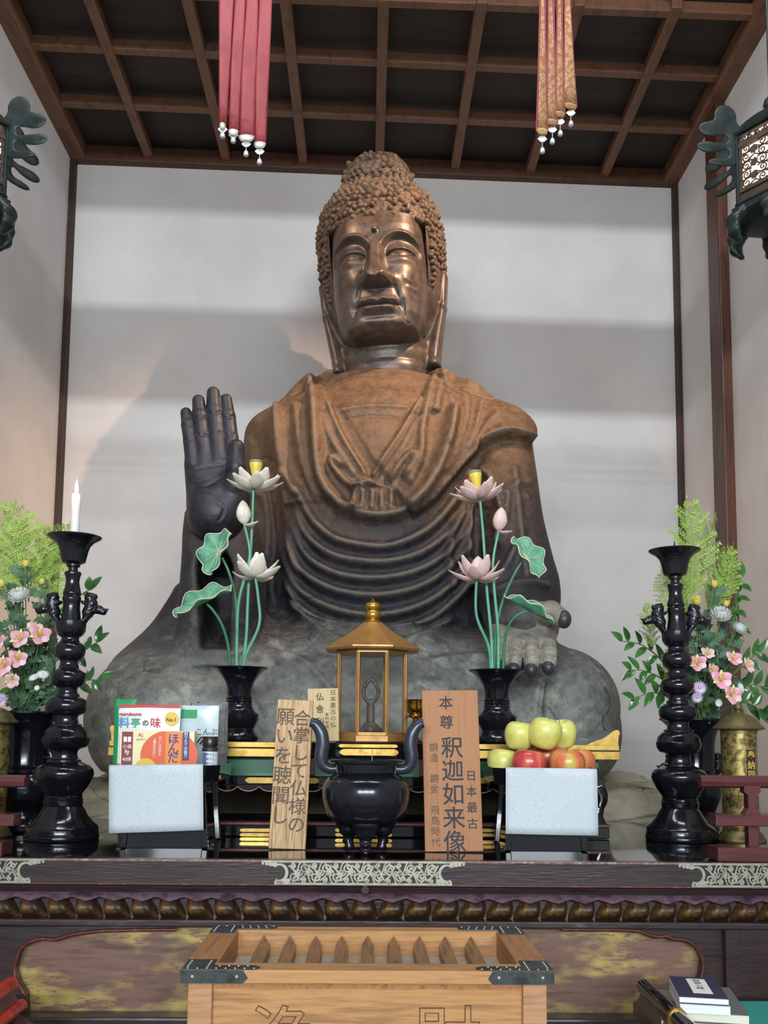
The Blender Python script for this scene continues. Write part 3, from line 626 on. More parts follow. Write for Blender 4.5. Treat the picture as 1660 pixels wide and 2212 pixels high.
HM = Matrix.Rotation(HYAW, 4, 'Z') @ Matrix.Rotation(HROLL, 4, 'Y') @ Matrix.Rotation(radians(-1), 4, 'X')
ho = Vector(W(811, 548, 3.9)) + Vector((.290 * sin(radians(7)), .290 * cos(radians(7)), 0))
HM = Matrix.Translation(ho) @ HM
A = np.array(HM); Vw = V @ A[:3, :3].T + A[:3, 3]
rr = Relief(660, 300, 1000, 840, 1.5)
rr.ridge([(868, 596), (885, 606), (904, 618), (896, 628), (876, 614)], 5, .004); rr.ridge([(872, 640), (876, 690), (888, 700)], 3, -.006)
Vw = displace(Vw, F, rr)
head = np_obj('head', to_local(Vw), F, m_face, buddha)
# curls: little cast knobs in rows over the hair; some are lost and leave flat discs
hr2 = np.array(HR)
cv = []; cf = []
def knob(p, n, r, h, flat):
    n = Vector(n).normalized(); t = n.orthogonal().normalized(); b = n.cross(t); k = 8
    prof = [(r, -.006), (r, .003), (r * .35, .0035)] if flat else [(r, -.008), (r * 1.04, h * .3), (r * .72, h * .75), (r * .22, h)]
    o = len(cv)
    for q, z in prof:
        for j in range(k): cv.append(Vector(p) + n * z + (t * cos(2 * pi * j / k) + b * sin(2 * pi * j / k)) * q)
    for i in range(len(prof) - 1):
        for j in range(k): cf.append((o + i * k + j, o + i * k + (j + 1) % k, o + (i + 1) * k + (j + 1) % k, o + (i + 1) * k + j))
    cf.append(tuple(o + (len(prof) - 1) * k + j for j in range(k)))
vv = -.16; row = 0
while vv < .655:
    a = np.interp(vv, hr2[:, 0], hr2[:, 1]); f_ = np.interp(vv, hr2[:, 0], hr2[:, 2]); bk = np.interp(vv, hr2[:, 0], hr2[:, 3])
    cyy, bb = (f_ + bk) / 2, (f_ - bk) / 2; n = max(6, int(2 * pi * (a + bb) / 2 / .0285))
    sl_ = (np.interp(vv + .01, hr2[:, 0], hr2[:, 1]) - np.interp(vv - .01, hr2[:, 0], hr2[:, 1])) / .02
    for j in range(n):
        th = 2 * pi * (j + .5 * (row % 2)) / n + rnd.uniform(-.02, .02); c_, s_ = cos(th), sin(th)
        ux = a * abs(c_) ** (2 / 2.15) * (1 if c_ > 0 else -1); wy = cyy + bb * abs(s_) ** (2 / 2.15) * (1 if s_ > 0 else -1)
        if vv < .19 and abs(ux) < .232 and wy > -.05: continue
        if vv < .05 and wy < .06 and wy > -.10: continue
        if vv < .17 and wy > .17: continue
        nrm = Vector((ux / a ** 2, -(wy - cyy) / bb ** 2, -sl_ * 1.0 / a * 1.0))
        bald = .18
        if .18 < vv < .25 and -.08 < ux < .24 and wy > .1: bald = .62
        if vv > .50 and wy > -.05: bald = .75
        if .25 < vv < .36 and ux > .12: bald = .5
        knob((ux, -wy, vv + rnd.uniform(-.004, .004)), nrm, .0138 * rnd.uniform(.9, 1.1), .018 * rnd.uniform(.7, 1.25), rnd.random() < bald)
    vv += .0235; row += 1
mb = MB(); mb.add([HM @ p for p in cv], cf); mb.build('curled_hair', m_curl, buddha, smooth=50, world=True)
mb = MB(); c = HM @ Vector((0, -.303, .105)); mb.ell(c, (.0125, .014, .0125), 14, 8); mb.build('forehead_knob', m_face, buddha, smooth=60, world=True)
# ================================================================ ALTAR AND SHELF
m_lac = MAT('black_lacquer', ['#0d0d10', '#131317'], .07, scale=4, coat=.6, spec=.6)
m_top = MAT('black_lacquer_top', ['#0b0b0c', '#121212'], .045, scale=3, coat=.7, spec=.6, bump=.0004, bscale=8)
m_worn = MAT('worn_dark_lacquer', ['#241c20', '#3a2a2a', '#2a2227'], .3, scale=5, stretch=(1, 3, 12), coat=.2, bump=.0006, bscale=20)
m_redl = MAT('red_brown_lacquer', ['#4a2226', '#5e2d30', '#3c1b20'], .28, scale=5, stretch=(.6, 3, 6), coat=.3)
m_red = MAT('vermilion_lacquer', ['#a5281e', '#bf3a2b', '#8a2019'], .25, scale=9, coat=.4)
m_redge = MAT('worn_red_edge', ['#6e2f2a', '#4a2426', '#83433a'], .4, scale=30)
m_gold = MAT('gilt_metal', ['#b98d3c', '#caa04b'], .28, metal=.9, scale=12)
m_goldp = MAT('gold_plate', ['#a3823c', '#bb9a55', '#947333'], .33, metal=.85, scale=14, rvar=.08)
m_brassy = MAT('polished_brass', '#c39a45', .14, metal=1)
m_silver = MAT('aged_silver', ['#8f8d80', '#a8a698', '#7f7c70'], .45, metal=.6, scale=30)
m_green = MAT('green_paint', ['#1f5a3f', '#246648'], .35, scale=6)
m_stone = MAT('plastered_stone', ['#77725f', '#a39d89', '#b9b39e', '#8a8571'], .95, scale=4.5, stretch=(1, 1, 1.8), detail=9, bump=.02, bscale=7, lo=.3, hi=.7, spec=.1)
_nt = m_stone.node_tree; _b = _nt.nodes['Principled BSDF']; _x = cracks(_nt, _b.inputs['Base Color'].links[0].from_socket, [n for n in _nt.nodes if n.type == 'TEX_COORD'][0].outputs['Object'], 4.0, .8); _nt.links.new(_x.outputs[2], _b.inputs['Base Color'])
m_petal = MAT('carved_petal_gilt', ['#38271a', '#6e4e2a', '#9e7c36', '#bb9844'], .45, scale=16, metal=.2, detail=7, lo=.40, hi=.74, bump=.002, bscale=40)
m_purp = MAT('purplish_wood', ['#4d3946', '#6b5362', '#3b2c36'], .5, scale=14, stretch=(1, 1, 2))
def m_flaked():
    m = bpy.data.materials.new('flaked_gold_leaf'); m.use_nodes = True; nt = m.node_tree; N = nt.nodes; L = nt.links; b = N['Principled BSDF']
    tc = N.new('ShaderNodeTexCoord')
    def noise(sc, st, det, rg=.6):
        mp = N.new('ShaderNodeMapping'); mp.inputs['Scale'].default_value = st; L.new(tc.outputs['Object'], mp.inputs[0]); t = N.new('ShaderNodeTexNoise'); t.inputs['Scale'].default_value = sc; t.inputs['Detail'].default_value = det; t.inputs['Roughness'].default_value = rg; L.new(mp.outputs[0], t.inputs[0]); return t.outputs['Fac']
    def ramp(f, els):
        r = N.new('ShaderNodeValToRGB'); L.new(f, r.inputs[0]); e = r.color_ramp.elements
        while len(e) < len(els): e.new(.5)
        for i, (p, c) in enumerate(els): e[i].position = p; e[i].color = c
        return r.outputs[0]
    base = ramp(noise(5, (1, 1, 9), 4), [(.3, lin('#553d36')), (.5, lin('#7a5a4e')), (.7, lin('#624c44'))])
    big = ramp(noise(4.2, (1, 1, 2.4), 3), [(.46, (0, 0, 0, 1)), (.60, (1, 1, 1, 1))])
    fine = ramp(noise(22, (.5, 1, 2.2), 8, .75), [(.44, (0, 0, 0, 1)), (.52, (1, 1, 1, 1))])
    mu = N.new('ShaderNodeMath'); mu.operation = 'MULTIPLY'; L.new(big, mu.inputs[0]); L.new(fine, mu.inputs[1])
    mx = N.new('ShaderNodeMix'); mx.data_type = 'RGBA'; L.new(mu.outputs[0], mx.inputs[0]); L.new(base, mx.inputs[6]); mx.inputs[7].default_value = lin('#bba660')
    L.new(mx.outputs[2], b.inputs['Base Color']); b.inputs['Roughness'].default_value = .5
    m2 = N.new('ShaderNodeMath'); m2.operation = 'MULTIPLY'; m2.inputs[1].default_value = .35; L.new(mu.outputs[0], m2.inputs[0]); L.new(m2.outputs[0], b.inputs['Metallic'])
    return m
m_flake = m_flaked()
ZTAB = WZ(830, 1860, 0)[2] if False else .9127
# stone platform under the statue
def rock(x0, x1, y0, y1, z0, z1, n=64):
    rs = np.random.RandomState(5); P = []
    ph = rs.uniform(0, 6, 40); fr = rs.uniform(2, 16, 40); am = .022 / (fr / 4 + 1)
    def nz(a, b): return sum(am[i] * sin(fr[i] * a + ph[i] + fr[(i * 7) % 40] * b) for i in range(18))
    prof = [(y0 + .00, z0), (y0 + .0, z0 + (z1 - z0) * .25), (y0 + .0, z1 - .14), (y0 + .012, z1 - .10), (y0 + .0, z1 - .075), (y0 + .03, z1 - .045), (y0 + .05, z1 - .02), (y0 + .10, z1 - .0), (y0 + .18, z1 + .015), (y0 + .3, z1 + .03), (y0 + .8, z1 + .03), (y1, z1 + .03)]
    prof = [tuple(p) for p in cr([(a, b) for a, b in prof], 5)]
    for i in range(n + 1):
        x = x0 + (x1 - x0) * i / n; e = min(i, n - i) / n; dz = -.10 * max(0, 1 - e * 12) ** 1.5; row = []
        for y, z in prof:
            f = 1 if z > z0 + .2 else 0
            row.append((x + (0 if 0 < i < n else 0), y + nz(x * 1.2, z * 3) * f * .8, z + (nz(x, y) * .8 + dz) * f))
        P.append(row)
    mb = MB(); mb.grid(P)
    k = len(prof); m = len(mb.v)
    for i in (0, n):     # end caps
        base = [i * k + j for j in range(k)]; mb.v.append((P[i][0][0], y1, z0)); mb.f.append(tuple(base + [len(mb.v) - 1]))
    return mb
stone = rock(W(70, 1700, 3.6)[0], W(1545, 1700, 3.6)[0], 3.50, 4.80, 0.0, 1.00).build('stone_platform', m_stone, smooth=60)
tag(stone, 'rough pale stone platform under the bronze statue', 'stone platform')

# ---- main altar table
YA = 2.40
def zz_(py, Y=YA): return W(830, py, Y)[2]
XA0, XA1 = -1.42, 1.50
altar = empty('altar_table', (0.04, 2.9, 0), 'long dark lacquered altar table with silver openwork corners and a gold flaked front', 'altar table')
def A_(mb, name, mat, smooth=None): return mb.build(name, mat, altar, smooth, world=True)
xc, wd_ = (XA0 + XA1) / 2, XA1 - XA0
A_(MB().box((xc, (YA + 3.44) / 2 + .004, ZTAB - .012), (wd_, 3.44 - YA - .008, .024), bev=.003), 'tabletop', m_top)
A_(MB().box((xc, YA + .015, (zz_(1859) + zz_(1914)) / 2), (wd_, .03, zz_(1859) - zz_(1914)), bev=.003), 'edge_board', m_worn)
A_(MB().box((xc, YA + .004, ZTAB - .002), (wd_, .010, .006), bev=.002), 'worn_edge', MAT('pale_worn_edge', ['#8d7f7a', '#6e4a46', '#9c908a'], .45, scale=40))
A_(MB().box((xc, YA + .003, zz_(1913)), (wd_, .008, .004), bev=.001), 'worn_edge', m_redge)
mb = MB(); zt_, zb_ = zz_(1914), zz_(1938)
prof = [(YA + .02, zt_ + .01), (YA + .02, zt_ - .004), (YA + .035, zt_ - .008), (YA + .04, zb_ + .006), (YA + .03, zb_), (YA + .03, zb_ - .01), (YA + .12, zb_ - .01), (YA + .12, zt_ + .01)]
mb.add([(XA0, y, z) for y, z in prof] + [(XA1, y, z) for y, z in prof], [tuple(range(8)), tuple(range(15, 7, -1))] + [(i, (i + 1) % 8, (i + 1) % 8 + 8, i + 8) for i in range(8)])
A_(mb, 'moulding', m_worn)
zl1, zl2 = zz_(1990), zz_(2005)
A_(MB().box((xc, YA + .09, (zb_ + zl1) / 2), (wd_, .10, zb_ - zl1)), 'petal_backing', m_worn)
A_(MB().box((xc, YA + .05, (zl1 + zl2) / 2), (wd_, .10, zl1 - zl2), bev=.004), 'lower_ledge', m_worn)
# carved lotus petals along the band: two lobes and a lip; mirrored about the middle
def petal_mesh(lean):
    mb = MB(); P = []; n = 12
    for j in range(9):
        t = j / 8; row = []
        for i in range(n + 1):
            s_ = -1 + 2 * i / n; hw = .0345 * (1 - .25 * (1 - t) ** 2)
            x = s_ * hw + lean * .011 * (t - .5); z = (zb_ - .012) + (zl1 + .002 - zb_ + .012) * (t ** 1.0) - .004 * s_ * s_ * (1 - t) - (1 - s_ * s_) * .004 * t
            y = YA + .042 - .034 * sqrt(max(0, 1 - s_ ** 4)) * sin(pi * min(1, .18 + .72 * t)) - .004 * max(0, 1 - abs(abs(s_) - .5) * 4) * (1 - t)
            row.append((x, y, z))
        P.append(row)
    return mb.grid(P)
pm = {}
for l_ in (-1, 0, 1): pm[l_] = A_(petal_mesh(l_), 'carved_petal', m_petal, 60); pm[l_].location.y += 0; pm[l_].matrix_basis = pm[l_].matrix_basis
xs0 = W(787, 1965, YA)[0]
sp = .0705
used_ = set()
for i in range(-18, 19):
    x = xs0 + i * sp
    if x < XA0 + .05 or x > XA1 - .05: continue
    l_ = 0 if i == 0 else (-1 if i > 0 else 1)
    if l_ in used_: o = pm[l_].copy(); COL.objects.link(o)
    else: o = pm[l_]; used_.add(l_)
    o.location = (x, 0, 0)
    # small purple sepal above, dark fillet between the petals
mb = MB()
P = []
n = 420
for i in range(n + 1):
    x = XA0 + .01 + (wd_ - .02) * i / n; q = abs(sin((x - xs0) / sp * pi)); q2 = abs(sin((x - xs0) / sp * pi * 2))
    zlow = zb_ - .018 + .010 * q - .0025 * q2
    P.append([(x, YA + .028, zb_ + .004), (x, YA + .010 + .004 * q2, zb_ - .002), (x, YA + .004 + .006 * q, zlow + .004), (x, YA + .010 + .006 * q, zlow), (x, YA + .03, zlow + .002)])
mb.grid(P); A_(mb, 'sepal_band', m_purp, 60)
for i in range(-18, 18):
    pass
# frame with cusped opening in front of the flaked panel
zp0 = zz_(2005); zp1 = zz_(2190, 2.45)
A_(MB().box((xc, 2.485, (zp0 + .30) / 2), (wd_, .03, zp0 - .30)), 'gold_flaked_panel', m_flake)
def fr(pts, Y): return [(W(x, y, Y)[0], W(x, y, Y)[2]) for x, y in pts]
YFm = 2.44
lft = [(-260, 2001), (385, 2001), (380, 2008), (240, 2010), (190, 2014), (150, 2020), (118, 2030), (96, 2028), (70, 2032), (48, 2046), (36, 2070), (32, 2100), (40, 2125), (55, 2150), (60, 2260), (-260, 2260)]
rgt = [(1920, 2001), (1210, 2001), (1215, 2008), (1370, 2010), (1398, 2018), (1425, 2024), (1440, 2022), (1456, 2028), (1486, 2032), (1508, 2050), (1520, 2080), (1516, 2110), (1506, 2135), (1496, 2155), (1494, 2260), (1920, 2260)]
for pts in (lft, rgt):
    A_(MB().prism(fr(pts, YFm), .03, c=(0, YFm, 0)), 'panel_frame', m_worn)
    c_ = [W(x, y, YFm - .002) for x, y in pts[2:14]]
    A_(MB().tube(cr(c_, 4), .0045, 8), 'red_cusp_edge', m_redge, 60)
for px in (-160, 1580, 1820): A_(MB().box((W(px, 2100, 2.43)[0], 2.43, (zp0 + .2) / 2), (.035, .03, zp0 - .2), bev=.003), 'front_post', m_worn)
A_(MB().box((xc, 2.44, zp1 - .05), (wd_, .06, .10), bev=.006), 'base_ledge', m_worn)
A_(MB().box((xc, 2.95, .42), (wd_ - .1, .86, .84)), 'table_body', m_worn)
# silver openwork fittings: scrolling vines of flat ribbon inside a border with crescent ends
def ribbon(mb, pts, w, t=.0022, y=0.0):
    P = [np.array(p, float) for p in pts]; n = len(P); L_, R2 = [], []
    for i in range(n):
        d = P[min(i + 1, n - 1)] - P[max(i - 1, 0)]; d = d / max(np.hypot(*d), 1e-9); nn_ = np.array([-d[1], d[0]]); ww = w[i] if hasattr(w, '__len__') else w
        L_.append(P[i] + nn_ * ww / 2); R2.append(P[i] - nn_ * ww / 2)
    rows = [[(a[0], y + 0, a[1]), (a[0], y - t, a[1]), (b[0], y - t, b[1]), (b[0], y, b[1])] for a, b in zip(L_, R2)]
    k = len(mb.v); mb.grid(rows); mb.f.append((k, k + 1, k + 2, k + 3)); e = len(mb.v); mb.f.append((e - 1, e - 2, e - 3, e - 4))
def scroll(mb, c, r, a0, turns, sgn, w, y):
    pts = []; ws = []
    n = int(22 * turns) + 6
    for i in range(n):
        t = i / (n - 1); a = a0 + sgn * turns * 2 * pi * t; rr_ = r * (1 - .78 * t); pts.append((c[0] + rr_ * cos(a), c[1] + rr_ * sin(a))); ws.append(w * (1 - .35 * t))
    ribbon(mb, pts, ws, y=y)
    e = pts[-1]; k = 8; o = len(mb.v)
    mb.add([(e[0] + w * .75 * cos(2 * pi * j / k), y - .0024, e[1] + w * .75 * sin(2 * pi * j / k)) for j in range(k)], [tuple(range(k))])
def fitting(x0, x1, z0, z1, y, ends):
    # ends: (left, right) True where the fitting finishes in a crescent tip inside the board
    mb = MB(); h = z1 - z0; w = h * .085; Lx = x1 - x0
    inset = h * .55
    ribbon(mb, [(x0, z1 - w / 2), (x1, z1 - w / 2)], w, y=y)
    ribbon(mb, [(x0 + (inset if ends[0] else 0), z0 + w / 2), (x1 - (inset if ends[1] else 0), z0 + w / 2)], w, y=y)
    a = x0 + (h * 1.15 if ends[0] else 0); b = x1 - (h * 1.15 if ends[1] else 0)
    n = max(2, int(round((b - a) / (h * .46)))); st = (b - a) / n; mid = (z0 + z1) / 2
    for i in range(n):
        cx = a + st * (i + .5); up = 1 if i % 2 else -1
        left = cx < (x0 + x1) / 2; sg = 1 if left else -1
        scroll(mb, (cx, mid + up * h * .16), h * .235, (pi / 2) * -up, 1.45, sg * up, w * .95, y - .0003 * (i % 2))
        scroll(mb, (cx + st * .5, mid - up * h * .02), h * .15, pi * (i % 2), 1.2, -sg, w * .8, y - .0006)
        scroll(mb, (cx - st * .12, mid - up * h * .30), h * .12, pi / 2 * up, 1.1, -sg * up, w * .8, y - .0009)
        ribbon(mb, cr([(cx - st * .5, mid - up * h * .30), (cx, mid - up * h * .10), (cx + st * .5, mid + up * h * .34)], 6), w * .8, y=y - .0012)
        ribbon(mb, cr([(cx - st * .5, mid + up * h * .36), (cx - st * .1, mid + up * h * .42), (cx + st * .5, mid - up * h * .36)], 6), w * .7, y=y - .0015)
    for e, (xe, sg) in zip(ends, ((x0, 1), (x1, -1))):
        if not e: continue
        # crescent hook and leaf tips
        c = (xe + sg * h * .78, mid); pts = [(c[0] + sg * h * .30 * cos(t_), c[1] + h * .34 * sin(t_)) for t_ in np.linspace(-2.2, 2.2, 22)]
        ribbon(mb, pts, [w * (.6 + .9 * sin(pi * i / 21)) for i in range(22)], y=y - .0008)
        for top in (1, -1):
            zc_ = mid + top * h * .34
            xs_ = xe + sg * (0 if top > 0 else inset)
            for q in range(4):
                xx = xs_ + sg * h * (.06 + .17 * q); rr_ = h * (.05 + .018 * q)
                o = len(mb.v); k = 10; zq = (z1 - w - rr_ * .8) if top > 0 else (z0 + w + rr_ * .8)
                mb.add([(xx + rr_ * 1.2 * cos(2 * pi * j / k), y - .0021 - .0002 * q, zq + rr_ * sin(2 * pi * j / k)) for j in range(k)], [tuple(range(k))])
    return mb
zf1, zf0 = zz_(1860), zz_(1912)
yf_ = YA - .0005
A_(fitting(W(565, 1885, YA)[0], W(1005, 1885, YA)[0], zf0, zf1, yf_, (True, True)), 'openwork_fitting', m_silver)
A_(fitting(XA0, W(96, 1885, YA)[0], zf0, zf1, yf_, (False, True)), 'openwork_fitting', m_silver)
A_(fitting(W(1466, 1885, YA)[0], XA1, zf0, zf1, yf_, (True, False)), 'openwork_fitting', m_silver)
c_ = W(789, 1923, YA); A_(MB().tube([(c_[0], YA + .02, c_[2]), (c_[0], YA + .002, c_[2])], .010, 20), 'keyhole_boss', m_worn, 40)

# ---- low black shelf table with gilt edges
YK = 2.90; YKb = 3.30
def zk(py): return W(790, py, YK)[2]
kx0, kx1 = W(240, 1620, YK)[0], W(1336, 1620, YK)[0]; kc = (kx0 + kx1) / 2
shelf = empty('shelf_table', (kc, (YK + YKb) / 2, ZTAB), 'low black shelf table with gilt edges and curled ends behind the incense burner', 'shelf table')
def K_(mb, name, mat, smooth=None): return mb.build(name, mat, shelf, smooth, world=True)
ZK = zk(1605)
K_(MB().box((kc, (YK + YKb) / 2, ZK - .008), (kx1 - kx0, YKb - YK, .016), bev=.002), 'tabletop', m_lac)
K_(MB().box((kc, (YK + YKb) / 2 + .004, (ZK - .019 + zk(1637)) / 2), (kx1 - kx0 + .008, YKb - YK - .006, ZK - .019 - zk(1637)), bev=.002), 'lower_board', m_lac)
for x0, x1 in ((236, 640), (1010, 1338)):
    a, b = W(x0, 1620, YK)[0], W(x1, 1620, YK)[0]
    K_(MB().box(((a + b) / 2, YK - .001, ZK - .008), (b - a, .006, .0165), bev=.001), 'gilt_edge', m_goldp)
    K_(MB().box(((a + b) / 2, YK + .002, (ZK - .019 + zk(1637)) / 2), (b - a + .006, .008, .0255), bev=.001), 'gilt_edge', m_goldp)
def plate(px0, px1, py0, py1, Y, parent_fn, mat=None, name='gilt_fitting'):
    a, b = W(px0, (py0 + py1) / 2, Y), W(px1, (py0 + py1) / 2, Y); h = abs(W(px0, py0, Y)[2] - W(px0, py1, Y)[2]); zc_ = (a[2] + b[2]) / 2
    x0, x1 = a[0], b[0]; poly = []
    poly = [(x0, zc_), (x0 + h * .2, zc_ + h * .3), (x0 + h * .7, zc_ + h / 2), (x1 - h * .7, zc_ + h / 2), (x1 - h * .2, zc_ + h * .3), (x1, zc_), (x1 - h * .2, zc_ - h * .3), (x1 - h * .7, zc_ - h / 2), (x0 + h * .7, zc_ - h / 2), (x0 + h * .2, zc_ - h * .3)]
    return parent_fn(MB().prism(poly, .003, c=(0, Y - .003, 0)), name, mat or m_goldp)
plate(732, 860, 1608, 1615, YK, K_); plate(734, 862, 1618, 1632, YK + .002, K_)
# apron, posts, rail, scalloped skirt
za, zb2 = zk(1637), zk(1678)
K_(MB().box((kc, YK + .06, (za + zb2) / 2), (kx1 - kx0 - .10, .02, za - zb2)), 'green_apron', m_green)
for px in (290, 672, 915, 1285): K_(MB().box((W(px, 1660, YK)[0], YK + .045, (za + zb2) / 2), (.022, .03, za - zb2), bev=.003), 'apron_post', m_redl)
zr0, zr1 = zk(1678), zk(1699)
K_(MB().box((kc, (YK + YKb) / 2, (zr0 + zr1) / 2), (kx1 - kx0 - .08, YKb - YK - .02, zr0 - zr1), bev=.003), 'rail', m_lac)
plate(530, 690, 1680, 1692, YK + .01, K_); plate(1000, 1065, 1680, 1692, YK + .01, K_)
P1, P2 = [], []
n = 132
sk = []
for i in range(n + 1):
    x = kx0 + .06 + (kx1 - kx0 - .12) * i / n; s_ = abs(sin(pi * i / n * 22)); sk.append((x, zr1 - .004 - .014 * s_ ** .7))
K_(MB().prism([(kx0 + .06, zr1 + .002)] + sk + [(kx1 - .06, zr1 + .002)], .012, c=(0, YK + .015, 0)), 'scalloped_skirt', m_lac)
K_(MB().tube([(x, YK + .014, z) for x, z in sk], .0018, 6), 'pink_skirt_line', MAT('pinkish_edge', '#a5807a', .5))
K_(MB().box((kc, YK + .02, zr1 + .001), (kx1 - kx0 - .08, .012, .003)), 'pink_rail_line', bpy.data.materials['pinkish_edge'])
zj0, zj1 = zk(1784), ZTAB + .0015
K_(MB().box((kc, YK + .02, (zj0 + zj1) / 2), (kx1 - kx0 - .06, .04, zj0 - zj1), bev=.003), 'bottom_rail', m_lac)
K_(MB().box((kc, YKb - .02, (zj0 + zj1) / 2), (kx1 - kx0 - .06, .04, zj0 - zj1), bev=.003), 'bottom_rail', m_lac)
K_(MB().box((kc, YK + .03, zj0 + .004), (kx1 - kx0 - .05, .055, .008), bev=.002), 'bottom_rail_cap', m_redge)
for x0, x1 in ((518, 640), (724, 848), (1000, 1068)):
    for y0, y1 in ((1790, 1797), (1800, 1807)): plate(x0, x1, y0, y1, YK, K_)
for sx in (kx0 + .06, kx1 - .06):
    for y in (YK + .03, YKb - .03):
        s_ = 1 if sx > kc else -1
        pts = [(sx, y, zr1 + .005), (sx + s_ * .012, y, zr1 - .03), (sx + s_ * .004, y, (zr1 + zj0) / 2), (sx - s_ * .004, y, zj0 + .03), (sx + s_ * .006, y, zj0 - .001)]
        K_(MB().tube(cr(pts, 5), [.018 + .006 * abs(cos(i / 20 * pi)) for i in range(21)], 10), 'leg', m_lac, 50)
for s_, xe in ((-1, kx0), (1, kx1)):
    # curled end: a dark sloping board rising to a roll, gilt scroll plate on its front
    pr = [(0, 0), (.10, 0), (.07, .012), (.045, .02), (.025, .034), (.012, .044), (.0, .046), (-.006, .038), (-.002, .026), (.0, .012)]
    pl = [(xe - s_ * .002 - s_ * x, ZK + z) for x, z in pr]
    K_(MB().prism(pl, YKb - YK - .02, c=(0, YK + .01, 0)), 'curled_end', m_lac)
    pl2 = [(xe - s_ * (x - .0015), ZK + z * 1.04) for x, z in pr]
    K_(MB().prism(pl2, .006, c=(0, YK + .003, 0)), 'gilt_scroll_plate', m_goldp)
# ================================================================ OBJECTS ON THE ALTAR
m_bk = MAT('dark_bronze', ['#1b1c23', '#25262e', '#17181e'], .17, metal=.55, scale=5, spec=.6, coat=.25)
m_ink = MAT('black_ink', '#2c2c31', .7)
def text(body, size, mat, M, parent, name='lettering', ext=.0006, line=1.0, ax='CENTER', off=0.0, sx=1.0):
    cu = bpy.data.curves.new(name, 'FONT'); cu.body = body; cu.size = size; cu.align_x = ax; cu.align_y = 'CENTER'; cu.space_line = line; cu.extrude = ext; cu.offset = off; cu.resolution_u = 3
    to = bpy.data.objects.new(name, cu); COL.objects.link(to); bpy.context.view_layer.update()
    dg = bpy.context.evaluated_depsgraph_get(); me = bpy.data.meshes.new_from_object(to.evaluated_get(dg)); bpy.data.objects.remove(to)
    T_ = M @ Matrix.Rotation(pi / 2, 4, 'X') @ Matrix.Diagonal((sx, 1, 1, 1)); me.transform(T_); me.materials.clear(); me.materials.append(mat)
    o = bpy.data.objects.new(name, me); COL.objects.link(o); o.parent = parent; return o
Tr = Matrix.Translation
def V3(px, py, Y): return Vector(W(px, py, Y))
ZT0 = ZTAB + .0008
# ---- candlesticks
SC_ = .000533
rows = [(1985, 198), (1978, 201), (1962, 201), (1958, 197), (1925, 196), (1915, 190), (1895, 165), (1860, 136), (1825, 118), (1805, 104), (1795, 107), (1770, 108), (1765, 103), (1752, 104), (1746, 100), (1735, 103), (1700, 130), (1660, 152), (1630, 160), (1605, 156), (1585, 140), (1575, 118), (1560, 88), (1550, 86), (1545, 72), (1515, 64), (1500, 68), (1490, 78), (1478, 112), (1455, 126), (1425, 130), (1418, 124), (1395, 120), (1372, 100), (1360, 84), (1350, 84), (1345, 68), (1318, 60), (1302, 64), (1295, 80), (1285, 98), (1262, 110), (1240, 111), (1215, 102), (1200, 80), (1195, 66), (1180, 64), (1175, 54), (1155, 50), (1142, 56), (1132, 76), (1112, 94), (1085, 98), (1060, 90), (1045, 70), (1035, 56), (1018, 52), (1000, 48), (990, 52), (982, 66), (965, 82), (938, 88), (910, 82), (892, 68), (885, 56), (870, 48), (858, 50), (850, 62), (840, 72), (822, 82), (790, 85), (768, 85), (764, 80), (762, 56), (730, 52), (690, 47), (655, 47), (640, 52), (625, 50), (618, 46), (612, 50), (600, 50), (575, 42), (535, 37), (505, 42), (492, 47), (480, 44), (475, 27), (455, 26), (450, 38), (436, 39), (430, 52), (424, 66), (400, 72), (360, 80), (330, 90), (305, 112), (290, 138), (280, 152), (274, 153), (276, 146), (284, 120), (300, 96), (330, 70), (340, 5)]
PRF = [(h_ * SC_, (1985 - z) * SC_ + .0004) for z, h_ in rows]
def lion_mesh(flip=1):
    # little guardian lion leaning off the stem, head up, tail out
    g = Grid((-.075, -.03, -.06), (.03, .03, .045), .0022)
    for a, b, ra, rb in (((.006, 0, -.05), (-.004, 0, -.022), .007, .010), ((-.004, 0, -.022), (-.014, 0, .004), .014, .013), ((-.014, 0, .004), (-.008, 0, .022), .013, .013), ((-.008, 0, .022), (-.022, 0, .026), .010, .007),
                         ((-.004, .006, .032), (-.002, .01, .038), .004, .002), ((-.004, -.006, .032), (-.002, -.01, .038), .004, .002), ((-.012, .006, .0), (.012, .008, .008), .006, .004), ((-.012, -.006, .0), (.012, -.008, .008), .006, .004),
                         ((-.012, 0, -.02), (-.036, 0, -.014), .008, .006), ((-.036, 0, -.014), (-.05, 0, -.02), .011, .008), ((-.05, 0, -.02), (-.064, 0, -.012), .007, .002), ((-.008, .008, -.03), (.008, .01, -.05), .006, .004), ((-.008, -.008, -.03), (.008, -.01, -.05), .006, .004)):
        g.cone(a, b, ra * 1.25, rb * 1.25, .004)
    v, f = g.mesh(); rs = np.random.RandomState(2)
    n_ = vnormals(v, f); v = v + n_ * (np.sin(v[:, :1] * 900) * np.sin(v[:, 2:] * 800 + v[:, 1:2] * 700) * .0012)
    return v, f
LV, LF = lion_mesh()
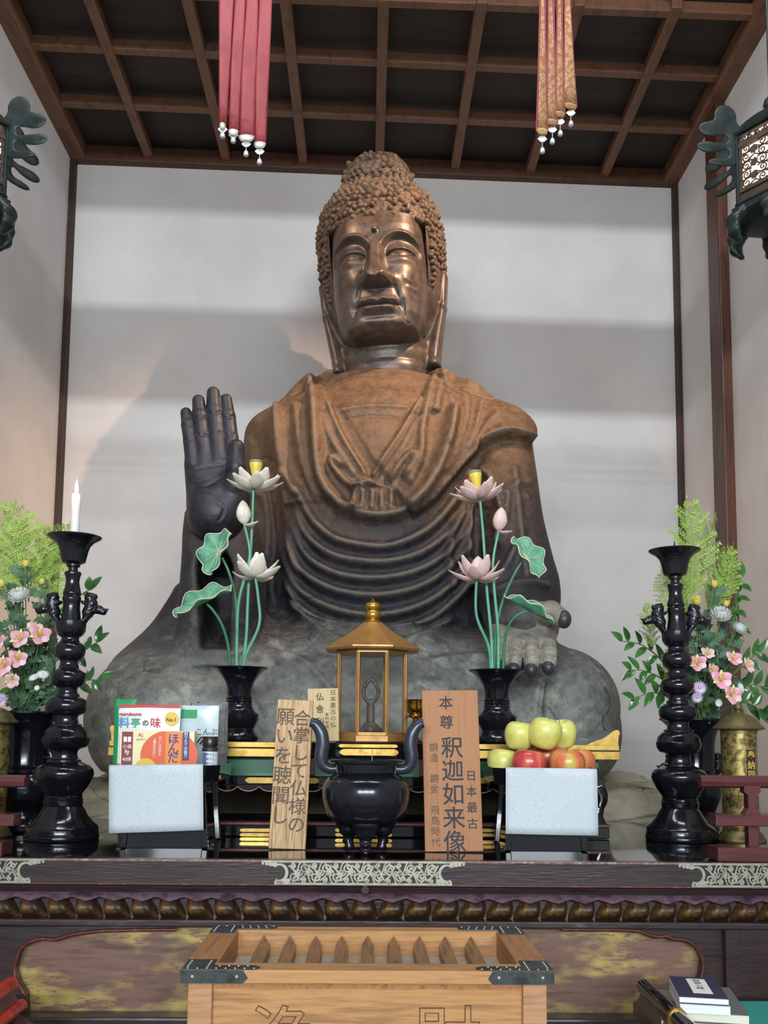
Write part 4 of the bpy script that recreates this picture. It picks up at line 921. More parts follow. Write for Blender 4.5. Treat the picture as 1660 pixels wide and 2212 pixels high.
def candlestick(Y, px, py, label):
    c = V3(px, py, Y); c.z = ZT0
    r = empty('candlestick', c, label, 'candlestick', 'pair of tall black altar candlesticks')
    MB().lathe(PRF, n=56).build('turned_body', m_bk, r, 38)
    for s_ in (-1, 1):
        o = np_obj('lion_ornament', LV * np.array([s_, 1, 1]) * np.array([-1, 1, 1]) * -1 if False else LV * np.array([s_, 1, 1]) + np.array([s_ * -.047 * -1 * -1, 0, (1985 - 670) * SC_]), LF if s_ > 0 else LF[:, ::-1], m_bk, r)
    MB().lathe([(.006, .878), (.0045, .915), (.0008, .944)], n=12, c=(0, 0, 0)).build('candle_spike', m_bk, r, 40)
    return r
cs1 = candlestick(2.82, 134, 1795, 'tall black turned candlestick with lion ornaments, a lit white candle in its cup')
cs2 = copy_tree(cs1); c_ = V3(1471, 1795, 2.91); cs2.location = (c_.x, 2.91, ZT0)
cs2['label'] = 'tall black turned candlestick with lion ornaments and a bare spike, no candle'
# candle
top = (1985 - 338) * SC_
ca = empty('candle', Vector((cs1.location.x, 2.82, ZT0 + top + .0)), 'lit white candle standing in the cup of the left candlestick', 'candle')
m_wax = MAT('white_wax', '#e9e9ea', .45, sss=.3)
MB().lathe([(.0138, .034), (.0135, .12), (.0128, .166), (.011, .1675), (.004, .164)], n=24).build('wax', m_wax, ca, 50)
MB().tube([(0, 0, .160), (0, 0, .172)], .0012, 6).build('wick', m_ink, ca)
m_flame = bpy.data.materials.new('flame'); m_flame.use_nodes = True
b = m_flame.node_tree.nodes['Principled BSDF']; b.inputs['Base Color'].default_value = (0, 0, 0, 1); b.inputs['Emission Color'].default_value = (1, .62, .25, 1); b.inputs['Emission Strength'].default_value = 5
MB().lathe([(.0008, .168), (.0045, .174), (.0062, .182), (.0052, .192), (.003, .203), (.0012, .211), (.0002, .216)], n=16).build('flame', m_flame, ca, 80)
pl_ = bpy.data.lights.new('candle_light', 'POINT'); pl_.energy = .9; pl_.color = (1, .6, .28); pl_.shadow_soft_size = .01
lo_ = bpy.data.objects.new('candle_light', pl_); COL.objects.link(lo_); lo_.location = Vector(ca.location) + Vector((0, -.012, .195))
# ---- incense burner
bc = V3(790, 1830, 2.56); u_ = 2.56 / 2000
burner = empty('incense_burner', (bc.x, 2.56, ZT0), 'black round incense burner on three lion-mask legs with two upright curved handles', 'incense burner')
m_burn = MAT('black_burner_bronze', ['#1b1e25', '#262932'], .2, metal=.5, scale=4, coat=.3, spec=.6)
def bz(py): return (1841 - py) * u_
prof = [(62, 1779), (70, 1775), (82, 1764), (90, 1748), (94, 1728), (94, 1708), (90, 1694), (80, 1683), (70, 1678), (63, 1675), (61, 1672), (62, 1664), (63, 1656), (70, 1653), (76, 1652), (77, 1648), (75, 1646), (68, 1648), (66, 1652), (65, 1656), (2, 1657)]
MB().lathe([(2 * u_, bz(1779))] + [(r * u_, bz(y)) for r, y in prof], n=64).build('bowl', m_burn, burner, 35)
MB().lathe([(64 * u_, bz(1657)), (50 * u_, bz(1655.5)), (2 * u_, bz(1654.5))], n=40).build('ash', MAT('incense_ash', ['#7b7975', '#908d88'], .95, scale=60), burner, 60)
for s_ in (-1, 1):
    hp = [(64, 1666), (80, 1666), (93, 1658), (97, 1640), (94, 1615), (98, 1590), (110, 1572), (122, 1568)]
    pts = [(s_ * x * u_, -.0, bz(y)) for x, y in hp]
    R = [11, 11, 13, 14.5, 14.5, 14, 12, 9.5]; C_ = cr(pts, 5); rr_ = np.interp(np.linspace(0, 7, len(C_)), range(8), R) * u_
    MB().tube(C_, list(rr_), 14).build('handle', MAT('grey_blue_bronze', ['#343843', '#424751'], .3, metal=.5, scale=6), burner, 60)  # handles a lighter grey-blue than the bowl
for k in range(3):
    a = radians(-90 + 120 * k); d = Vector((cos(a), sin(a), 0)); sd = Vector((-sin(a), cos(a), 0))
    g = Grid((-.05, -.05, 0), (.05, .05, .085), .0026)
    for p, q, ra, rb in (((.000, 0, .062), (.004, 0, .082), .024, .030), ((.0, 0, .058), (.002, 0, .030), .018, .010), ((.002, 0, .030), (-.002, 0, .012), .011, .010), ((-.002, 0, .012), (.008, 0, .0065), .010, .0065), ((.0, .012, .068), (.012, .016, .072), .008, .006), ((.0, -.012, .068), (.012, -.016, .072), .008, .006), ((.012, 0, .064), (.02, 0, .060), .009, .006), ((.014, .01, .052), (.014, -.01, .052), .005, .005), ((.006, 0, .028), (.012, 0, .026), .008, .006)):
        g.cone(p, q, ra, rb, .005)
    g.F = np.maximum(g.F, .0006 - g.z)
    v, f = g.mesh(); v = v * np.array([1.15, 1.3, 1]); Rm = np.array([[cos(a), -sin(a), 0], [sin(a), cos(a), 0], [0, 0, 1]])
    np_obj('lion_mask_leg', v @ Rm.T + np.array(d) * .052 + np.array([0, 0, 0]), f, m_burn, burner)
st_ = MB().tube([(0, 0, 0), (.0008, 0, .040)], .0012, 8).build('incense_stick', MAT('incense', '#a58b6a', .8)); st_.location = (bc.x + .015, 2.555, ZT0 + bz(1655.5)); tag(st_, 'thin incense stick standing in the ash of the black burner', 'incense stick')
# ---- wooden plaques
def m_plank(name, cols, grain=18): return MAT(name, cols, .75, scale=grain, stretch=(7, 1, .35), detail=6, bump=.0012, bscale=30, bstretch=(8, 1, .3), lo=.3, hi=.7)
def plaque(name, cbot, ctop, w, t, mat, label, Yb, Yt):
    a = V3(*cbot, Yb); b = V3(*ctop, Yt); a.z = ZT0 if cbot[1] > 1700 else ZK + .001
    zax = (b - a); L = zax.length; zax.normalize(); yax = Vector((0, 1, 0)); yax = (yax - zax * yax.dot(zax)).normalized(); xax = yax.cross(zax)
    r = bpy.data.objects.new(name, None); COL.objects.link(r); r.matrix_world = Matrix(((xax.x, yax.x, zax.x, a.x), (xax.y, yax.y, zax.y, a.y), (xax.z, yax.z, zax.z, a.z), (0, 0, 0, 1)))
    tag(r, label, 'wooden plaque'); MB().box((0, t / 2, L / 2 + .002), (w, t, L), bev=.003).build('board', mat, r, 40); return r, L
m_pl1 = m_plank('weathered_board', ['#6a4b35', '#a98460', '#cdb08a', '#7e5d43']); m_pl2 = m_plank('reddish_board', ['#97694a', '#ab7b58', '#a06f4e'], 9); m_pl3 = m_plank('pale_board', ['#b09a70', '#c8b48a', '#bca67a'], 12)
p1, L1 = plaque('wooden_plaque', (620, 1833), (639, 1513), .103, .016, m_pl1, 'weathered tilted wooden board with two columns of faded brush writing, left of the burner', 2.60, 2.68)
def col(r, L, chars, x, zt, size, mat, step=None, yo=-.0004, sx=1.0):
    z = zt
    for c in chars:
        if c != ' ': text(c, size, mat, Tr((x, yo, z)), r, ext=.0004, off=size * .007, sx=sx)
        z -= step or size * 1.05
m_faded = MAT('faded_ink', ['#6d5a49', '#57493e', '#86694d'], .8, scale=60)
col(p1, L1, '合掌して仏様の', .022, L1 - .055, .050, m_faded, .050); col(p1, L1, '願いを聴聞し', -.026, L1 - .052, .054, m_faded, .056)
p2, L2 = plaque('wooden_plaque', (982, 1838), (972, 1492), .160, .017, m_pl2, 'large reddish wooden board with black brush writing, right of the burner', 2.57, 2.65)
col(p2, L2, '本尊', -.012, L2 - .038, .042, m_ink, .056); col(p2, L2, '釈迦如来像', .002, L2 - .168, .064, m_ink, .065)
col(p2, L2, '日本最古', .053, L2 - .245, .031, m_ink, .044); col(p2, L2, '銅造 鍍金 飛鳥時代', -.050, L2 - .165, .026, m_faded, .029)
p3, L3 = plaque('wooden_plaque', (699, 1604), (698, 1488), .100, .012, m_pl3, 'small pale wooden board with fine writing, standing behind the weathered board', 2.955, 2.985)
col(p3, L3, '仏舎利', -.010, L3 - .028, .027, m_ink, .040); col(p3, L3, '日本最古の仏', .032, L3 - .014, .019, m_faded, .021); col(p3, L3, '舎利を納む', .012, L3 - .085, .012, m_faded, .013)
# ---- reliquary
m_rg = MAT('gilded_wood', ['#a0733f', '#b3864e', '#936838'], .36, metal=.4, scale=7, rvar=.06); m_glass = MAT('clear_glass', '#ffffff', .02, trans=1.0, alpha=.12); m_glass.node_tree.nodes['Principled BSDF'].inputs['IOR'].default_value = 1.05
YR = 3.08; ur = YR / 2000; rc = V3(803, 1600, YR)
rel = empty('reliquary', (rc.x, YR, ZK + .0006), 'small gilded octagonal shrine with glass sides and a jewel-topped roof', 'reliquary')
def rz_(py): return (1604 - py) * ur
A8 = pi / 8
MB().lathe([(82 * ur, 0), (86 * ur, .004), (86 * ur, rz_(1590)), (80 * ur, rz_(1587)), (80 * ur, rz_(1583))], n=8, a0=A8).build('octagonal_base', m_rg, rel, 25)
MB().box((0, -.080 * 1.44 - .0015, (rz_(1587)) / 2 + .001), (.086, .003, .026), bev=.001).build('base_plate', m_goldp, rel)
for k in range(8):
    a = A8 + k * pi / 4; rp_ = 77 * ur; MB().box((rp_ * cos(a), rp_ * sin(a), (rz_(1584) + rz_(1410)) / 2), (.011, .011, rz_(1410) - rz_(1584)), Matrix.Rotation(a, 3, 'Z'), .001).build('corner_post', m_rg, rel)
for k in range(8):
    a = k * pi / 4; rp_ = 77 * ur * cos(pi / 8); MB().box((rp_ * cos(a), rp_ * sin(a), (rz_(1584) + rz_(1412)) / 2), (.0015, 2 * 77 * ur * sin(pi / 8) - .012, rz_(1412) - rz_(1584)), Matrix.Rotation(a, 3, 'Z')).build('glass_pane', m_glass, rel)
MB().lathe([(83 * ur, rz_(1416)), (83 * ur, rz_(1410)), (106 * ur, rz_(1410)), (109 * ur, rz_(1406)), (109 * ur, rz_(1403)), (90 * ur, rz_(1394)), (66 * ur, rz_(1379)), (44 * ur, rz_(1365)), (26 * ur, rz_(1351)), (20 * ur, rz_(1346)), (2 * ur, rz_(1346))], n=8, a0=A8).build('roof', m_rg, rel, 20)
MB().lathe([(2, 1347), (20, 1346), (21, 1344), (15, 1342), (13, 1340), (16.5, 1333), (17, 1327), (14, 1321), (13, 1320), (16.5, 1314), (17, 1308), (14, 1303), (8, 1301), (3, 1297), (.5, 1293)] and [(r * ur, rz_(y)) for r, y in [(2, 1347), (20, 1346), (21, 1344), (15, 1342), (13, 1340), (16.5, 1333), (17, 1327), (14, 1321), (13, 1320), (16.5, 1314), (17, 1308), (14, 1303), (8, 1301), (3, 1297), (.5, 1293)]], n=28).build('jewel_finial', m_gold, rel, 50)
fig = empty('relic_figure', (rc.x - .004, YR, ZK + .0006 + rz_(1583) + .0005), 'slim grey bronze relic pagoda with an almond-shaped ring inside the glass shrine', 'figure')
m_fig = MAT('grey_bronze', ['#4c4642', '#5f5751', '#3d3936'], .6, scale=40, bump=.001)
def fz(py): return (1583 - py) * ur
ring = [(0, 0, fz(1470)), (10 * ur, 0, fz(1480)), (16 * ur, 0, fz(1494)), (14 * ur, 0, fz(1508)), (6 * ur, 0, fz(1517)), (0, 0, fz(1519)), (-6 * ur, 0, fz(1517)), (-14 * ur, 0, fz(1508)), (-16 * ur, 0, fz(1494)), (-10 * ur, 0, fz(1480))]
g = Grid((-.05, -.04, -.004), (.05, .04, .19), .0022)
R_pts = cr(ring, 4, True); R_pts.append(R_pts[0])
for i in range(len(R_pts) - 1): g.cone(R_pts[i], R_pts[i + 1], .0062, .0062, .002)
for p, q, ra, rb in (((0, 0, fz(1517)), (0, 0, fz(1530)), .009, .010), ((0, 0, fz(1530)), (0, 0, fz(1566)), .0125, .0135), ((-.012, 0, fz(1575)), (.014, 0, fz(1575)), .016, .015), ((-.028, 0, fz(1580)), (.030, 0, fz(1580)), .010, .010), ((0, -.012, fz(1578)), (0, .012, fz(1578)), .014, .014)): g.cone(p, q, ra, rb, .006)
g.F = np.maximum(g.F, .0002 - g.z); v, f = g.mesh(); np_obj('figure_body', v, f, m_fig, fig)
# ---- small brass cup
cc = V3(898, 1604, 3.0); cup = MB().lathe([(.022, 0), (.024, .004), (.014, .010), (.009, .018), (.008, .060), (.010, .078), (.032, .082), (.034, .085), (.026, .088), (.022, .092), (.027, .100), (.029, .115), (.030, .136), (.0315, .139), (.029, .139), (.027, .116), (.018, .100), (.001, .098)], n=32).build('offering_cup', m_brassy, None, 40)
cup.location = (cc.x, 3.0, ZK + .0006); tag(cup, 'small polished brass cup on a slender stem beside the glass shrine', 'cup')
# ---- lotus vases
lv = [(40, 1607), (43, 1604), (43, 1598), (36, 1590), (33, 1580), (36, 1574), (42, 1562), (43, 1550), (36, 1546), (31, 1540), (28, 1532), (29, 1528), (27, 1525), (29, 1522), (27, 1519), (29, 1516), (26, 1512), (27, 1495), (32, 1480), (42, 1466), (52, 1457), (60, 1453), (61, 1450), (57, 1451), (45, 1462), (34, 1476), (24, 1495), (1, 1497)]
def lotus_vase(px, label):
    c = V3(px, 1607, 3.1); o = MB().lathe([(r * 3.1 / 2000, (1607 - y) * 3.1 / 2000) for r, y in lv], n=48).build('lotus_vase', m_bk, None, 35)
    o.location = (c.x, 3.1, ZK + .0006); return tag(o, label, 'vase', 'pair of small black trumpet vases on the shelf table')
lotus_vase(515, 'black trumpet-mouthed vase on the shelf holding the white wooden lotuses'); lotus_vase(1074, 'black trumpet-mouthed vase on the shelf holding the pink wooden lotuses')
# ---- offering stands with white cloth
m_cloth = MAT('pale_speckled_cloth', ['#b9c3cc', '#c9d2d9', '#b0bbc5'], .9, scale=220, lo=.35, hi=.65, spec=.1)
def stand(pxl, pxr, Y, label, flip):
    a, b = V3(pxl, 1833, Y), V3(pxr, 1833, Y); cx = (a.x + b.x) / 2; r = empty('offering_stand', (cx, Y + .13, ZT0), label, 'offering stand', 'pair of black footed offering stands')
    # tapered pedestal: four panels with a hole, corner strips
    hb, ht, H = (b.x - a.x) / 2, (b.x - a.x) / 2 - .014, .185
    for k in range(4):
        Rk = Matrix.Rotation(k * pi / 2, 4, 'Z')
        outer = [(-hb, .0), (hb, .0), (ht, H), (-ht, H)]; hole = [(.045 * cos(t_) * (1.0), .105 + .045 * sin(t_) * 1.05) for t_ in np.linspace(-2.6, 5.0, 1)]
        hl_ = [(-.030, .062), (.030, .062), (.036, .09), (.030, .118), (0.0, .135), (-.030, .118), (-.036, .09)]
        n_o = [(-hb, 0), (hb, 0), (ht + (hb - ht) * .5, H / 2), (ht, H), (0, H), (-ht, H), (-ht - (hb - ht) * .5, H / 2)]
        vs = []
        tilt = lambda x, z, d: (x, -hb + (hb - ht) * z / H + d, z)
        ring_o, ring_h = n_o, hl_
        vs = [tilt(x, z, 0) for x, z in ring_o] + [tilt(x, z, 0) for x, z in ring_h] + [tilt(x, z, .008) for x, z in ring_o] + [tilt(x, z, .008) for x, z in ring_h]
        fs = []
        for i in range(7):
            j = (i + 1) % 7; fs += [(i, j, 7 + j, 7 + i), (14 + i, 21 + i, 21 + j, 14 + j), (i, 14 + i, 14 + j, j), (7 + i, 7 + j, 21 + j, 21 + i)]
        mb = MB(); mb.add([Rk @ Vector(v) for v in vs], fs); mb.build('pedestal_panel', m_lac, r)
        p0, p1_ = Rk @ Vector((-hb, -hb, .0)), Rk @ Vector((-ht, -ht, H)); mb = MB(); mb.bar(p0, p1_, .018, .018, up=(0, 1, 0), bev=.003); mb.build('corner_strip', m_lac, r)
    # octagonal tray
    ht2 = .150; ch = .035
    oc = [(-ht2 + ch, -ht2), (ht2 - ch, -ht2), (ht2, -ht2 + ch), (ht2, ht2 - ch), (ht2 - ch, ht2), (-ht2 + ch, ht2), (-ht2, ht2 - ch), (-ht2, -ht2 + ch)]
    mb = MB(); z0, z1 = H - .002, H + .044; n = 8; k1 = .95
    vs = [(x * .97, y * .97, z0) for x, y in oc] + [(x, y, z1) for x, y in oc] + [(x * .955, y * .955, z1) for x, y in oc] + [(x * .94, y * .94, z0 + .008) for x, y in oc]
    fs = [tuple(range(7, -1, -1))] + [(i, (i + 1) % 8, 8 + (i + 1) % 8, 8 + i) for i in range(8)] + [(8 + i, 8 + (i + 1) % 8, 16 + (i + 1) % 8, 16 + i) for i in range(8)] + [(16 + i, 16 + (i + 1) % 8, 24 + (i + 1) % 8, 24 + i) for i in range(8)] + [tuple(24 + i for i in range(8))]
    mb.add(vs, fs).build('tray', m_lac, r)
    return r, H + .006
s1, HS = stand(262, 441, 2.60, 'black footed stand on the left carrying food packets, pale cloth over its front', 1)
s2, _ = stand(1100, 1268, 2.585, 'black footed stand on the right carrying a pile of apples, pale cloth over its front', -1)
TZ = ZT0 + HS
def cloth(pts, Y, label, Yback):
    # pts: top-left, top-right, bottom-right, bottom-left in the photo at depth Y; folded back over the tray rim
    tl, tr, br, bl = [V3(*p, Y) for p in pts]; P = []
    zr = TZ + .0405
    for j in range(9):
        t = j / 8; row = []
        for i in range(13):
            s_ = i / 12; p = (tl.lerp(tr, s_)).lerp(bl.lerp(br, s_), t); p.y = Y - .002 + .003 * sin(s_ * 5 + t * 2) * t; row.append(p)
        P.append(row)
    back = [(P[0][i] + Vector((0, .006, .0035))) for i in range(13)]; back2 = [Vector((P[0][i].x, Y + .02, P[0][i].z + .001)) for i in range(13)]
    mb = MB(); mb.grid([back2, back] + P); o = mb.build('offering_cloth', m_cloth, None, 60)
    md = o.modifiers.new('thickness', 'SOLIDIFY'); md.thickness = .0016; md.offset = 0
    return tag(o, label, 'cloth', 'pale cloths over the offering stands')
cloth([(236, 1656), (439, 1654), (440, 1793), (235, 1800)], s1.location.y - .157, 'pale bluish cloth hanging over the front of the food stand', 0)
cloth([(1093, 1661), (1290, 1664), (1293, 1805), (1093, 1801)], s2.location.y - .157, 'pale bluish cloth hanging over the front of the apple stand', 0)
# ---- apples
def m_apple(name, cols): return MAT(name, cols, .28, scale=2.2, stretch=(9, 9, 1.2), detail=6, lo=.36, hi=.62, coat=.15)
m_ay = MAT('yellow_apple_skin', ['#cfcb62', '#dad880', '#c8c45a'], .3, scale=9, coat=.15, detail=8); m_ar = m_apple('red_apple_skin', ['#a82f38', '#c64a45', '#cf7450']); m_ao = m_apple('streaked_apple_skin', ['#c2493f', '#cf7a4c', '#c2b050'])
def apple_mesh():
    prof = [(.003, -.034), (.010, -.037), (.018, -.042), (.026, -.0425), (.036, -.034), (.043, -.018), (.0475, .002), (.046, .020), (.039, .034), (.028, .041), (.018, .0415), (.010, .036), (.004, .028), (.001, .026)]
    P = [tuple(p) for p in cr(prof, 3)]; n = 36; mb = MB()
    mb.lathe([(max(p[0], .0005), p[1]) for p in P], n=n, cap=True); mb.v = [((x * (1 + .02 * cos(5 * atan2(y, x)) * (1 if z < 0 else .3))), y * (1 + .02 * cos(5 * atan2(y, x)) * (1 if z < 0 else .3)), z) for x, y, z in mb.v]; return mb
apr = {}
def apple(px, py, Y, d, mat, label, rot=(0, 0, 0), z=None):
    p = V3(px, py, Y)
    r = empty('apple', p, label, 'apple', 'apples piled on the offering stand', rot=rot)
    if 'm' not in apr: apr['m'] = apple_mesh()
    o = apr['m'].build('skin', mat, r, 60); MB().tube(cr([(0, 0, .026), (.001, .0, .036), (.004, 0, .046)], 3), .0012, 6).build('stem', MAT('apple_stem', '#5a4a30', .8) if 'apple_stem' not in bpy.data.materials else bpy.data.materials['apple_stem'], r)
    r.scale = (d, d, d); return r
ya = s2.location.y
apple(1142, 1653, ya - .085, 1.0, m_ar, 'red apple at the front left of the pile, above the cloth', (.05, .1, .4)); apple(1226, 1654, ya - .085, 1.06, m_ao, 'red and yellow streaked apple at the front right of the pile', (0, -.1, 2.0))
apple(1087, 1650, ya + .015, 1.0, m_ay, 'yellow apple at the far left of the bottom layer', (.1, .1, 1)); apple(1252, 1650, ya + .015, .98, m_ao, 'reddish apple half hidden at the right end of the bottom layer', (.1, -.1, 3.4))
apple(1184, 1640, ya + .03, .98, m_ar, 'dark red apple glimpsed in the middle of the bottom layer', (0, 0, 1.5))
apple(1178, 1584, ya - .045, 1.0, m_ay, 'yellow apple at the very top of the pile, in front', (.25, .12, .5)); apple(1123, 1589, ya + .0, .93, m_ay, 'yellow apple on the upper layer at the left', (.1, -.1, 2)); apple(1214, 1586, ya + .04, .95, m_ay, 'yellow apple on the upper layer at the right, behind the top one', (0, .25, 4))
# ---- food packets
def C_(h, r=.35, **k): return MAT('c' + h.strip('#') + str(len(bpy.data.materials)), h, r, **k)
m_white = C_('#dfe3e6', .3); m_redp = C_('#c23a3c', .3); m_cream = C_('#e6dcae', .4); m_orange = C_('#e2862a', .4); m_verm = C_('#d95a2e', .4); m_navy = C_('#27306e', .4); m_maroon = C_('#7c2436', .4); m_txtw = C_('#f2f0ea', .5); m_gr = C_('#1e8f55', .3); m_txtb = C_('#2b2f8a', .5); m_txtk = C_('#222222', .5); m_yel = C_('#dcb84a', .3); m_foil = C_('#aeb6bb', .22, metal=.7, bump=.004, bscale=40); m_clear = C_('#b9cbd3', .2); m_blue = C_('#3c86c4', .5); m_gtext = C_('#3aa27c', .5); m_rtext = C_('#b8323a', .5)
ys = s1.location.y
def pbox(name, pxl, pxr, pyt, Y, depth, mat, label, cat, rz=0.0, front=None):
    a, b = V3(pxl, 1640, Y), V3(pxr, 1640, Y); w = b.x - a.x; h = V3((pxl + pxr) / 2, pyt, Y).z - TZ - .001
    r = empty(name, ((a.x + b.x) / 2, Y, TZ + .001), label, cat, rz=rz)
    return r, w, h
# stock box
r, w, h = pbox('stock_box', 258, 419, 1579, ys - .085, .04, m_cream, 'cream and orange soup stock carton standing in front on the left stand', 'food box')
MB().box((0, .022, h / 2), (w, .044, h), bev=.001).build('carton', m_cream, r)
def fl(x0, x1, z0, z1, mat, y=-.0004, name='printed_panel'): MB().box(((x0 + x1) / 2, y, (z0 + z1) / 2), (x1 - x0, .0008, z1 - z0)).build(name, mat, r)
k = w / 161.0    # metres per photo pixel on this face
def X(px): return (px - 338.5) * k
def Zp(py): return h - (py - 1579) * k
MB().prism([(X(365) + 62 * k * cos(t_), min(h - .001, max(.001, Zp(1632) + 55 * k * sin(t_)))) for t_ in np.linspace(0, 2 * pi, 48, endpoint=False)], .0006, c=(0, -.0006, 0)).build('printed_disc', m_verm, r)
fl(X(262), X(286), .001, Zp(1581), m_maroon, -.0008); fl(X(357), X(391), .001, Zp(1580), m_orange, -.0012); fl(X(394), X(408), Zp(1642), Zp(1580), m_navy, -.0014)
MB().prism([(X(315) + 24 * k * cos(t_), max(.001, Zp(1662) + 24 * k * sin(t_))) for t_ in np.linspace(0, 2 * pi, 32, endpoint=False)], .0006, c=(0, -.0016, 0)).build('printed_disc', m_yel, r)
for c, py in (('ほ', 1597), ('ん', 1619), ('だ', 1638)): text(c, 25 * k, m_txtb, Tr((X(374), -.002, Zp(py))), r, ext=.0003, off=.0004)
for c, py in zip('削りたての香り', range(1585, 1642, 8)): text(c, 8.6 * k, m_txtw, Tr((X(401), -.002, Zp(py))), r, ext=.0003)
for c, py in zip('おいしさ広がる', range(1594, 1640, 6)): text(c, 7 * k, m_txtw, Tr((X(345), -.0015, Zp(py))), r, ext=.0003)
for c, py in zip('3種合わせだし', range(1597, 1644, 6)): text(c, 7 * k, m_txtw, Tr((X(333), -.0015, Zp(py))), r, ext=.0003)
for c, py, s_ in (('小袋', 1614, 10), ('8g', 1624, 11), ('×', 1631, 8), ('40袋', 1641, 10)): text(c, s_ * k, m_txtw, Tr((X(274), -.0016, Zp(py))), r, ext=.0003)
text('Aj', 13 * k, m_rtext, Tr((X(302), -.0008, Zp(1588))), r, ext=.0003); text('AJINOMOTO', 3.6 * k, m_txtk, Tr((X(303), -.0008, Zp(1598))), r, ext=.0003)
fl(X(266), X(273), Zp(1603), Zp(1592), m_txtw, -.0012); fl(X(275), X(282), Zp(1603), Zp(1592), m_txtw, -.0012)
# miso packet (pillow)
def pillow(r, w, h, t, mat, name='packet', seed=1):
    rs = np.random.RandomState(seed); ph = rs.uniform(0, 6, 6); mb = MB(); rows = []
    for sg in (-1, 1):
        P = []
        for j in range(15):
            z = j / 14
            P.append([((i / 14 - .5) * w * (1 - .02 * sin(pi * z)), t / 2 + sg * (t / 2) * (max(0, sin(pi * i / 14)) ** .5) * (max(0, sin(pi * z)) ** .5) + .0009 * sin(9 * i / 14 + ph[0] + 5 * z) * sin(pi * z), .002 + z * (h - .002)) for i in range(15)])
        mb.grid(P)
    o = mb.build(name, mat, r, 60); return o
r, w, h = pbox('miso_packet', 250, 386, 1523, ys - .03, .03, m_white, 'white miso packet with a red top band standing behind the carton', 'food packet', rz=-.02)
pillow(r, w, h, .020, m_white)
k = w / 136.0
def X(px): return (px - 318) * k
def Zp(py): return h - (py - 1523) * k
MB().box((0, .0095, Zp(1526)), (w * .99, .004, 7 * k), bev=.001).build('red_band', m_redp, r)
text('marukome', 11 * k, m_rtext, Tr((X(278), -.0010, Zp(1543))), r, ext=.0005, off=.0003)
for c, px, s_, mt in (('料', 265, 25, m_blue), ('亭', 290, 22, m_gtext), ('の', 312, 15, m_txtk), ('味', 334, 24, m_rtext)): text(c, s_ * k, mt, Tr((X(px), -.0022, Zp(1563))), r, ext=.0005, off=.0003)
MB().prism([(X(368) + 15 * k * cos(t_), Zp(1552) + 15 * k * sin(t_)) for t_ in np.linspace(0, 2 * pi, 30, endpoint=False)], .0012, c=(0, -.0008, 0)).build('gold_badge', m_yel, r)
text('No.1', 11 * k, m_txtk, Tr((X(368), -.0014, Zp(1555))), r, ext=.0003, off=.0003)
# green bag, red bag, jar, foil packs
r, w, h = pbox('tea_bag_packet', 243, 290, 1510, ys + .02, .02, m_gr, 'green packet at the left back of the food stand', 'food packet', rz=.12); pillow(r, w, h, .024, m_gr, 'packet', 3)
r, w, h = pbox('snack_packet', 252, 300, 1580, ys - .05, .02, m_redp, 'small red packet just showing at the left edge of the carton', 'food packet', rz=.05); r.location.y = ys - .038; pillow(r, w * .8, h, .006, m_redp, 'packet', 4)
r, w, h = pbox('seasoning_jar', 433, 469, 1591, ys - .075, .05, m_clear, 'small seasoning jar with a black lid and blue label, right of the carton', 'jar')
MB().lathe([(.4 * w, 0), (.48 * w, .003), (.48 * w, h * .70), (.40 * w, h * .76)], n=24, c=(0, .02, 0)).build('jar_body', m_txtk, r, 40); MB().lathe([(.46 * w, h * .76), (.47 * w, h * .78), (.47 * w, h * .985), (.44 * w, h)], n=24, c=(0, .02, 0)).build('jar_lid', C_('#241c1a', .3), r, 40)
MB().lathe([(.485 * w, .004), (.487 * w, .006), (.487 * w, h * .62), (.485 * w, h * .63)], n=24, c=(0, .02, 0), cap=False).build('jar_label', C_('#c7d2de', .4), r, 40)
MB().box((-.25 * w, .02 - .44 * w, h * .33), (.25 * w, .002, h * .56), bev=.0005).build('jar_strip', m_navy, r)
for j in range(5): text('鰹だし', .30 * w * .6, m_txtk, Tr((.12 * w, .02 - .487 * w, h * (.56 - .11 * j))), r, ext=.0003)
for i, (pl, pr_, pt, dy, rz, lab, mt) in enumerate(((384, 470, 1524, .0, -.05, 'clear packet with a green printed corner behind the jar, on the food stand', m_clear), (408, 488, 1520, .03, .55, 'silver foil packet leaning at the right end of the food stand, nearer the jar', m_foil), (420, 500, 1516, .055, .75, 'outermost silver foil packet at the right end of the food stand', m_foil))):
    r, w, h = pbox('foil_packet', pl, pr_, pt, ys + dy, .01, mt, lab, 'food packet', rz=rz); tag(r, group='foil packets on the food stand'); pillow(r, w, h, .012, mt, 'packet', 7 + i)
    if i == 0:
        MB().box((-w * .25, -.0005, h * .88), (w * .4, .001, h * .12)).build('green_print', m_gr, r); text('こんぶ', .022, m_txtk, Tr((w * .2, -.001, h * .62)), r, ext=.0004)
        for q in range(3): MB().tube(cr([(w * (-.05 + .1 * q), -.0015, h * .45), (w * (.1 + .1 * q), -.0015, h * .55), (w * (.3 + .05 * q), -.0015, h * .5)], 5), .002, 6).build('dark_print', m_txtk, r)
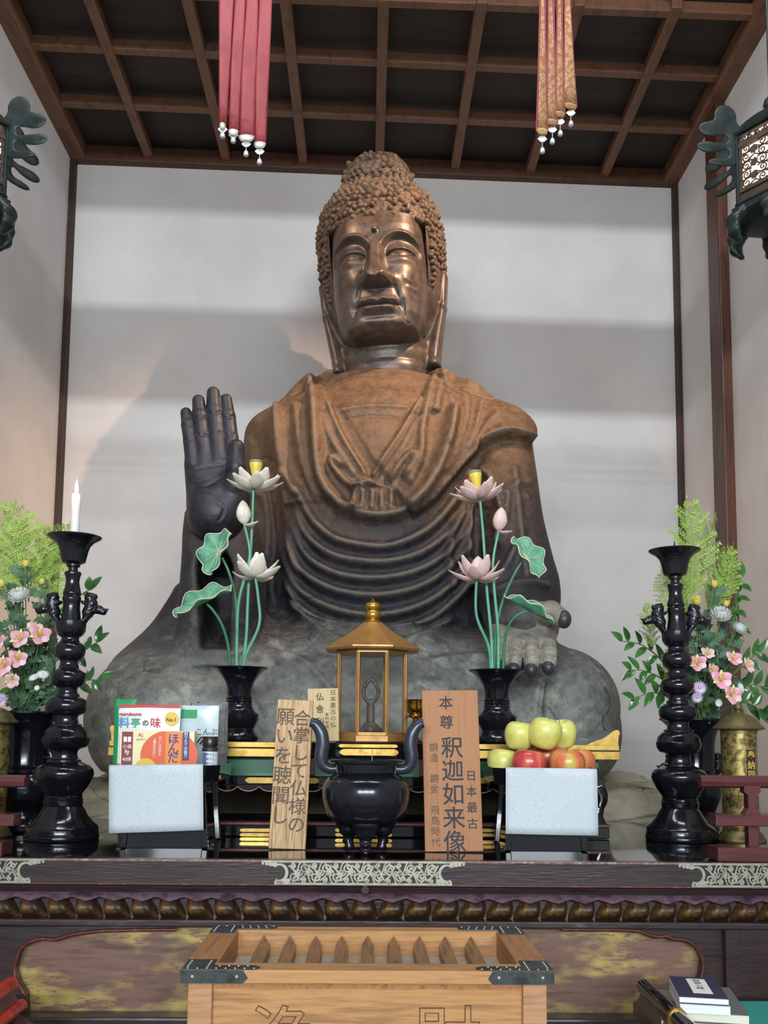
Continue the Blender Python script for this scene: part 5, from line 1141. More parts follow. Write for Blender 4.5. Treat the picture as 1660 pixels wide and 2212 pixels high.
# ---- brass incense tubes
m_tube = MAT('mottled_brass', ['#5f5433', '#8d7d48', '#a39358'], .38, metal=.6, scale=55, detail=3, lo=.42, hi=.56); m_tcap = MAT('tarnished_brass', ['#5b5238', '#7c6f48', '#686044'], .42, metal=.6, scale=20)
def tube_(px, Y, label):
    k = Y / 2000; c = V3(px, 1818, Y); r = empty('incense_canister', (c.x, Y, ZT0), label, 'canister', 'pair of tall lidded brass canisters'); 
    def z(py): return (1816 - py) * k
    MB().lathe([(50 * k, 0), (51 * k, z(1812)), (46 * k, z(1806)), (44 * k, z(1800)), (38 * k, z(1795)), (36 * k, z(1792))], n=40).build('foot', m_tcap, r, 40)
    MB().lathe([(36.5 * k, z(1793)), (36.5 * k, z(1582))], n=48).build('cylinder', m_tube, r, 40)
    MB().lathe([(38 * k, z(1586)), (38 * k, z(1580)), (53 * k, z(1577)), (54 * k, z(1574)), (46 * k, z(1567)), (38 * k, z(1556)), (26 * k, z(1548)), (12 * k, z(1543)), (5 * k, z(1541)), (4.5 * k, z(1538)), (9 * k, z(1532)), (9 * k, z(1528)), (5 * k, z(1522)), (.6 * k, z(1515))], n=48).build('lid', m_tcap, r, 40)
    return r, k
r, k = tube_(1603, 2.87, 'mottled brass canister with a dark label at the right end of the altar')
MB().prism([(-10 * k, (1816 - 1690) * k), (10 * k, (1816 - 1690) * k), (10 * k, (1816 - 1621) * k), (-10 * k, (1816 - 1621) * k)], .001, Matrix.Rotation(radians(16), 3, 'Z'), c=(.30 * 36.5 * k, -.967 * 36.5 * k, 0)).build('label', C_('#3a2230', .4), r)
for c, py in (('奉', 1633), ('納', 1654), ('同', 1674)): text(c, 19 * k, m_yel, Tr((.30 * 36.5 * k, -.967 * 36.5 * k - .0008, (1816 - py) * k)) @ Matrix.Rotation(radians(16), 4, 'Z'), r, ext=.0003, off=.0003)
tube_(-30, 2.85, 'mottled brass canister at the left end of the altar, cut by the photo edge')
# ---- lacquered rail stands at both ends
def railing(s_, xt, xm, xb, label):
    Y = 2.47; a = V3(xt, 1688, Y); m_ = V3(xm, 1770, Y); b_ = V3(xb, 1842, Y); far = 1.42 if s_ > 0 else -1.36
    r = empty('altar_railing', (b_.x, Y, ZT0), label, 'railing', 'low red-brown lacquered railings at the altar ends')
    zt_, zm_ = V3(xt, 1688, Y).z, m_.z
    MB().tube([(a.x, Y, zt_), (far, Y, zt_)], .0165, 8).build('top_rail', m_redl, r, 20, world=True)
    MB().box(((m_.x + far) / 2, Y, zm_), (abs(far - m_.x), .06, .030), bev=.003).build('middle_rail', m_redl, r, world=True)
    MB().box(((b_.x + far) / 2, Y - .015, ZT0 + .0185), (abs(far - b_.x), .075, .036), bev=.002).build('base_rail', m_redl, r, world=True)
    for i, q in enumerate((.11, .36)):
        xq = b_.x + s_ * q if s_ > 0 else b_.x - q
        MB().tube(cr([(xq, Y, ZT0 + .03), (xq, Y, zm_ - .012)], 3), .018, 4).build('post', m_redl, r, world=True)
        MB().prism([(xq - .022, zt_ - .01), (xq - .022, zt_ - .026), (xq - .012, zt_ - .034), (xq - .012, zm_ + .03), (xq - .024, zm_ + .012), (xq + .024, zm_ + .012), (xq + .012, zm_ + .03), (xq + .012, zt_ - .034), (xq + .022, zt_ - .026), (xq + .022, zt_ - .01)], .03, c=(0, Y - .015, 0)).build('post', m_redl, r, world=True)
    return r
railing(1, 1512, 1538, 1536, 'low red-brown lacquered railing at the right end, before the brass canister'); railing(-1, 57, 38, 20, 'low red-brown lacquered railing at the left end of the altar')
# ---- big flower vases
fv = [(46, 1790), (50, 1786), (50, 1776), (42, 1766), (40, 1752), (46, 1735), (55, 1716), (57, 1700), (54, 1686), (45, 1676), (43, 1672), (45, 1668), (43, 1662), (45, 1656), (43, 1650), (44, 1600), (47, 1580), (54, 1562), (68, 1549), (75, 1545), (75, 1541), (70, 1542), (56, 1556), (42, 1575), (1, 1576)]
def flower_vase(px, Y, label, side):
    k = .00152; c = V3(px, 1790, Y); r = empty('flower_vase', (c.x, Y, ZT0), label, 'vase', 'pair of large black flower vases'); MB().lathe([(a * k, (1790 - z) * k) for a, z in fv], n=48).build('vase_body', m_bk, r, 35)
    for s_ in (-1, 1): np_obj('lion_ornament', LV * np.array([s_, 1, 1]) * .9 + np.array([-s_ * .072 * -1 * -1, 0, (1790 - 1640) * k]), LF if s_ > 0 else LF[:, ::-1], m_bk, r)
    return r
VL = flower_vase(48, 3.02, 'large black vase full of flowers on the left, behind the candlestick', -1); VR = flower_vase(1505, 3.14, 'large black vase full of flowers on the right, behind the candlestick', 1)
VTOP = ZT0 + (1790 - 1576) * .00152
# ================================================================ FRONT: offertory box, desks, books
m_bw = MAT('honey_wood', ['#a0724c', '#b58a66', '#96694a'], .55, scale=4, stretch=(1, 1, 14), detail=6, bump=.0008, bscale=14, bstretch=(1, 1, 10)); m_bwx = MAT('honey_wood_rail', ['#a57646', '#ba8a58', '#946a42'], .5, scale=4, stretch=(1, 14, 14), detail=6); m_bwy = MAT('honey_wood_side', ['#8f6038', '#a87446', '#845832'], .55, scale=4, stretch=(14, 1, 14), detail=6)
m_slat = MAT('slat_wood', ['#8f6a4a', '#a8825f', '#7e5c41'], .6, scale=6, stretch=(12, 1, 12)); m_iron = MAT('dark_iron', ['#33383a', '#444a4b', '#2c3031'], .5, metal=.6, scale=20); m_rivet = MAT('bright_rivet', '#8f979b', .4, metal=.8); m_tray = MAT('grey_board', ['#a9a69c', '#bdbab0'], .8, scale=20)
ZB = .79; BX0, BX1, BY0, BY1 = -.345, .366, 1.815, 2.205; BC = (BX0 + BX1) / 2
box = empty('offertory_box', (BC, (BY0 + BY1) / 2, 0), 'large wooden offertory box with a slatted top, iron corners and carved characters', 'offertory box')
def B_(mb, name, mat, smooth=None): return mb.build(name, mat, box, smooth, world=True)
zr = ZB - .0125; rt = .025; fw, sw, bw_ = .056, .062, .045
B_(MB().box((BC, BY0 + fw / 2, zr), (BX1 - BX0, fw, rt), bev=.002), 'front_rim', m_bwx); B_(MB().box((BC, BY1 - bw_ / 2, zr), (BX1 - BX0, bw_, rt), bev=.002), 'back_rim', m_bwx)
for x in (BX0 + sw / 2, BX1 - sw / 2): B_(MB().box((x, (BY0 + fw + BY1 - bw_) / 2, zr), (sw, BY1 - BY0 - fw - bw_, rt), bev=.001), 'side_rim', m_bwy)
ix0, ix1, iy0, iy1 = BX0 + sw, BX1 - sw, BY0 + fw, BY1 - bw_
zi = ZB - .024
for x0, x1, y0, y1, mt in ((ix0 - .012, ix0, iy0, iy1, m_bwy), (ix1, ix1 + .012, iy0, iy1, m_bwy), (ix0, ix1, iy0 - .012, iy0, m_bwx), (ix0, ix1, iy1, iy1 + .012, m_bwx)): B_(MB().box(((x0 + x1) / 2, (y0 + y1) / 2, zi - .045), (x1 - x0, y1 - y0, .09)), 'inner_wall', mt)
B_(MB().box(((ix0 + ix1) / 2, (iy0 + iy1) / 2, ZB - .060), (ix1 - ix0, iy1 - iy0, .006)), 'inner_board', m_tray)
for i in range(9):
    x = ix0 + (ix1 - ix0) * (i + 1.0) / 10.0; w_ = .0140
    mb = MB(); pr = [(-w_, ZB - .056), (w_, ZB - .056), (w_, ZB - .032), (0, ZB - .010), (-w_, ZB - .032)]
    B_(MB().prism([(x + a, z) for a, z in pr], iy1 - iy0 - .002, c=(0, iy0 + .001, 0)), 'slat', m_slat)
# iron corners with rivets
for sx in (0, 1):
    for sy in (0, 1):
        x0 = BX0 if sx == 0 else BX1; sgx = 1 if sx == 0 else -1; y0 = BY0 if sy == 0 else BY1; sgy = 1 if sy == 0 else -1
        lw = .135; ly = .075; fy = .030
        pts = [(0, 0), (lw, 0), (lw + .012, fy * .35), (lw + .012, fy * .65), (lw, fy), (sw - .006, fy), (sw - .006, ly), (0, ly)]
        vs = [(x0 + sgx * (a + .001), y0 + sgy * (b_ + .001), ZB + .0002) for a, b_ in pts] + [(x0 + sgx * (a + .001), y0 + sgy * (b_ + .001), ZB + .0016) for a, b_ in pts]
        mb = MB(); n = 8; mb.add(vs, [tuple(range(n)), tuple(range(2 * n - 1, n - 1, -1))] + [(i, (i + 1) % n, (i + 1) % n + n, i + n) for i in range(n)]); br_ = B_(mb, 'iron_corner', m_iron)
        mb = MB()
        for a, b_ in [(.012 + .018 * q, .006) for q in range(8)] + [(.07 + .018 * q, fy - .006) for q in range(4)] + [(.010, .02 + .014 * q) for q in range(4)] + [(sw - .014, .02 + .014 * q) for q in range(4)]:
            mb.lathe([(.0026, 0), (.002, .0014), (.0004, .0018)], (x0 + sgx * a - box.location.x, y0 + sgy * b_ - box.location.y, ZB + .0016), 6)
        o = mb.build('rivets', m_rivet, br_); o.location = (0, 0, 0)
    x0 = BX0 if sx == 0 else BX1; sgx = 1 if sx == 0 else -1
    pts = [(0, 0), (.118, 0), (.127, .010), (.118, .024), (0, .024)]
    pp = [(x0 + sgx * a, zr - .012 + b_) for a, b_ in pts]; fp = B_(MB().prism(pp, .0015, c=(0, BY0 - .0016, 0)), 'iron_front_plate', m_iron)
    for a in (.022, .106): MB().ell((x0 + sgx * a - box.location.x, BY0 - .0018 - box.location.y, zr), (.0042, .002, .0042), 10, 6).build('rivet', m_rivet, fp)
zbt = ZB - .0255
for x0, x1 in ((BX0 + .012, BX0 + .058), (BX1 - .058, BX1 - .012)):
    for y in (BY0 + .036, BY1 - .036): B_(MB().box(((x0 + x1) / 2, y, zbt / 2), (x1 - x0, .046, zbt), bev=.002), 'corner_post', m_bw)
B_(MB().box((BC, BY0 + .034, zbt / 2 + .05), (BX1 - BX0 - .10, .018, zbt - .10)), 'front_panel', m_bwx); B_(MB().box((BC, BY1 - .034, zbt / 2 + .05), (BX1 - BX0 - .10, .018, zbt - .10)), 'back_panel', m_bwx)
B_(MB().box((BC, BY0 + .030, zbt - .007), (BX1 - BX0 - .10, .018, .014)), 'under_rail', m_bwy)
for x in (BX0 + .03, BX1 - .03): B_(MB().box((x, (BY0 + BY1) / 2, zbt / 2 + .05), (.018, BY1 - BY0 - .10, zbt - .10)), 'side_panel', m_bwy)
m_carve = MAT('carved_wood', ['#7f5530', '#94683f'], .7, scale=10); m_cut = MAT('carved_outline', '#5a3a20', .8)
for c, px in (('浄', 612), ('財', 968)):
    p = V3(px, 2254, BY0 + .025); q = p - Vector(box.location)
    text(c, .130, m_cut, Tr((q.x, q.y - .0002, q.z)), box, 'carved_outline', .0006, off=.0016); text(c, .130, m_bwx, Tr((q.x, q.y - .0012, q.z)), box, 'carved_character', .0006, off=-.0004)
# ---- low desks with teal tops
m_teal = MAT('teal_cloth', ['#2f8f86', '#3a9a90'], .6, scale=6); m_tealb = MAT('pale_teal_cloth', ['#6da39c', '#7aada6'], .6, scale=6)
ZD = .628
def desk(x0, x1, s_, mroll, mbody, label, teal, xr):
    r = empty('sutra_desk', ((x0 + x1) / 2, 1.9, 0), label, 'desk'); 
    MB().box(((x0 + x1) / 2, 1.88, ZD - .015), (x1 - x0, .64, .03), bev=.003).build('desk_top', mbody, r, world=True)
    MB().box(((x0 + x1) / 2 + s_ * .0, 1.88, ZD + .0015), (x1 - x0 - .04, .62, .002)).build('teal_mat', teal, r, world=True)
    MB().tube([(xr, 1.57, ZD + .034), (xr, 2.19, ZD + .034)], .017, 14).build('rolled_end', mroll, r, 40, world=True)
    MB().prism([(xr - s_ * .02, ZD), (xr + s_ * .05, ZD), (xr + s_ * .03, ZD + .008), (xr + s_ * .012, ZD + .022), (xr - s_ * .006, ZD + .034)], .60, c=(0, 1.58, 0)).build('end_moulding', mbody, r, world=True)
    for x in (x0 + .05, x1 - .05):
        for y in (1.62, 2.14): MB().box((x, y, (ZD - .03) / 2), (.05, .05, ZD - .03), bev=.004).build('leg', mbody, r, world=True)
    return r
dr = desk(.625, 1.20, 1, m_lac, m_worn, 'low dark desk with a teal top and black rolled edge in the right foreground', m_teal, .648)
dl = desk(-1.42, -.785, -1, m_red, m_redl, 'low red lacquered desk with a rolled edge in the left foreground', m_tealb, -.800)
MB().prism([(.568, ZD - .012), (.66, ZD - .012), (.655, ZD + .004), (.63, ZD + .010), (.615, ZD + .02), (.61, ZD + .045), (.60, ZD + .055), (.585, ZD + .054), (.574, ZD + .042), (.572, ZD + .02)], .01, c=(.056, 1.955, 0)).build('gilt_end_plate', m_goldp, dr, world=True)
MB().tube([(-.775, 1.57, ZD - .012), (-.775, 2.19, ZD - .012)], .014, 12).build('lower_roll', m_red, dl, 40, world=True)
MB().prism([(-.775, ZD - .12), (-.735, ZD - .115), (-.725, ZD - .075), (-.75, ZD - .055), (-.79, ZD - .03), (-.83, ZD - .03)], .5, c=(0, 1.70, 0)).build('side_bracket', m_redl, dl, world=True)
# books
m_page = MAT('page_edges', ['#d9d4c0', '#e3dfcf'], .85, scale=40, stretch=(1, 1, 30)); m_pagew = MAT('white_page_edges', ['#dfe0de', '#ececea'], .85, scale=40, stretch=(1, 1, 30))
def book(px, py, Y, w, l, t, z, rz, cover, page, label, curve=0):
    c = WZ(px, py, z + t); r = empty('sutra_book', (c[0], c[1], z), label, 'book', 'thin sutra books on the teal desk', rz=rz)
    MB().box((0, 0, t / 2), (w, l, t - .003)).build('pages', page, r); MB().box((0, 0, t - .0009), (w * 1.01, l * 1.01, .0018), bev=.0006).build('cover', cover, r); MB().box((0, 0, .0009), (w * 1.01, l * 1.01, .0018), bev=.0006).build('cover', cover, r); return r
m_navy2 = C_('#34344f', .5, bump=.0004, bscale=80); m_grey = C_('#6b6b6c', .6); m_oliv = C_('#807f70', .6)
zb = ZD + .003
b1 = book(1478, 2172, 0, .115, .24, .013, zb, radians(-13), m_oliv, m_page, 'olive grey sutra book lying lowest and furthest left in the pile')
b2 = book(1520, 2158, 0, .125, .21, .020, zb + .0135, radians(-11), m_grey, m_page, 'grey covered sutra book with cream pages, second from the bottom'); b2.location.x += .012
b3 = book(1510, 2148, 0, .100, .165, .017, zb + .035, radians(-11), m_white, m_pagew, 'white sutra book directly under the navy one')
b4 = book(1508, 2132, 0, .098, .160, .014, zb + .053, radians(-11), m_navy2, m_pagew, 'navy sutra book with a white title label on top of the pile')
MB().box((.004, .008, .0142), (.040, .115, .0006)).build('title_label', m_txtw, b4); 
for c, y in (('般', .045), ('若', .025), ('心', .005), ('経', -.015)): text(c, .017, m_txtk, Tr((.004, y + .004, .0147)) @ Matrix.Rotation(-pi / 2, 4, 'X'), b4, ext=.0001)
# ================================================================ LOTUS FLOWERS (carved, painted)
m_stem = MAT('painted_stem', ['#4f9377', '#63a88b', '#5b9a86'], .45, scale=9); m_wpet = MAT('white_petal', ['#d9d2c4', '#e6e0d4', '#cfc5b2'], .5, scale=5, stretch=(40, 40, 4), bump=.0006, bscale=6, bstretch=(60, 60, 3)); m_ppet = MAT('pink_petal', ['#d8b7b4', '#e4c8c4', '#cfa7a4'], .5, scale=5, stretch=(40, 40, 4), bump=.0006, bscale=6, bstretch=(60, 60, 3))
m_pod = MAT('yellow_pod', ['#cdb63a', '#dcc94e'], .4, scale=8); m_podtop = MAT('grey_pod_top', '#7d8a78', .5); m_lotleaf = MAT('lotus_leaf_green', ['#3f8264', '#5fa083', '#2f7355'], .45, scale=10, bump=.001, bscale=20); m_rim = MAT('cream_leaf_rim', '#d9cfb4', .5); m_stemd = MAT('deep_green_stem', ['#3a7a58', '#4a8c68'], .5, scale=9)
def petal_obj(L, Wd, cup, tip=.0, n=10, m=8):
    # boat-shaped petal growing along +z, hollow towards -y(out)
    mb = MB(); P = []
    for j in range(n + 1):
        t = j / n; w = Wd * (sin(pi * (t * .90 + .04)) ** .75) * (1 - .35 * max(0, t - .7) / .3); row = []
        for i in range(m + 1):
            s_ = -1 + 2 * i / m; row.append((s_ * w / 2, cup * L * (t ** 1.6) * -1 * 0 + (1 - s_ * s_) * Wd * .22 * sin(pi * min(1, t * .95 + .05)), t * L))
        P.append(row)
    mb.grid(P); return mb
def lotus_obj(name, label, group=None): return empty(name, (0, 0, 0), label, 'lotus', group)
def stem_to(r, pts, rad=.0052, mat=None):
    P = cr([V3(*p) for p in pts], 8); MB().tube(P, [rad * (1.15 - .3 * i / (len(P) - 1)) for i in range(len(P))], 10).build('stem', mat or m_stem, r, 60, world=True)
def lotus(kind, px, py, Y, mat, label, stem, spec, tilt=(0, 0)):
    c = V3(px, py, Y); base = V3(*stem[0]); r = empty('lotus_flower' if kind != 'bud' else 'lotus_bud', base, label, 'lotus', None)
    stem_to(r, stem)
    Tm = Tr(c - base) @ Matrix.Rotation(radians(tilt[0]), 4, 'Y') @ Matrix.Rotation(radians(tilt[1]), 4, 'X')
    for (az, el, L, wd, off) in spec:
        pm_ = petal_obj(L, wd, .2)
        # petal leans outward by el from vertical, at azimuth az; outer side convex
        M = Tm @ Matrix.Rotation(radians(az), 4, 'Z') @ Tr((0, -off, 0)) @ Matrix.Rotation(radians(el), 4, 'X') @ Matrix.Rotation(pi, 4, 'Z')
        pm_.v = [tuple(M @ Vector((x, y - .42 * L * (z / L) ** 2, z))) for x, y, z in pm_.v]
        o = pm_.build('petal', mat, r, 70); md = o.modifiers.new('thickness', 'SOLIDIFY'); md.thickness = .002
    if kind == 'pod':
        o = MB().lathe([(.006, .004), (.010, .024), (.018, .060), (.0225, .080), (.022, .082), (.002, .082)], n=28); o.v = [tuple(Tm @ Vector(v)) for v in o.v]; o.build('seed_pod', m_pod, r, 40)
        o = MB().lathe([(.0225, .0825), (.0238, .086), (.0225, .090), (.002, .091)], n=28); o.v = [tuple(Tm @ Vector(v)) for v in o.v]; o.build('pod_top', m_podtop, r, 40)
    if kind in ('bud', 'heart'):
        h, w = spec_b[kind] if kind in spec_b else (.07, .024)
        pr = [(.004, 0), (w * .6, h * .1), (w * .95, h * .3), (w, h * .45), (w * .85, h * .65), (w * .5, h * .86), (w * .15, h * .97), (.0005, h)]
        P = [(float(a), float(b)) for a, b in cr(pr, 3)]; o = MB().lathe([(max(a, .0005), b) for a, b in P], n=24)
        o.v = [tuple(Tm @ Vector((x * (1 + .04 * cos(3 * atan2(y, x))), y * (1 + .04 * cos(3 * atan2(y, x))), z))) for x, y, z in o.v]; o.build('closed_bud', mat, r, 60)
    return r
spec_b = {'bud': (.082, .0245), 'heart': (.078, .0265)}
YV = 3.10; k_ = YV / 2000
def ring_(n, el, L, wd, off, a0=0): return [(a0 + 360 * i / n, el, L, wd, off) for i in range(n)]
MW = lambda *s: [(a, b, YV + c) for a, b, c in s]
# left arrangement (white)
lotus('pod', 552, 1052, YV - .02, m_wpet, 'white open lotus with a yellow seed pod, highest on the left arrangement', MW((520, 1470, 0), (532, 1380, 0), (536, 1290, 0), (544, 1150, -.01), (548, 1054, -.02)), ring_(5, 76, .080, .050, .006, 36) + ring_(7, 96, .090, .050, .004, 10))
lotus('bud', 527, 1132, YV - .03, m_wpet, 'closed white lotus bud halfway up the left arrangement', MW((512, 1470, .01), (512, 1380, .0), (516, 1300, -.02), (534, 1230, -.03), (540, 1190, -.03), (528, 1132, -.03)), [(60, 112, .052, .026, .002)], tilt=(-4, 0))
lotus('heart', 552, 1246, YV - .05, m_wpet, 'half open white lotus with spread petals, lower on the left arrangement', MW((526, 1470, .0), (530, 1420, -.01), (560, 1350, -.03), (558, 1290, -.04), (552, 1248, -.05)), ring_(5, 70, .086, .042, .004, 20) + ring_(4, 96, .090, .040, .003, 60) + [(170, 18, .078, .046, .002)], tilt=(2, -6))
# right arrangement (pink)
lotus('pod', 1034, 1074, YV - .02, m_ppet, 'pink open lotus with a yellow seed pod, highest on the right arrangement', MW((1064, 1470, 0), (1062, 1380, 0), (1052, 1270, 0), (1044, 1150, -.01), (1037, 1076, -.02)), ring_(5, 76, .078, .048, .006, 36) + ring_(7, 96, .088, .048, .004, 10), tilt=(-8, 0))
lotus('bud', 1077, 1146, YV - .03, m_ppet, 'closed pink lotus bud at the upper right of the right arrangement', MW((1076, 1470, .0), (1077, 1370, -.01), (1068, 1270, -.02), (1066, 1210, -.02), (1078, 1146, -.03)), [(60, 112, .045, .026, .002)], tilt=(8, 0))
lotus('heart', 1032, 1250, YV - .05, m_ppet, 'half open pink lotus with spread petals, lower on the right arrangement', MW((1061, 1470, .01), (1057, 1400, -.01), (1030, 1330, -.03), (1030, 1252, -.05)), ring_(5, 68, .088, .042, .004, 20) + ring_(5, 98, .090, .040, .003, 55), tilt=(2, -4))
def lotus_leaf(pc, Y, n_dir, ax, rx, ry, label, stem, fold):
    c = V3(*pc, Y); base = V3(*stem[0]); r = empty('lotus_leaf', base, label, 'lotus leaf'); stem_to(r, stem, .0048, m_stemd)
    z = Vector(n_dir).normalized(); x = (Vector(ax) - z * Vector(ax).dot(z)).normalized(); y = z.cross(x)
    M = Matrix(((x.x, y.x, z.x, (c - base).x), (x.y, y.y, z.y, (c - base).y), (x.z, y.z, z.z, (c - base).z), (0, 0, 0, 1)))
    P = []; N_ = 48; R2 = 10
    def pt(t, a):
        wv = .20 * t ** 3 * sin(a * 7 + 1) ; rr_ = t * (1 + .05 * sin(a * 7))
        px_, py_ = rx * rr_ * cos(a), ry * rr_ * sin(a)
        return M @ Vector((px_, py_, fold * (py_ / ry) ** 2 * ry + wv * ry * .7 + .02 * t * abs(sin(a * 4)) * ry))
    for j in range(R2 + 1): P.append([pt(max(.02, j / R2), 2 * pi * i / N_) for i in range(N_ + 1)])
    o = MB().grid(P).build('leaf_blade', m_lotleaf, r, 80); md = o.modifiers.new('thickness', 'SOLIDIFY'); md.thickness = .0016
    MB().tube([pt(1.0, 2 * pi * i / N_) for i in range(N_ + 1)], .0017, 6, cap=False).build('leaf_rim', m_rim, r, 60)
    mb = MB()
    for i in range(9):
        a = 2 * pi * i / 9 + .2; mb.tube([pt(.04 + .8 * q / 6, a) + z * .0012 for q in range(7)], [.0011 * (1 - .1 * q) for q in range(7)], 5)
    mb.build('leaf_veins', m_rim, r); return r
lotus_leaf((472, 1193), YV - .05, (-.55, -.78, .25), (.35, 0, .95), .080, .058, 'green lotus leaf standing nearly upright, upper left of the white lotuses', MW((514, 1470, .02), (512, 1400, .01), (510, 1300, -.01), (496, 1240, -.04), (480, 1205, -.045)), .55)
lotus_leaf((440, 1300), YV - .06, (-.35, -.55, .75), (.80, 0, .55), .104, .052, 'green lotus leaf leaning far out to the left, lowest on the left arrangement', MW((498, 1470, .03), (494, 1400, .0), (480, 1350, -.03), (460, 1318, -.05), (446, 1304, -.058)), .55)
lotus_leaf((1138, 1205), YV - .05, (.50, -.75, .40), (-.45, 0, .9), .080, .052, 'green lotus leaf upper right of the pink lotuses', MW((1068, 1470, .02), (1072, 1370, .0), (1086, 1300, -.02), (1112, 1240, -.04), (1128, 1215, -.045)), .6)
lotus_leaf((1142, 1318), YV - .05, (.45, -.20, .85), (-.55, 0, .8), .092, .044, 'green lotus leaf curling down at the lower right of the pink lotuses', MW((1086, 1470, .02), (1090, 1400, .0), (1096, 1360, -.02), (1114, 1332, -.045), (1138, 1320, -.05)), .7)
# ================================================================ BOUQUETS
m_cyp = MAT('cypress_green', ['#86aa42', '#a3c25a', '#74983c'], .6, scale=14, sss=.1); m_mumleaf = MAT('chrysanthemum_leaf', ['#3c5c44', '#587a5c', '#2f4c38'], .6, scale=14); m_gloss = MAT('glossy_leaf', ['#2f5c2c', '#44763a', '#274d26'], .22, scale=9, coat=.3); m_twig = MAT('green_twig', ['#5c7a3c', '#6d8a48'], .6, scale=9)
m_mum = MAT('white_chrysanthemum', ['#dfe5e4', '#eef0ee'], .6, scale=20); m_bud = MAT('yellow_bud', ['#dcc34a', '#e6d480'], .6, scale=20); m_al = MAT('pink_alstroemeria', ['#d98ba4', '#e6a6b8', '#efc6cd'], .5, scale=26, lo=.3, hi=.7); m_alw = MAT('pale_pink_alstroemeria', ['#efd3d6', '#e9c0c8', '#f3e2df'], .5, scale=26); m_aly = MAT('yellow_streaked_petal', ['#e4cf6a', '#e9dba0', '#b0654a'], .5, scale=90); m_lil = MAT('lilac_daisy', ['#b79cc6', '#cdb8d8', '#e4dbe8'], .6, scale=30)
def frame(d, up=(0, -1, .2)):
    z = Vector(d).normalized(); x = Vector(up).cross(z); x = x.normalized() if x.length > 1e-4 else z.orthogonal().normalized(); y = z.cross(x); return Matrix((x, y, z)).transposed()
def blade(mb, base, d, L, w, up=(0, -1, .3), droop=.2, lobes=0, n=7, fold=.25):
    F3 = frame(d, up); base = Vector(base); P = []
    for j in range(n + 1):
        t = j / n; ww = w * max(.03, sin(pi * (t ** .85)) ** .8) * (1 + (.38 * cos(t * 2 * pi * lobes) if lobes else 0)); row = []
        for s_ in (-1, 0, 1): row.append(base + F3 @ Vector((s_ * ww / 2, -droop * L * t * t + abs(s_) * ww * fold, L * t)))
        P.append(row)
    mb.grid(P)
def frond_mesh(seed, L=.27, wid=.080, np_=14):
    rs = random.Random(seed); mb = MB(); bend = rs.uniform(-.06, .06)
    def sp_(t): return Vector((bend * L * 4 * t * t, -.10 * L * t * t, L * t))
    mb.tube([sp_(i / 10) for i in range(11)], [.0022 * (1 - .07 * i) for i in range(11)], 5)
    def leaf(p, d, l_, w_):
        F3 = frame(d); q = [p + F3 @ Vector(v) for v in ((0, 0, 0), (-w_, .0006, l_ * .45), (0, 0, l_), (w_, .0006, l_ * .45))]; mb.add(q, [(0, 1, 2, 3)])
    for i in range(np_):
        t = .05 + .93 * i / np_; env = sin(pi * (t * .82 + .16)) ** .9
        for s_ in (-1, 1):
            bl = wid * env * rs.uniform(.8, 1.15); d = Vector((s_ * .80, rs.uniform(-.55, .45), .62)).normalized(); p0 = sp_(t + s_ * .012)
            nb = max(4, int(bl / .0075))
            mb.tube([p0, p0 + d * bl * .9], [.0009, .0004], 3, cap=False)
            for q in range(nb):
                u2 = (q + .5) / nb; p = p0 + d * bl * u2
                for e in (-1, 1):
                    sd = (d * .75 + frame(d) @ Vector((e * .75, rs.uniform(-.3, .3), 0))).normalized(); leaf(p, sd, .017 * (1 - .45 * u2) * rs.uniform(.8, 1.2), .0029)
            leaf(p0 + d * bl * .9, d, .012, .003)
    leaf(sp_(1), (0, 0, 1), .012, .003); return mb
frond_me = [frond_mesh(s).build('cypress_leaves', m_cyp, None, link=False).data for s in (1, 2, 3)]
def cypress(px, py, Y, rot, sc, label, group, i):
    # px,py: foot of the sprig
    r = bpy.data.objects.new('cypress_sprig', frond_me[i % 3]); COL.objects.link(r); r.location = V3(px, py, Y); r.rotation_euler = (radians(rot[1]), radians(rot[0]), radians(rot[2])); r.scale = (sc, sc, sc); return tag(r, label, 'cypress sprig', group)
def mum_leaves(name, pts, seed, label):
    rs = random.Random(seed); mb = MB()
    for (a, b, Yb), (c, d, Yt), n in pts:
        p0, p1 = V3(a, b, Yb), V3(c, d, Yt); mid = (p0 + p1) / 2 + Vector((rs.uniform(-.02, .02), 0, 0)); P = cr([p0, mid, p1], 6); mb.tube(P, [.0028 * (1 - .04 * i) for i in range(len(P))], 5)
        for i in range(n):
            t = .12 + .88 * i / n; q = Vector(P[int(t * (len(P) - 1))]); az = i * 2.4 + rs.uniform(-.4, .4); el = .35 + .7 * t
            dd = Vector((cos(az), sin(az) * .8 - .25, el * rs.uniform(.5, 1.2)))
            blade(mb, q, dd, .062 * rs.uniform(.7, 1.15) * (1 - .25 * t), .034 * rs.uniform(.8, 1.1) * (1 - .2 * t), droop=rs.uniform(.0, .5), lobes=3, n=12)
    o = mb.build(name, m_mumleaf, None, 60); return tag(o, label, 'foliage', kind='stuff')
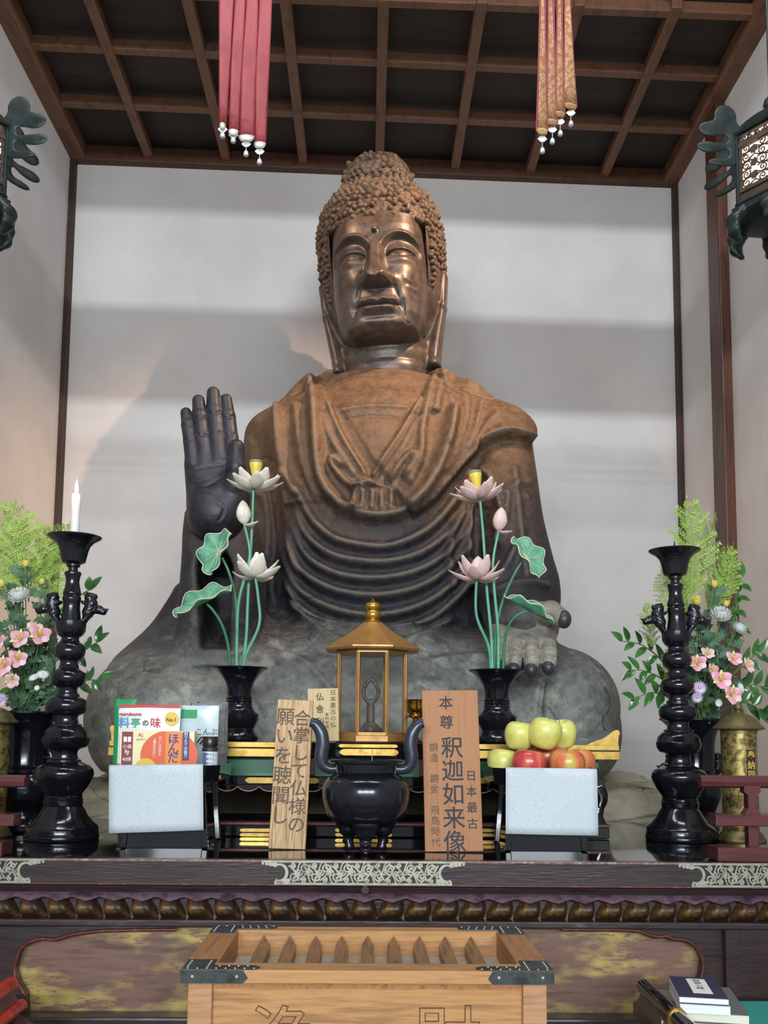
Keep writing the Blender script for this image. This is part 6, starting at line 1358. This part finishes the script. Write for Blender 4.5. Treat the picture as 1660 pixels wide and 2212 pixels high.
def leafy_branch(pts, Y, seed, label, group, nl=9, L=.062, w=.026):
    rs = random.Random(seed); P = cr([V3(a, b, Y + d) for a, b, d in pts], 8); base = Vector(P[0]); r = empty('leafy_branch', base, label, 'leafy branch', group)
    MB().tube(P, [.0026 * (1 - .6 * i / len(P)) + .0006 for i in range(len(P))], 6).build('twig', m_twig, r, 60, world=True)
    tang = (Vector(P[-1]) - Vector(P[0])).normalized()
    for i in range(nl):
        t = .30 + .70 * i / (nl - 1); q = Vector(P[int(t * (len(P) - 1))]); s_ = 1 if i % 2 else -1
        dd = tang * (.6 if i < nl - 1 else 1.4) + Vector((rs.uniform(-.2, .2), -.25 + rs.uniform(-.5, .3), s_ * .75 * (1 if i < nl - 1 else .2)))
        mb = MB(); blade(mb, q, dd, L * rs.uniform(.8, 1.15), w * rs.uniform(.85, 1.1), up=(0.2 * s_, -1, .5), droop=rs.uniform(.1, .35), n=8, fold=.18); mb.build('leaf', m_gloss, r, 60, world=True)
    return r
al_mesh = {}
def alstro_proto():
    def pet(L, w, back, mat, nm):
        mb = MB(); P = []
        for j in range(9):
            t = j / 8; ww = w * sin(pi * min(1, t * .86 + .10)) ** .7 if t < 1 else w * .25; row = []
            for i in range(5):
                s_ = -1 + i / 2; out = L * (.68 * t ** 1.4); row.append((s_ * ww / 2, -out - back * t ** 3 * L, L * (.95 * t - .42 * t ** 3) - abs(s_) ** 2 * ww * .15))
            P.append(row)
        return mb.grid(P)
    return pet
pet_ = alstro_proto()
al_mesh['outer'] = pet_(.044, .034, .02, m_al, '').build('petal', m_al, None, 70, link=False).data
al_mesh['outer2'] = pet_(.044, .034, .02, m_alw, '').build('petal', m_alw, None, 70, link=False).data
al_mesh['inner'] = pet_(.043, .013, .0, m_aly, '').build('petal', m_aly, None, 70, link=False).data
al_stm = MB()
for k in range(5): al_stm.tube([(0, 0, .004), (.006 * cos(k * 1.26), .006 * sin(k * 1.26), .020), (.010 * cos(k * 1.26), .010 * sin(k * 1.26), .032)], [.0009, .0008, .0012], 5)
al_mesh['stamens'] = al_stm.build('stamens', m_bud, None, link=False).data
mum_mb = MB(); rsm = random.Random(4)
for ring2, (n_, el_, L_) in enumerate(((7, .12, .022), (10, .35, .028), (12, .65, .031), (13, 1.0, .032), (13, 1.4, .030))):
    for k in range(n_):
        a = 2 * pi * (k + .5 * (ring2 % 2)) / n_; d = Vector((cos(a) * sin(el_), sin(a) * sin(el_), cos(el_))); rad_ = Vector((cos(a), sin(a), 0))
        P = [Vector((0, 0, 0)) + rad_ * .004, d * L_ * .55 + rad_ * .010, d * L_ + rad_ * .004 + Vector((0, 0, .006))]; mb2 = []
        tx = Vector((-sin(a), cos(a), 0)); w_ = .0078
        rows_ = [[p - tx * w_ / 2 * s for s in (1, 0, -1)] for p in cr(P, 3)]; 
        rows_ = [[q[0], q[1] + (rad_ * .002), q[2]] for q in rows_]; mum_mb.grid(rows_)
mum_me = mum_mb.build('petals', m_mum, None, 70, link=False).data
mum_bud = MB().ell((0, 0, .008), (.012, .012, .014), 12, 8)
for k in range(9): blade(mum_bud, (0, 0, .0), (cos(k * .7) * .5, sin(k * .7) * .5, 1), .024, .010, droop=-.05, n=4)
bud_me = mum_bud.build('petals', m_bud, None, 60, link=False).data
dz = MB()
for k in range(18):
    a = 2 * pi * k / 18; blade(dz, (.003 * cos(a), .003 * sin(a), 0), (cos(a), sin(a), .25), .021, .0052, up=(0, 0, 1), droop=.1, n=3)
dz.ell((0, 0, .003), (.0055, .0055, .003), 10, 6); daisy_me = dz.build('petals', m_lil, None, 60, link=False).data; 
dzw = dz.build('petals', m_mum, None, 60, link=False).data
def bloom(kind, px, py, Y, facing, sc, label, group, foot):
    p = V3(px, py, Y); F3 = frame(facing, up=(.1, .3, 1)); nm = {'al': 'alstroemeria', 'alw': 'alstroemeria', 'mum': 'chrysanthemum', 'bud': 'chrysanthemum_bud', 'daisy': 'daisy', 'daisyw': 'daisy'}[kind]
    r = bpy.data.objects.new(nm, None); COL.objects.link(r); r.matrix_world = Matrix.Translation(p) @ F3.to_4x4(); tag(r, label, 'flower', group)
    def ch(name, me, rot=0.0, s=1.0, tilt=0.0):
        o = bpy.data.objects.new(name, me); COL.objects.link(o); o.parent = r; o.rotation_euler = (tilt, 0, rot); o.scale = (sc * s,) * 3; return o
    if kind in ('al', 'alw'):
        for k in range(3): ch('petal', al_mesh['outer' if kind == 'al' else 'outer2'], 2 * pi * k / 3)
        for k in range(3): ch('petal', al_mesh['inner'] if k else al_mesh['outer2'], 2 * pi * (k + .5) / 3, .95)
        ch('stamens', al_mesh['stamens'])
    else: ch('petals', {'mum': mum_me, 'bud': bud_me, 'daisy': daisy_me, 'daisyw': dzw}[kind])
    Mi = r.matrix_world.inverted(); f = V3(*foot); pts = cr([Mi @ f, Mi @ ((f + p) / 2 + Vector((0, .01, .02))), Vector((0, 0, -.012)), Vector((0, 0, .0))], 5)
    MB().tube(pts, .0017, 6).build('stem', m_twig, r, 60); return r
def bouquet(side, X0, Yv):
    # X0: photo x of the vase centre
    g = side + ' bouquet'
    return g
gL, gR = 'left', 'right'
# ---- right bouquet
YB_ = 3.12
mouth = (1512, 1555, YB_)
mum_leaves('chrysanthemum_foliage', [((1512, 1560, 3.06), (x, y, Y), n) for x, y, Y, n in ((1545, 1270, 3.05, 22), (1575, 1300, 3.05, 20), (1510, 1310, 3.03, 20), (1600, 1350, 3.04, 18), (1530, 1380, 2.98, 16), (1480, 1370, 3.04, 16), (1590, 1420, 3.0, 16), (1560, 1400, 2.98, 15), (1500, 1430, 2.98, 14), (1540, 1470, 2.97, 12), (1470, 1450, 3.0, 12), (1600, 1480, 3.0, 12))], 11, 'mass of grey green chrysanthemum leaves in the right bouquet')
for i, (px, py, Y, rot, sc, lab) in enumerate(((1500, 1290, 3.12, (-1, 8, 10), 1.22, 'tallest bright green cypress sprig rising to the top of the right bouquet'), (1528, 1330, 3.12, (10, 4, 40), 1.0, 'bright green cypress sprig right of the tallest one'), (1486, 1330, 3.11, (-6, 6, -30), .9, 'bright green cypress sprig just left of the tallest one, behind the candlestick cup'),
        (1540, 1320, 3.13, (24, 4, 5), .80, 'cypress sprig tilting to the right towards the brown post'), (1468, 1335, 3.08, (-34, 0, 0), .62, 'cypress sprig leaning left beside the candlestick cup'), (1412, 1400, 3.06, (-10, 4, 20), .58, 'small cypress sprig standing apart at the left of the right bouquet'),
        (1500, 1390, 3.05, (-2, 4, 60), .6, 'cypress sprig low behind the right candlestick stem'), (1462, 1490, 3.06, (-20, 4, 0), .55, 'lowest cypress sprig at the left of the right candlestick'), (1515, 1250, 3.13, (3, 8, 70), .85, 'cypress sprig crossing the tallest one near the top'))): cypress(px, py, Y, rot, sc, lab, 'cypress sprigs in the right bouquet', i)
for i, (pts, dY, nl, lab) in enumerate((([(1500, 1550, 0), (1440, 1440, -.03), (1390, 1395, -.05), (1345, 1385, -.06)], 0, 9, 'glossy leafy branch reaching furthest left from the right bouquet'), ([(1500, 1550, 0), (1440, 1475, -.04), (1395, 1450, -.06), (1365, 1448, -.06)], -.01, 8, 'glossy leafy branch below the furthest left one of the right bouquet'), ([(1500, 1555, 0), (1450, 1510, -.05), (1410, 1496, -.08), (1372, 1510, -.09)], -.02, 8, 'lowest glossy leafy branch drooping left from the right bouquet'),
        ([(1520, 1550, 0), (1575, 1400, .03), (1590, 1320, .05), (1600, 1250, .05)], 0, 12, 'glossy leafy branch standing up at the right of the right bouquet'), ([(1520, 1555, 0), (1580, 1500, -.03), (1625, 1480, -.06), (1668, 1490, -.08)], 0, 9, 'glossy leafy branch spreading right over the brass canister'), ([(1520, 1555, 0), (1590, 1450, -.02), (1625, 1420, -.03), (1640, 1410, -.04)], 0, 6, 'short glossy branch with one long leaf at the right of the pink flowers'), ([(1520, 1560, 0), (1590, 1520, -.05), (1630, 1525, -.08), (1655, 1550, -.1)], 0, 7, 'glossy leafy branch drooping at the far right behind the canister lid'))): leafy_branch(pts, YB_ + dY, 20 + i, lab, 'glossy branches in the right bouquet', nl)
for k, px, py, Y, f, sc, lab in (('mum', 1557, 1335, 2.97, (-.1, -.6, .8), 1.0, 'white chrysanthemum bloom, largest in the right bouquet'), ('mum', 1594, 1362, 2.98, (.4, -.6, .7), .72, 'smaller white chrysanthemum at the right of the largest one'), ('mum', 1487, 1370, 2.98, (-.3, -.6, .7), .7, 'white chrysanthemum peeping from behind the right candlestick lion'), ('bud', 1543, 1266, 3.0, (.1, -.4, .9), .9, 'highest yellow bud in the right bouquet'), ('bud', 1506, 1303, 2.98, (-.2, -.5, .8), 1.2, 'yellow bud beside the right candlestick neck'), ('bud', 1568, 1308, 3.0, (.3, -.4, .9), .8, 'small yellow bud right of the largest white chrysanthemum'),
        ('al', 1506, 1436, 2.93, (-.2, -.9, .3), 1.0, 'pink alstroemeria close beside the right candlestick stem'), ('alw', 1526, 1416, 2.95, (.1, -.8, .5), .8, 'pale pink alstroemeria at the top of the left cluster in the right bouquet'), ('al', 1533, 1450, 2.93, (.5, -.8, .2), .85, 'pink alstroemeria seen from the side, between the two pink clusters'), ('al', 1582, 1428, 2.93, (.1, -.9, .5), .95, 'highest pink alstroemeria on the right side of the right bouquet'), ('alw', 1608, 1440, 2.93, (.6, -.8, .3), .95, 'pale alstroemeria furthest right in the right bouquet'),
        ('al', 1556, 1472, 2.90, (-.1, -.95, .3), 1.1, 'pink alstroemeria facing forward in the middle of the right bouquet'), ('al', 1576, 1502, 2.89, (.2, -.95, .15), 1.1, 'lowest pink alstroemeria of the right bouquet'), ('daisy', 1512, 1486, 2.91, (-.1, -.95, .2), 1.0, 'lilac daisy beside the candlestick, upper of two'), ('daisy', 1507, 1506, 2.91, (-.1, -.9, -.2), .85, 'lilac daisy beside the candlestick, lower of two'), ('daisyw', 1600, 1486, 2.93, (.5, -.8, .2), .8, 'small white daisy at the right of the lowest alstroemeria'), ('daisyw', 1553, 1518, 2.92, (.1, -.9, -.1), .6, 'tiny white daisy low over the right vase mouth')):
    bloom(k, px, py, Y, f, sc, lab, 'flowers in the right bouquet', (1512, 1556, 3.04))
# ---- left bouquet
YB_ = 3.02
mum_leaves('chrysanthemum_foliage', [((50, 1545, 3.02), (x, y, Y), n) for x, y, Y, n in ((50, 1225, 3.0, 22), (90, 1255, 3.0, 20), (15, 1260, 3.0, 20), (120, 1300, 3.02, 18), (40, 1330, 2.95, 18), (100, 1350, 2.97, 16), (-10, 1330, 2.98, 16), (140, 1370, 3.0, 14), (120, 1420, 2.96, 14), (60, 1410, 2.94, 14), (130, 1480, 2.97, 12), (90, 1470, 2.93, 10), (20, 1500, 2.94, 10))], 12, 'mass of grey green chrysanthemum leaves in the left bouquet')
for i, (px, py, Y, rot, sc, lab) in enumerate(((62, 1300, 3.06, (0, 8, 0), 1.22, 'tallest bright green cypress sprig in the left bouquet'), (30, 1300, 3.06, (-12, 6, 30), 1.0, 'bright green cypress sprig left of the tallest one in the left bouquet'), (95, 1300, 3.06, (12, 6, -20), .95, 'bright green cypress sprig right of the tallest one, near the candle cup'), (5, 1300, 3.05, (-20, 4, 10), .9, 'cypress sprig cut by the left photo edge'), (75, 1270, 3.08, (6, 10, 60), .9, 'cypress sprig crossing the tallest one in the left bouquet'), (110, 1330, 3.05, (16, 2, 10), .75, 'short cypress sprig beside the left candlestick neck'))): cypress(px, py, Y, rot, sc, lab, 'cypress sprigs in the left bouquet', i)
for i, (pts, dY, nl, lab) in enumerate((([(60, 1545, 0), (140, 1440, 0), (190, 1400, -.01), (215, 1385, -.01)], 0, 7, 'glossy leafy branch showing right of the left candlestick, upper'), ([(60, 1545, 0), (140, 1490, 0), (185, 1470, -.01), (212, 1470, -.01)], .01, 6, 'glossy leafy branch showing right of the left candlestick, lower'), ([(60, 1545, 0), (120, 1360, .03), (170, 1290, .04), (200, 1272, .04)], .02, 7, 'glossy leafy branch behind the left candlestick lions'), ([(50, 1545, 0), (20, 1480, -.06), (0, 1440, -.08), (-20, 1420, -.08)], 0, 6, 'glossy leafy branch cut by the left photo edge'))): leafy_branch(pts, YB_ + dY, 40 + i, lab, 'glossy branches in the left bouquet', nl, .055, .026)
for k, px, py, Y, f, sc, lab in (('mum', 43, 1294, 2.92, (-.05, -.6, .8), 1.0, 'white chrysanthemum bloom, largest in the left bouquet'), ('mum', 112, 1316, 2.95, (.3, -.6, .7), .7, 'white chrysanthemum behind the left candlestick lion'), ('bud', 55, 1222, 2.96, (.1, -.4, .9), .8, 'highest yellow bud in the left bouquet'), ('bud', 4, 1265, 2.95, (-.2, -.5, .8), .95, 'yellow bud at the left photo edge'), ('bud', 90, 1260, 2.96, (.2, -.4, .9), .7, 'small yellow bud nearest the left candlestick'),
        ('al', 48, 1384, 2.88, (-.1, -.95, .3), 1.1, 'pink alstroemeria facing forward, upper middle of the left bouquet'), ('al', 86, 1376, 2.89, (.3, -.9, .3), 1.15, 'pink alstroemeria nearest the left candlestick'), ('alw', 74, 1362, 2.91, (.1, -.7, .6), .8, 'pale alstroemeria above the two upper pink ones in the left bouquet'), ('al', 4, 1392, 2.89, (-.4, -.9, .3), 1.05, 'pink alstroemeria at the left photo edge'), ('al', 40, 1426, 2.87, (.2, -.95, .2), 1.0, 'pink alstroemeria in the middle of the left bouquet'), ('al', 14, 1440, 2.86, (-.2, -.95, .1), 1.15, 'large pink alstroemeria low in the left bouquet'), ('alw', 28, 1466, 2.87, (.1, -.9, -.3), .85, 'lowest pale alstroemeria hanging down in the left bouquet'),
        ('daisyw', 92, 1458, 2.88, (.2, -.7, .7), .9, 'white daisy, right of the small pair low in the left bouquet'), ('daisyw', 74, 1464, 2.88, (-.2, -.7, .7), .8, 'white daisy, left of the small pair low in the left bouquet'), ('daisyw', 80, 1486, 2.88, (0, -.9, .2), .4, 'tiny white daisy under the small pair'), ('daisy', 3, 1512, 2.88, (-.2, -.95, .1), 1.0, 'lilac daisy at the left edge just above the vase mouth')):
    bloom(k, px, py, Y, f, sc, lab, 'flowers in the left bouquet', (50, 1546, 3.0))
# ================================================================ HANGING LANTERNS
m_lan = MAT('green_black_bronze', ['#20292a', '#2c3735', '#1a2123'], .42, metal=.4, scale=12, bump=.0008, bscale=50); m_lanb = MAT('brown_bronze', ['#3a2a22', '#4c382c', '#2e221c'], .4, metal=.4, scale=14, bump=.0006, bscale=60)
m_paper = bpy.data.materials.new('lit_paper'); m_paper.use_nodes = True; b = m_paper.node_tree.nodes['Principled BSDF']; b.inputs['Base Color'].default_value = (.8, .72, .6, 1); b.inputs['Emission Color'].default_value = (1, .86, .66, 1); b.inputs['Emission Strength'].default_value = 1.5
def leaf_orn():
    g = Grid((-.03, -.012, -.13), (.125, .012, .12), .0028)
    for (x, z, rx, rz2) in ((.026, .060, .036, .036), (.074, .016, .038, .024), (.080, -.042, .038, .018), (.046, -.088, .038, .012)):
        g.cone((x, 0, z), (x, 0, z), rx, rx, .004, sc=(1, rx / .0045, rx / rz2))
    for a, b, ra, rb in (((.0, 0, .02), (.0, 0, -.075), .020, .016), ((.0, 0, .005), (.04, 0, .012), .010, .009), ((.0, 0, -.03), (.05, 0, -.04), .010, .009), ((.0, 0, -.07), (.02, 0, -.085), .010, .009)): g.cone(a, b, ra, rb, .004, sc=(1, 4.0, 1))
    return g.mesh()
LFV, LFF = leaf_orn()
def foot_orn():
    g = Grid((.03, -.04, -.13), (.17, .04, .03), .003)
    for a, b, ra, rb in (((.07, 0, -.01), (.115, 0, -.014), .014, .018), ((.115, 0, -.014), (.140, 0, -.040), .020, .018), ((.140, 0, -.040), (.138, 0, -.075), .017, .014), ((.138, 0, -.075), (.122, 0, -.098), .013, .008)): g.cone(a, b, ra, rb, .008, sc=(1, .55, 1))
    return g.mesh()
FTV, FTF = foot_orn()
def lantern(px, dpx, Y, label):
    c = V3(px, 400, Y); k = Y / 2000; zt_, zb_l = V3(px, 300 + dpx, Y).z, V3(px, 446 + dpx, Y).z
    r = empty('hanging_lantern', (c.x, Y, zb_l), label, 'lantern', 'pair of hexagonal bronze hanging lanterns'); H = zt_ - zb_l; R = .108
    A0 = atan2(-Y, -c.x)
    def hexl(prof, name, mat, sm=25): return MB().lathe(prof, n=6, a0=A0).build(name, mat, r, sm)
    hexl([(R * .86, H * .02), (R * .86, H * .98)], 'lit_paper', m_paper)
    for i in range(6):
        a = A0 + i * pi / 3; MB().box((R * cos(a), R * sin(a), H / 2), (.013, .013, H), Matrix.Rotation(a, 3, 'Z'), .002).build('corner_post', m_lan, r)
    for zq, h in ((0.0, .010), (H * .16, .012), (H * .82, .012), (H * .985, .012)): MB().lathe([(R * .90, zq - h / 2), (R * 1.04, zq - h / 2), (R * 1.04, zq + h / 2), (R * .90, zq + h / 2)], n=6, a0=A0, cap=False).build('band', m_lanb, r, 20)
    w = R; 
    for i in range(6):
        a = A0 + (i + .5) * pi / 3; M = Matrix.Rotation(a + pi / 2, 4, 'Z') @ Tr((0, -R * .866 + .001, 0))
        mb = MB(); x1 = w / 2 - .007; z0, z1 = H * .18, H * .80
        ribbon(mb, [(-x1, z0), (-x1, z1)], .006); ribbon(mb, [(x1, z0), (x1, z1)], .006)
        rs = random.Random(8); n = 5
        for q in range(n):
            for sx in (-1, 1):
                cx, cz = sx * x1 * .55, z0 + (z1 - z0) * (q + .5) / n
                scroll(mb, (cx, cz), .0135, rs.uniform(0, 6), 1.3, sx * (1 if q % 2 else -1), .0042, 0)
                ribbon(mb, cr([(sx * x1, cz - .012), (cx, cz - .014), (0, cz)], 4), .0036); ribbon(mb, cr([(sx * x1 * .2, cz + .012), (sx * x1 * .6, cz + .014), (sx * x1, cz + .004)], 4), .0042)
        for q in range(3):
            o = len(mb.v); cz = z0 + (z1 - z0) * (.2 + .3 * q); kk = 14; mb.add([((.011 + .004 * (j % 2)) * cos(2 * pi * j / kk), -.003, cz + (.011 + .004 * (j % 2)) * sin(2 * pi * j / kk)) for j in range(kk)], [tuple(range(kk))])
        mb.v = [tuple(M @ Vector(v)) for v in mb.v]; mb.build('openwork_panel', m_lanb, r)
        mb = MB(); x1 = w / 2 - .006
        for q in range(4): scroll(mb, (-x1 + 2 * x1 * (q + .5) / 4, H * .90), .009, q, 1.2, 1, .005, 0)
        ribbon(mb, [(-x1, H * .86), (x1, H * .86)], .012); mb.v = [tuple(M @ Vector(v)) for v in mb.v]; mb.build('openwork_frieze', m_lanb, r)
        mb = MB().box((0, .0015, H * .085), (w - .006, .003, H * .15)); mb.v = [tuple(M @ Vector(v)) for v in mb.v]; mb.build('lattice_plinth', m_lanb, r)
    hexl([(R * 1.02, -.012), (R * 1.12, -.006), (R * 1.06, .004), (R * .9, .006)], 'base_moulding', m_lan)
    hexl([(.02, -.062), (R * .6, -.060), (R * .95, -.050), (R * 1.18, -.034), (R * 1.22, -.020), (R * 1.05, -.008)], 'base_dish', m_lan)
    hexl([(R * .9, H * .985), (R * 1.12, H * .985), (R * 1.16, H * 1.02), (R * 1.0, H * 1.10), (R * .72, H * 1.24), (R * .42, H * 1.36), (R * .3, H * 1.40), (.004, H * 1.44)], 'roof', m_lan)
    for i in range(6):
        a = A0 + i * pi / 3; Rm = np.array([[cos(a), -sin(a), 0], [sin(a), cos(a), 0], [0, 0, 1]])
        np_obj('leaf_ornament', (LFV + np.array([R * 1.08, 0, H * 1.0])) @ Rm.T, LFF, m_lan, r); np_obj('curled_foot', (FTV + np.array([-.012, 0, -.014])) @ Rm.T, FTF, m_lan, r)
    MB().lathe([(.012, H * 1.43), (.02, H * 1.5), (.016, H * 1.58), (.005, H * 1.64), (.002, H * 1.66)], n=20).build('finial', m_lan, r, 50)
    zc_ = ZT - zb_l; MB().tube([(0, 0, H * 1.62), (0, 0, zc_)], .004, 8).build('hanging_rod', m_lan, r); return r
lantern(1670, 0, 2.60, 'hexagonal bronze hanging lantern at the right edge, lit behind openwork panels'); lantern(-68, -22, 2.60, 'hexagonal bronze hanging lantern at the left edge, mostly cut by the photo')
# ================================================================ HANGING STREAMERS
m_silk = MAT('red_silk', ['#86252c', '#98343b', '#781f27'], .55, scale=5, stretch=(3, 3, 1), bump=.003, bscale=12, bstretch=(1, 1, 2.5)); m_tip = MAT('silver_tip', ['#b9b4ae', '#cfcac2'], .4, scale=20, metal=.3); m_bell = MAT('silver_pendant', ['#c9ccd0', '#e2e4e6'], .3, metal=.5, scale=20)
m_broc = MAT('gold_brocade', ['#8a4a38', '#a8814f', '#b8976a', '#96663f'], .65, scale=70, kind='voronoi', lo=.05, hi=.6); m_redb = MAT('crimson_border', '#8a2f3c', .6)
def streamer(xt0, xt1, xb0, xb1, yb, Y, mat, label, grp, border, pend):
    zb_ = V3((xb0 + xb1) / 2, yb, Y).z; a0, a1 = V3(xt0, 0, Y), V3(xt1, 0, Y); b0, b1 = V3(xb0, yb, Y), V3(xb1, yb, Y)
    r = empty('hanging_streamer', ((b0.x + b1.x) / 2, Y, zb_), label, 'streamer', grp); ztop = ZT - .002; n = 26; P = []; th = (ztop - zb_)
    B_l, B_r = [], []
    for j in range(n + 1):
        z = ztop + (zb_ - ztop) * j / n; t = (a0.z - z) / (a0.z - zb_); t = max(-1.0, t)
        xl = a0.x + (b0.x - a0.x) * t; xr = a1.x + (b1.x - a1.x) * t; row = []
        for i in range(7):
            s_ = i / 6; row.append((xl + (xr - xl) * s_ - r.location.x, .0035 * sin(pi * s_) * (-1) + .006 * sin(z * 7 + s_ * 2.5), z - zb_))
        P.append(row)
    o = MB().grid(P).build('silk_strip', mat, r, 80); md = o.modifiers.new('thickness', 'SOLIDIFY'); md.thickness = .003
    if border:
        for e in (0, 6): MB().tube([p[e] for p in P], .0032, 6).build('crimson_border', m_redb, r, 60)
    w = (b1.x - b0.x)
    mb = MB(); pts = [P[-1][i] for i in range(7)]; low = [(p[0], p[1], p[2] - (.018 if i not in (0, 6) else .004)) for i, p in enumerate(pts)]
    mb.grid([[(p[0], p[1] - .004, p[2] + .004) for p in pts], [(p[0], p[1] - .004, p[2]) for p in low]]); o = mb.build('stiff_tip', m_tip if not border else mat, r, 60); md = o.modifiers.new('thickness', 'SOLIDIFY'); md.thickness = .003
    if pend:
        L = pend; MB().tube([(0, -.004, -.014), (0, -.004, -L + .010)], .0011, 6).build('thread', m_bell, r)
        MB().prism([(-.016, -L * .42), (-.007, -L * .42 + .010), (.007, -L * .42 + .010), (.016, -L * .42), (.006, -L * .42 - .010), (-.006, -L * .42 - .010)], .003, c=(0, -.0055, 0)).build('pendant_plate', m_bell, r)
        MB().lathe([(.002, -L + .012), (.006, -L + .008), (.0085, -L), (.0085, -L - .006), (.006, -L - .009), (.001, -L - .009)], n=14, c=(0, -.004, 0)).build('bell', m_bell, r, 50)
    return r
for (a, b, c, d, yb, Y, pend, lab) in ((473, 505, 475, 489, 272, 2.90, .036, 'leftmost red silk streamer of the four, shortest'), (505, 530, 494, 516, 286, 2.91, .030, 'second red silk streamer from the left'), (529, 558, 516, 550, 298, 2.92, .058, 'third red silk streamer from the left, widest tip'), (557, 588, 549, 575, 313, 2.93, .062, 'rightmost red silk streamer of the four, longest')):
    streamer(a, b, c, d, yb, Y, m_silk, lab, 'red silk streamers', False, pend)
for (a, b, c, d, yb, Y, pend, lab) in ((1168, 1178, 1159, 1184, 284, 2.90, .070, 'leftmost gold brocade streamer of the four, lowest'), (1185, 1196, 1181, 1205, 264, 2.91, .070, 'second gold brocade streamer from the left'), (1205, 1214, 1199, 1221, 247, 2.92, .070, 'third gold brocade streamer from the left'), (1221, 1231, 1219, 1247, 229, 2.93, .066, 'rightmost gold brocade streamer of the four, highest and widest')):
    streamer(a, b, c, d, yb, Y, m_broc, lab, 'gold brocade streamers', True, pend)
